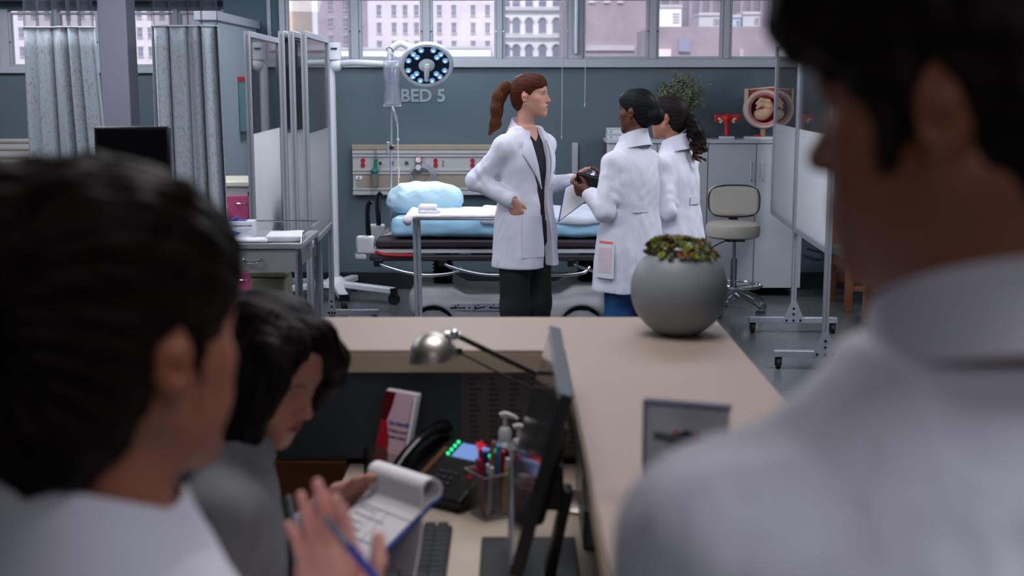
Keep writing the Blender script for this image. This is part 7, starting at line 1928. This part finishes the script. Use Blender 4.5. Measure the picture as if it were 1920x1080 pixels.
    f = Field((-.3, -.3, .03), (.3, .3, .98), 0.011)
    f.loft(Loft([(.76, .16, .12), (.92, .155, .112)], (0, 0, 0), RT), 0)
    legs(f, [r * .085 + V3(0, 0, .84), -r * .085 + V3(0, 0, .84)], [r * .09 + V3(0, 0, .45), -r * .09 + V3(0, 0, .45)], [r * .09 + V3(0, 0, .07), -r * .09 + V3(0, 0, .07)], (.092, .076, .07), .03)
    sdf_obj('trousers', f, M_scrub_blue, root)
    for q in (1, -1): shoe(root, tuple(r * .09 * q), fw, M_whiteplastic)
    L = Loft([(.58, .225, .19), (.85, .20, .165), (1.05, .158, .128), (1.20, .168, .125), (1.28, .154, .108), (1.34, .11, .08), (1.385, .072, .064)], (0, 0, 0), RT)
    f = coat_back(root, L, S, E, W, .60, (-.42, -.42, .56), (.42, .42, 1.46), 31, ((0, 0, 1.32), tuple(NB + V3(-.02, .01, .1))))
    sdf_obj('lab_coat', f, M_coat, root)
    def rows(n, fn): return [fn(i / (n - 1)) for i in range(n)]
    Lk = Loft([(1.33, .098, .094), (1.37, .080, .080), (1.415, .062, .066), (1.445, .058, .062)], (-.005, 0.0, 0), RT)
    cloth_patch('collar', Lk, rows(7, lambda t: (1.35 + .088 * t, 130 - 4 * t, 410 + 4 * t)), 30, .006, .005, M_coat2, root, tilt=.028, lift=lambda u, v: .001)
    cloth_patch('half_belt', L, rows(3, lambda t: (1.06 + .045 * t, 250, 300)), 8, .004, .003, M_coat2, root)
    cloth_patch('pocket', L, rows(5, lambda t: (.72 + .18 * t, 175, 210)), 6, .009, .004, M_coat2, root)
    return root
intern_two()
# papers, folder and pen between the doctors
fd = thing('tablet_case', 'black tablet case held between the two women', 'tablet', tuple(at(1113, 345, 7.02)))
R_ = Euler((-0.62, 0.20, -0.25)).to_matrix()
MB().box((0, 0, 0), (0.19, 0.15, 0.012), rot=R_).build('cover', M_black, fd, bevel=0.003)
MB().box(tuple(R_ @ Vector((0, 0, 0.009))), (0.18, 0.14, 0.006), rot=R_).build('screen', M_black_gloss, fd)
def quad_board(name, label, cat, pts, th, m, sheets=None):
    A = [Vector(p) for p in pts]; o_ = A[0]; n_ = (A[1] - A[0]).cross(A[3] - A[0]).normalized()
    t = thing(name, label, cat, tuple(o_)); m_ = MB()
    a = [m_.bm.verts.new(p - o_) for p in A]; b = [m_.bm.verts.new(p - o_ + n_ * th) for p in A]
    m_.bm.faces.new(a[::-1]); m_.bm.faces.new(b)
    for i in range(4): m_.bm.faces.new((a[i], a[(i + 1) % 4], b[(i + 1) % 4], b[i]))
    m_.build('board', m, t); return t, A, n_
M_bluecard = mat('blue_clipboard', hx(40, 76, 160), 0.4)
pts = [at(1117, 319, 7.20), at(1058, 352, 7.12), at(1046, 417, 7.06), at(1106, 373, 7.14)]
cb, A, n_ = quad_board('clipboard', 'blue edged clipboard with white sheets between the red-haired woman and the bun', 'clipboard', pts, 0.004, M_bluecard)
sgn = -1 if n_.y > 0 else 1
ctr = sum(A, Vector()) / 4
m_ = MB(); B = [ctr + (p - ctr) * 0.93 + n_ * (0.0065 if sgn > 0 else -0.0025) for p in A]
B2 = [p + n_ * (0.003 if sgn > 0 else -0.003) for p in B]
a = [m_.bm.verts.new(p - A[0]) for p in B]; b = [m_.bm.verts.new(p - A[0]) for p in B2]
m_.bm.faces.new(a); m_.bm.faces.new(b)
for i in range(4): m_.bm.faces.new((a[i], a[(i + 1) % 4], b[(i + 1) % 4], b[i]))
m_.build('sheets', M_paper, cb)
# ---- man in the right foreground, back turned
def man():
    X0, Y0 = 0.325, 0.875
    root = thing('person', 'dark-haired man in a white coat in the right foreground, head turned left', 'person', (X0, Y0, 0))
    RT = frame((-0.22, 0.975, 0)); r, fw = RT[:, 0], RT[:, 1]
    C = V3(0.304 - X0, 0.862 - Y0, 1.738); RH = frame((-0.75, 0.63, -0.11)); s = 1.0
    NB = V3(0.005, -0.015, 1.55)
    hf = Field((-.22, -.2, 1.44), (.2, .26, 1.93), 0.0026); build_head(hf, C, RH, s, NB, male=True, neck_r=.060)
    bf = Field((-.5, -.4, .02), (.5, .4, 1.6), 0.016)
    bf.loft(Loft([(.9, .165, .115), (1.1, .155, .11), (1.36, .185, .12), (1.48, .17, .09), (1.53, .08, .065)], (0, 0, 0), RT), 0)
    legs(bf, [r * .095 + V3(0, 0, .93), -r * .095 + V3(0, 0, .93)], [r * .1 + V3(0, 0, .5), -r * .1 + V3(0, 0, .5)], [r * .1 + V3(0, 0, .08), -r * .1 + V3(0, 0, .08)])
    S = (tuple(-r * .185 + V3(0, 0, 1.435)), tuple(r * .185 + V3(0, 0, 1.435))); E = (tuple(-r * .235 + fw * -.02 + V3(0, 0, 1.16)), tuple(r * .235 - fw * .02 + V3(0, 0, 1.16))); W = (tuple(-r * .20 + fw * .12 + V3(0, 0, .93)), tuple(r * .2 + fw * .12 + V3(0, 0, .93)))
    hs = []
    for q in (0, 1):
        bf.cap(S[q], E[q], .05, .042, .03); bf.cap(E[q], W[q], .042, .030, .02)
        w = V3(*W[q]); d = unit(w - V3(*E[q])); g = (-1, 1)[q]
        h_ = Field(w - .2, w + .2, .004); hand(h_, w, fw * .8 - r * g * .3, d, -r * g, ((20, 25, 15), (22, 28, 15), (25, 30, 15), (28, 30, 15)), 1.05); h_.cap(w - d * .03, w, .03, .028, .01); hs.append(h_)
    sdf_obj('body', [hf, bf] + hs, M_skin, root, face_color(C, RH, s, hx(152, 98, 76), hx(130, 74, 66), hx(20, 16, 14), lid=.5, stubble=.15))
    # short dark hair with a raised fringe
    P = lambda x, y, z: C + RH @ (s * V3(x, y, z))
    f = Field((-.26, -.22, 1.60), (.22, .22, 1.96), 0.0035)
    f.ell(P(0, -.022, .038), [s * q for q in (.088, .113, .101)], RH, 0)
    f.ell(P(0, -.06, -.015), [s * q for q in (.070, .062, .072)], RH, .02)
    f.ell(P(0, .050, .105), [s * q for q in (.064, .062, .038)], RH, .025)
    f.ell(P(0, .086, .092), [s * q for q in (.050, .034, .026)], RH, .02)
    f.ell(P(0, .072, .068), [s * q for q in (.078, .058, .044)], RH, .02)
    f.ell(P(0, .124, -.046), (s * .070, s * .076, s * .088), RH, .008, 's')
    f.ell(P(0, .05, -.095), (s * .12, s * .068, s * .085), RH, .012, 's')
    f.ell(P(0, -.02, -.12), (s * .12, s * .12, s * .050), RH, .012, 's')
    for q in (-1, 1):
        f.ell(P(q * .088, -.012, -.008), (s * .022, s * .021, s * .036), RH, .006, 's')
        f.cap(P(q * .072, .030, .02), P(q * .071, .024, -.034), .011 * s, .006 * s, .008)
    f.noise(.0022, 130, 3, (1, 1, .5)); f.noise(.004, 45, 5)
    sdf_obj('hair', f, M_hair, root, strands(C, RH, s, hx(16, 12, 10), hx(34, 26, 22), 'back', 2))
    # coat
    L = Loft([(.55, .27, .20), (.9, .235, .165), (1.15, .215, .150), (1.36, .220, .150), (1.45, .200, .125), (1.51, .125, .095), (1.565, .080, .078)], (0, 0, 0), RT)
    f = Field((-.48, -.42, .5), (.48, .42, 1.70), 0.0065)
    f.loft(L, 0)
    for q in (0, 1): f.cap(S[q], ((-.02, .02)[q], -.012, 1.505), .060, .064, .05)
    folds(f, L, 1.25, .55, 6, .007, 5)
    for q in (0, 1):
        sleeve(f, S[q], E[q], W[q], (.074, .066, .052), seed=41 + q, wr=.006)
        d = unit(V3(*W[q]) - V3(*E[q])); f.cap(V3(*W[q]), V3(*W[q]) + d * .06, .034, .042, .004, 's')
    f.noise(.0045, 13, 8, (1, 1, .45)); f.noise(.0015, 40, 9, (1, 1, .5))
    f.full(lambda X, Y, Z: .56 - Z + 0 * X + 0 * Y, 'i')
    f.cap((0, 0, 1.46), tuple(NB + V3(0, .01, .12)), .058, .080, .005, 's')
    sdf_obj('lab_coat', f, M_coat, root)
    def rows(n, fn): return [fn(i / (n - 1)) for i in range(n)]
    Lk = Loft([(1.52, .095, .100), (1.56, .084, .092), (1.605, .076, .084), (1.645, .070, .078)], (0.012, -0.004, 0), RT)
    cloth_patch('collar', Lk, rows(8, lambda t: (1.555 + .060 * t, 125 - 4 * t, 415 + 4 * t)), 34, .002, .003, M_coat2, root, tilt=.032, lift=lambda u, v: .002)
    f = Field((-.32, -.3, .03), (.32, .3, 1.0), 0.012)
    legs(f, [r * .095 + V3(0, 0, .9), -r * .095 + V3(0, 0, .9)], [r * .1 + V3(0, 0, .48), -r * .1 + V3(0, 0, .48)], [r * .1 + V3(0, 0, .07), -r * .1 + V3(0, 0, .07)], (.11, .085, .075), .03)
    sdf_obj('trousers', f, M_scrub_blue, root)
    for q in (1, -1): shoe(root, tuple(r * .1 * q), fw, M_black)
man()

# ---- woman in the left foreground, back turned, showing her palm
def left_woman():
    X0, Y0 = -0.375, 1.10
    root = thing('person', 'brown-haired woman with pinned-up hair in the left foreground, palm raised', 'person', (X0, Y0, 0))
    RT = frame((0.62, 0.785, 0)); r, fw = RT[:, 0], RT[:, 1]
    C = V3(-0.338 - X0, 1.09 - Y0, 1.530); RH = frame((0.58, 0.81, -0.05)); s = 1.035
    NB = V3(0.02, -0.02, 1.345)
    hf = Field((-.2, -.22, 1.25), (.24, .22, 1.70), 0.0028); build_head(hf, C, RH, s, NB, neck_r=.050)
    bf = Field((-.5, -.45, .02), (.5, .45, 1.42), 0.016)
    bf.loft(Loft([(.82, .16, .11), (1.0, .14, .1), (1.2, .16, .115), (1.3, .145, .085), (1.35, .07, .055)], (0, 0, 0), RT), 0)
    legs(bf, [r * .09 + V3(0, 0, .85), -r * .09 + V3(0, 0, .85)], [r * .09 + V3(0, 0, .46), -r * .09 + V3(0, 0, .46)], [r * .09 + V3(0, 0, .08), -r * .09 + V3(0, 0, .08)])
    SR, SL = tuple(r * .152 + V3(0, 0, 1.265)), tuple(-r * .152 + V3(0, 0, 1.265))
    WR_ = V3(-.204 - X0, 1.425 - Y0, 1.108); ER = tuple(V3(-.165 - X0, 1.24 - Y0, 1.005))
    EL = tuple(-r * .20 + V3(0, 0, 1.0)); WL = tuple(-r * .16 + fw * .15 + V3(0, 0, .82))
    for a, b, c in ((SR, ER, tuple(WR_)), (SL, EL, WL)): bf.cap(a, b, .043, .037, .03); bf.cap(b, c, .037, .027, .02)
    h1 = Field(WR_ + V3(-.14, -.12, -.10), WR_ + V3(.16, .14, .24), 0.0024)
    hand(h1, WR_, (1, -.12, .1), (-.16, .20, .96), (-.02, -.96, .24), ((14, 20, 12), (8, 14, 10), (8, 14, 10), (12, 18, 12)), 1.0, fat=1.06, thumb=((.62, .62, .32), (.40, .90, .18), (.18, .98, .02)), spread=(.03, .01, -.015, -.045))
    d = unit(WR_ - V3(*ER)); h1.cap(WR_ - d * .05, WR_, .028, .025, .012)
    wl = V3(*WL); h2 = Field(wl - .2, wl + .2, .004); hand(h2, wl, fw * .8 + r * .3, unit(wl - V3(*EL)), r, ((20, 25, 15),) * 4, .95)
    base = face_color(C, RH, s, hx(164, 106, 84), LIP, hx(60, 40, 32), lid=.3, blush=.5)
    def colr(V):
        c = base(V)
        q = V - WR_; pd = q[:, 1]
        inh = (np.abs(q[:, 0]) < .15) & (q[:, 2] > -.05) & (np.linalg.norm(q, axis=1) < .27)
        palm = np.array(hx(250, 184, 168)); w = inh.astype(float)[:, None] * 0.8  # pinker palm skin, also lightened to make up for missing front light
        c = c * (1 - w) + palm * w
        return c
    sdf_obj('body', [hf, bf, h1, h2], M_skin, root, colr)
    P = lambda x, y, z: C + RH @ (s * V3(x, y, z))
    f = Field((-.24, -.26, 1.34), (.26, .24, 1.76), 0.0038)
    scalp(f, C, RH, s, 1.11, .006, True)
    f.ell(P(0, -.03, .09), [s * q for q in (.085, .095, .06)], RH, .03)
    f.ell(P(0, -.075, -.06), [s * q for q in (.062, .048, .06)], RH, .02)
    # pinned rolls and a loose knot
    rg_ = np.random.RandomState(12)
    f.ell(P(-.03, -.112, .085), (s * .060, s * .052, s * .052), RH, .02); f.ell(P(-.04, -.085, .11), (s * .045, s * .045, s * .035), RH, .02)
    for i in range(16):
        a = rg_.uniform(-1.2, 1.2); z0 = rg_.uniform(-.01, .11)
        p0 = P(.075 * math.sin(a), .03 - .05 * math.cos(a), .03 + z0); p1 = P(.06 * math.sin(a) - .02, -.085, .05 + z0 * .7); p2 = P(-.02 + rg_.uniform(-.03, .03), -.135, .06 + rg_.uniform(-.03, .04))
        f.chain([p0, p1, p2], [.014, .017, .012], .012)
    groove(f, C, RH, s, 'back', .0016, 22, 3); f.noise(.0018, 120, 6)
    f.cap(P(.078, .02, .01), P(.078, .012, -.07), .0035, .0015, .004)
    sdf_obj('hair', f, M_hair, root, strands(C, RH, s, hx(13, 8, 7), hx(28, 18, 13), 'back', 4, 50))
    L = Loft([(.52, .25, .19), (.85, .215, .16), (1.05, .175, .13), (1.2, .182, .135), (1.29, .168, .11), (1.35, .115, .085), (1.39, .08, .07)], (0, 0, 0), RT)
    f = Field((-.48, -.42, .48), (.5, .48, 1.46), 0.0065)
    f.loft(L, 0)
    for q in (SR, SL): f.cap(q, (0, -.01, 1.355), .052, .055, .045)
    folds(f, L, 1.15, .52, 6, .006, 6)
    sleeve(f, SR, ER, tuple(WR_ - d * .035), (.064, .060, .050), seed=51, wr=.006); sleeve(f, SL, EL, WL, (.064, .056, .046), seed=53)
    f.cap(WR_ - d * .045, WR_ + d * .03, .032, .046, .004, 's')
    f.noise(.0045, 14, 18, (1, 1, .45)); f.noise(.0015, 45, 19, (1, 1, .5))
    f.full(lambda X, Y, Z: .53 - Z + 0 * X + 0 * Y, 'i')
    f.cap((0, 0, 1.27), tuple(NB + V3(0, .01, .12)), .054, .074, .005, 's')
    sdf_obj('lab_coat', f, M_coat, root)
    def rows(n, fn): return [fn(i / (n - 1)) for i in range(n)]
    Lk = Loft([(1.30, .112, .104), (1.34, .092, .090), (1.39, .068, .076), (1.42, .062, .070)], (0.012, -0.015, 0), RT)
    cloth_patch('collar', Lk, rows(8, lambda t: (1.312 + .085 * t, 140 - 4 * t, 395 + 4 * t)), 34, .006, .006, M_coat2, root, tilt=.032, lift=lambda u, v: .003)
    f = Field((-.32, -.3, .03), (.32, .3, .95), 0.012)
    legs(f, [r * .09 + V3(0, 0, .82), -r * .09 + V3(0, 0, .82)], [r * .09 + V3(0, 0, .45), -r * .09 + V3(0, 0, .45)], [r * .09 + V3(0, 0, .07), -r * .09 + V3(0, 0, .07)], (.10, .08, .07), .03)
    sdf_obj('trousers', f, M_scrub_blue, root)
    for q in (1, -1): shoe(root, tuple(r * .09 * q), fw, M_whiteplastic)
left_woman()
pA, pB = at(607, 967, 1.425), at(708, 1088, 1.375)
t = thing('pen', 'blue and silver ballpoint pen held across the raised palm', 'pen', tuple((pA + pB) / 2))
dv = (pB - pA) / 2
MB().cyl(tuple(-dv), tuple(-dv * 0.86), 0.0015, 0.0042, n=12).cyl(tuple(-dv * 0.86), tuple(-dv * 0.12), 0.0042, 0.0046, n=14).build('silver_barrel', mat('pen_silver', hx(150, 156, 176), 0.3, 0.5), t)
MB().cyl(tuple(-dv * 0.12), tuple(-dv * 0.04), 0.0054, n=14).build('ring', M_chrome, t)
MB().cyl(tuple(-dv * 0.04), tuple(dv), 0.0052, 0.0046, n=14).build('blue_grip', mat('pen_blue', hx(30, 64, 160), 0.35), t)

# ---- seated woman reading a clipboard
def seated_woman():
    X0, Y0 = -0.60, 2.20
    root = thing('person', 'seated woman with black bob and grey cardigan reading a clipboard', 'person', (X0, Y0, 0))
    RT = frame((0.975, 0.22, 0)); r, fw = RT[:, 0], RT[:, 1]
    C = V3(-.438 - X0, 2.25 - Y0, 1.240); RH = frame((0.80, -0.43, -0.42), (0.12, 0, 1)); s = 0.98
    NB = V3(-.515 - X0, 2.245 - Y0, 1.105)
    hf = Field(C + V3(-.2, -.18, -.2), C + V3(.2, .18, .16), 0.0024); build_head(hf, C, RH, s, NB, neck_r=.050)
    bf = Field((-.35, -.45, .02), (.65, .55, 1.16), 0.015)
    lean = lambda z: (z - .5) * .16
    secs = [(z, a, b, 0, lean(z)) for z, a, b in ((.50, .175, .13), (.68, .155, .115), (.88, .165, .12), (1.0, .16, .095), (1.05, .12, .075), (1.09, .06, .055))]
    bf.loft(Loft(secs, (0, 0, 0), RT), 0)
    for q in (1, -1):
        hp = r * .09 * q + V3(0, 0, .55); kn = r * .10 * q + fw * .40 + V3(0, 0, .53); an = r * .1 * q + fw * .36 + V3(0, 0, .08)
        bf.cap(hp, kn, .085, .06, .02); bf.cap(kn, an, .058, .04, .02)
    top = fw * lean(1.03)
    SR = r * .165 + top + V3(0, 0, 1.035); SL = -r * .165 + top + V3(0, 0, 1.035)
    ER = V3(-.52 - X0, 2.00 - Y0, .775); WR_ = V3(-.335 - X0, 2.10 - Y0, .80)
    WL = V3(-.345 - X0, 2.475 - Y0, .928); EL = V3(-.46 - X0, 2.46 - Y0, .775)
    for a, b, c in ((SR, ER, WR_), (SL, EL, WL)): bf.cap(a, b, .042, .036, .03); bf.cap(b, c, .036, .027, .02)
    h1 = Field(WL + V3(-.08, -.12, -.1), WL + V3(.22, .12, .14), 0.0026)
    hand(h1, WL, (.25, -.55, .80), (.93, -.12, .22), (.05, -.85, -.5), ((18, 30, 20), (24, 34, 22), (28, 36, 24), (32, 38, 24)), .92, thumb=((.6, .7, .1), (.25, .95, .15), (.1, .98, .2)))
    h1.cap(WL - unit(WL - EL) * .03, WL, .027, .025, .01)
    h2 = Field(WR_ + V3(-.1, -.12, -.12), WR_ + V3(.22, .16, .14), 0.0032)
    hand(h2, WR_, (-.2, .6, .7), (.9, .35, .2), (0, .5, -.8), ((20, 30, 20),) * 4, .92); h2.cap(WR_ - unit(WR_ - ER) * .03, WR_, .027, .025, .01)
    sdf_obj('body', [hf, bf, h1, h2], M_skin, root, face_color(C, RH, s, hx(184, 130, 112), hx(140, 74, 74), hx(44, 30, 26), lid=.85, blush=.5))
    # bob
    P = lambda x, y, z: C + RH @ (s * V3(x, y, z))
    f = Field(C + V3(-.24, -.22, -.24), C + V3(.24, .24, .18), 0.0034)
    f.ell(P(0, -.024, .034), [s * q for q in (.094, .114, .106)], RH, 0)
    for q in (-1, 1):
        # side curtains hang from the parting over the ears to the jaw
        f.chain([P(q * .040, .055, .098), P(q * .083, .040, .060), P(q * .096, .030, .0), P(q * .094, .026, -.065), P(q * .084, .034, -.108)], [.030, .032, .032, .030, .017], .03, flat=(RH @ V3(1, 0, 0), .6))
        f.chain([P(q * .060, -.03, .08), P(q * .096, -.02, .0), P(q * .094, -.025, -.065), P(q * .084, -.02, -.104)], [.045, .045, .042, .024], .03, flat=(RH @ V3(1, 0, 0), .6))
    f.chain([P(.055, .055, .085), P(.090, .066, .035), P(.096, .066, -.02), P(.090, .060, -.085), P(.078, .056, -.125)], [.024, .026, .026, .024, .014], .025, flat=(RH @ V3(1, 0, 0), .55))
    f.chain([P(.098, .03, .0), P(.095, .03, -.07), P(.085, .032, -.128)], [.03, .03, .02], .03, flat=(RH @ V3(1, 0, 0), .6))
    f.chain([P(0, -.09, .04), P(0, -.108, -.03), P(0, -.098, -.085)], [.05, .046, .026], .03)
    f.chain([P(-.05, -.09, .0), P(-.05, -.092, -.085)], [.05, .028], .03); f.chain([P(.05, -.09, .0), P(.05, -.092, -.085)], [.05, .028], .03)
    f.chain([P(-.02, .055, .10), P(-.062, .082, .062), P(-.088, .078, .01), P(-.090, .066, -.05)], [.024, .026, .024, .014], .02)
    f.ell(P(-.002, .122, -.035), (s * .066, s * .072, s * .105), RH, .010, 's')
    f.ell(P(0, .03, -.11), (s * .070, s * .072, s * .07), RH, .012, 's')
    groove(f, P(0, 0, 0), RH, s, 'down', .0007, 30, 1.0); f.noise(.0014, 120, 6, (1, 1, .25))
    hr = sdf_obj('hair', f, M_hair, root, strands(C, RH, s, hx(14, 11, 11), hx(32, 26, 25), 'down', 2, 70))
    e_ = P(.082, -.012, -.05); 
    ec = at(421, 789, 2.14); MB().sph((ec.x - X0, ec.y - Y0, ec.z), .004, 10).build('earring', mat('gold', hx(220, 176, 90), .25, 1.0), root)
    # clothes
    M_card = mat('grey_cardigan', hx(132, 134, 140), .85, var=.06, vscale=30, bump=.2, bscale=160)
    M_dk = mat('dark_top', hx(38, 40, 42), .8, var=.2); M_scarf = mat('green_lanyard', hx(34, 92, 58), .6, var=.4, vscale=40)
    secs = [(z, a, b, 0, lean(z)) for z, a, b in ((.46, .205, .16), (.56, .20, .155), (.70, .175, .135), (.88, .185, .138), (.98, .18, .118), (1.06, .14, .092), (1.12, .082, .072))]
    L = Loft(secs, (0, 0, 0), RT)
    f = Field((-.35, -.42, .42), (.5, .5, 1.16), 0.0058)
    f.loft(L, 0)
    for q in (SR, SL): f.cap(q, top * 1.0 + V3(0, 0, 1.085), .054, .054, .04)
    sleeve(f, SR, ER, WR_ - unit(WR_ - ER) * .03, (.066, .060, .044), seed=61, wr=.008); sleeve(f, SL, EL, WL - unit(WL - EL) * .03, (.062, .056, .042), seed=63, wr=.006)
    for (e, w) in ((ER, WR_), (EL, WL)):
        d = unit(w - e); f.cap(w - d * .04, w + d * .03, .028, .036, .004, 's')
    f.noise(.004, 18, 28, (1, 1, .5)); f.noise(.0016, 50, 29, (1, 1, .6))
    f.full(lambda X, Y, Z: .47 - Z + 0 * X + 0 * Y, 'i')
    open_front(f, L, [.4, .7, .95, 1.05, 1.15], [.03, .03, .035, .04, .05], y0=.06)
    f.cap(tuple(top + V3(0, 0, 1.05)), tuple(NB + V3(.06, 0, .09)), .056, .078, .005, 's')
    sdf_obj('cardigan', f, M_card, root)
    f = Field((-.3, -.35, .44), (.45, .4, 1.14), 0.007)
    secs2 = [(z, a - .018, b - .016, 0, c) for z, a, b, x_, c in [(q[0], q[1], q[2], 0, q[4]) for q in secs]]
    f.loft(Loft(secs2, (0, 0, 0), RT), 0)
    sdf_obj('dark_top', f, M_dk, root)
    def rows(n, fn): return [fn(i / (n - 1)) for i in range(n)]
    Lk = Loft([(1.02, .150, .118, 0, lean(1.0)), (1.07, .112, .098, 0, lean(1.03)), (1.115, .084, .084, 0, lean(1.06) + .01), (1.145, .078, .080, 0, lean(1.08) + .012)], (0, 0, 0), RT)
    cloth_patch('cardigan_collar', Lk, rows(7, lambda t: (1.085 + .055 * t, 160, 400)), 34, .004, .008, M_card, root, lift=lambda u, v: .012 * math.sin(v * 3.1) + .004 * math.sin(u * 40))
    cloth_patch('front_edge', L, rows(12, lambda t: (.60 + .42 * t, 66 - 2 * t, 74)), 4, .006, .008, M_card, root)
    c1 = fw * (lean(.95) + .125)
    MB().tube([tuple(top + V3(0, 0, 1.06) + r * .05 + fw * .06), tuple(c1 + r * .045 + V3(0, 0, .98)), tuple(c1 + r * .035 + V3(0, 0, .88)), tuple(c1 + r * .02 + V3(0, 0, .78))], .007, n=8).build('lanyard', M_scarf, root)
    cw = at(508, 846, 2.16) - Vector((X0, Y0, 0))
    MB().box(tuple(cw), (.013, .008, .026), rot=(0.1, -.2, .3)).build('white_collar_tip', M_paper, root, bevel=.003)
    f = Field((-.3, -.4, .04), (.62, .45, .70), 0.012)
    for q in (1, -1):
        hp = r * .09 * q + V3(0, 0, .56); kn = r * .10 * q + fw * .40 + V3(0, 0, .535); an = r * .1 * q + fw * .36 + V3(0, 0, .07)
        f.cap(hp, kn, .095, .072, .03); f.cap(kn, an, .07, .06, .02)
    sdf_obj('trousers', f, M_dk, root)
    for q in (1, -1): shoe(root, tuple(r * .1 * q + fw * .36), fw, M_black)
seated_woman()

# clipboard with a curled-over stack of sheets
A_ = at(722, 893, 2.47); B_ = at(829, 929, 2.27)
wd = (B_ - A_).normalized(); ld = Vector((-0.80, 0.03, -0.50)); ld = (ld - wd * ld.dot(wd)).normalized(); nn = wd.cross(ld); nn = nn if nn.z > 0 else -nn
wid = (B_ - A_).length
cb = thing('clipboard', 'blue clipboard with curled white sheets in the seated woman\'s hands', 'clipboard', tuple(A_))
def cp(a, b, c=0.0): return wd * a + ld * b + nn * c
def slab(m_, a0, a1, b0, b1, c0, c1):
    P = [m_.bm.verts.new(cp(a, b, c)) for c in (c0, c1) for (a, b) in ((a0, b0), (a1, b0), (a1, b1), (a0, b1))]
    for q in ((0, 1, 2, 3), (4, 5, 6, 7), (0, 1, 5, 4), (1, 2, 6, 5), (2, 3, 7, 6), (3, 0, 4, 7)): m_.bm.faces.new([P[i] for i in q])
    return m_
slab(MB(), 0, wid, 0, .315, -.003, 0).build('board', M_bluecard, cb)
slab(MB(), .006, wid - .008, .012, .30, .0005, .004).build('sheets', M_paper, cb)
m_ = MB()
rg = random.Random(8)
for k in range(14):
    b_ = .05 + .016 * k
    slab(m_, .03, .03 + rg.uniform(.05, .16), b_, b_ + .003, .0041, .0045)
for a in (.10, .14): slab(m_, a, a + .0015, .06, .25, .0041, .0045)
m_.build('print_lines', mat('form_ink', hx(150, 152, 172), .8), cb)['kind'] = 'stuff'
slab(MB(), wid * .28, wid * .72, -.004, .022, .004, .012).build('clip', M_steel, cb)
# curled sheets: up from the clip, over and down behind
prof = []
for a in np.linspace(-1.0, 4.1, 22): prof.append((.014 - .018 * math.sin(a) * 1.0 - .006, .021 - .018 * math.cos(a)))
prof = [(.075, .006), (.06, .006)] + [(b, c) for b, c in prof]
bl, cl = prof[-1]
for k in range(1, 10): prof.append((bl + .0085 * k + .0004 * k * k, cl - .0125 * k))
m_ = MB(); m_.grid(lambda u, v: cp(.004 + (wid - .008) * u, *[np.interp(v * (len(prof) - 1), range(len(prof)), [q[i] for q in prof]) for i in (0, 1)]), 6, 60, thick=.004)
m_.build('curled_sheets', M_paper, cb, angle=60)
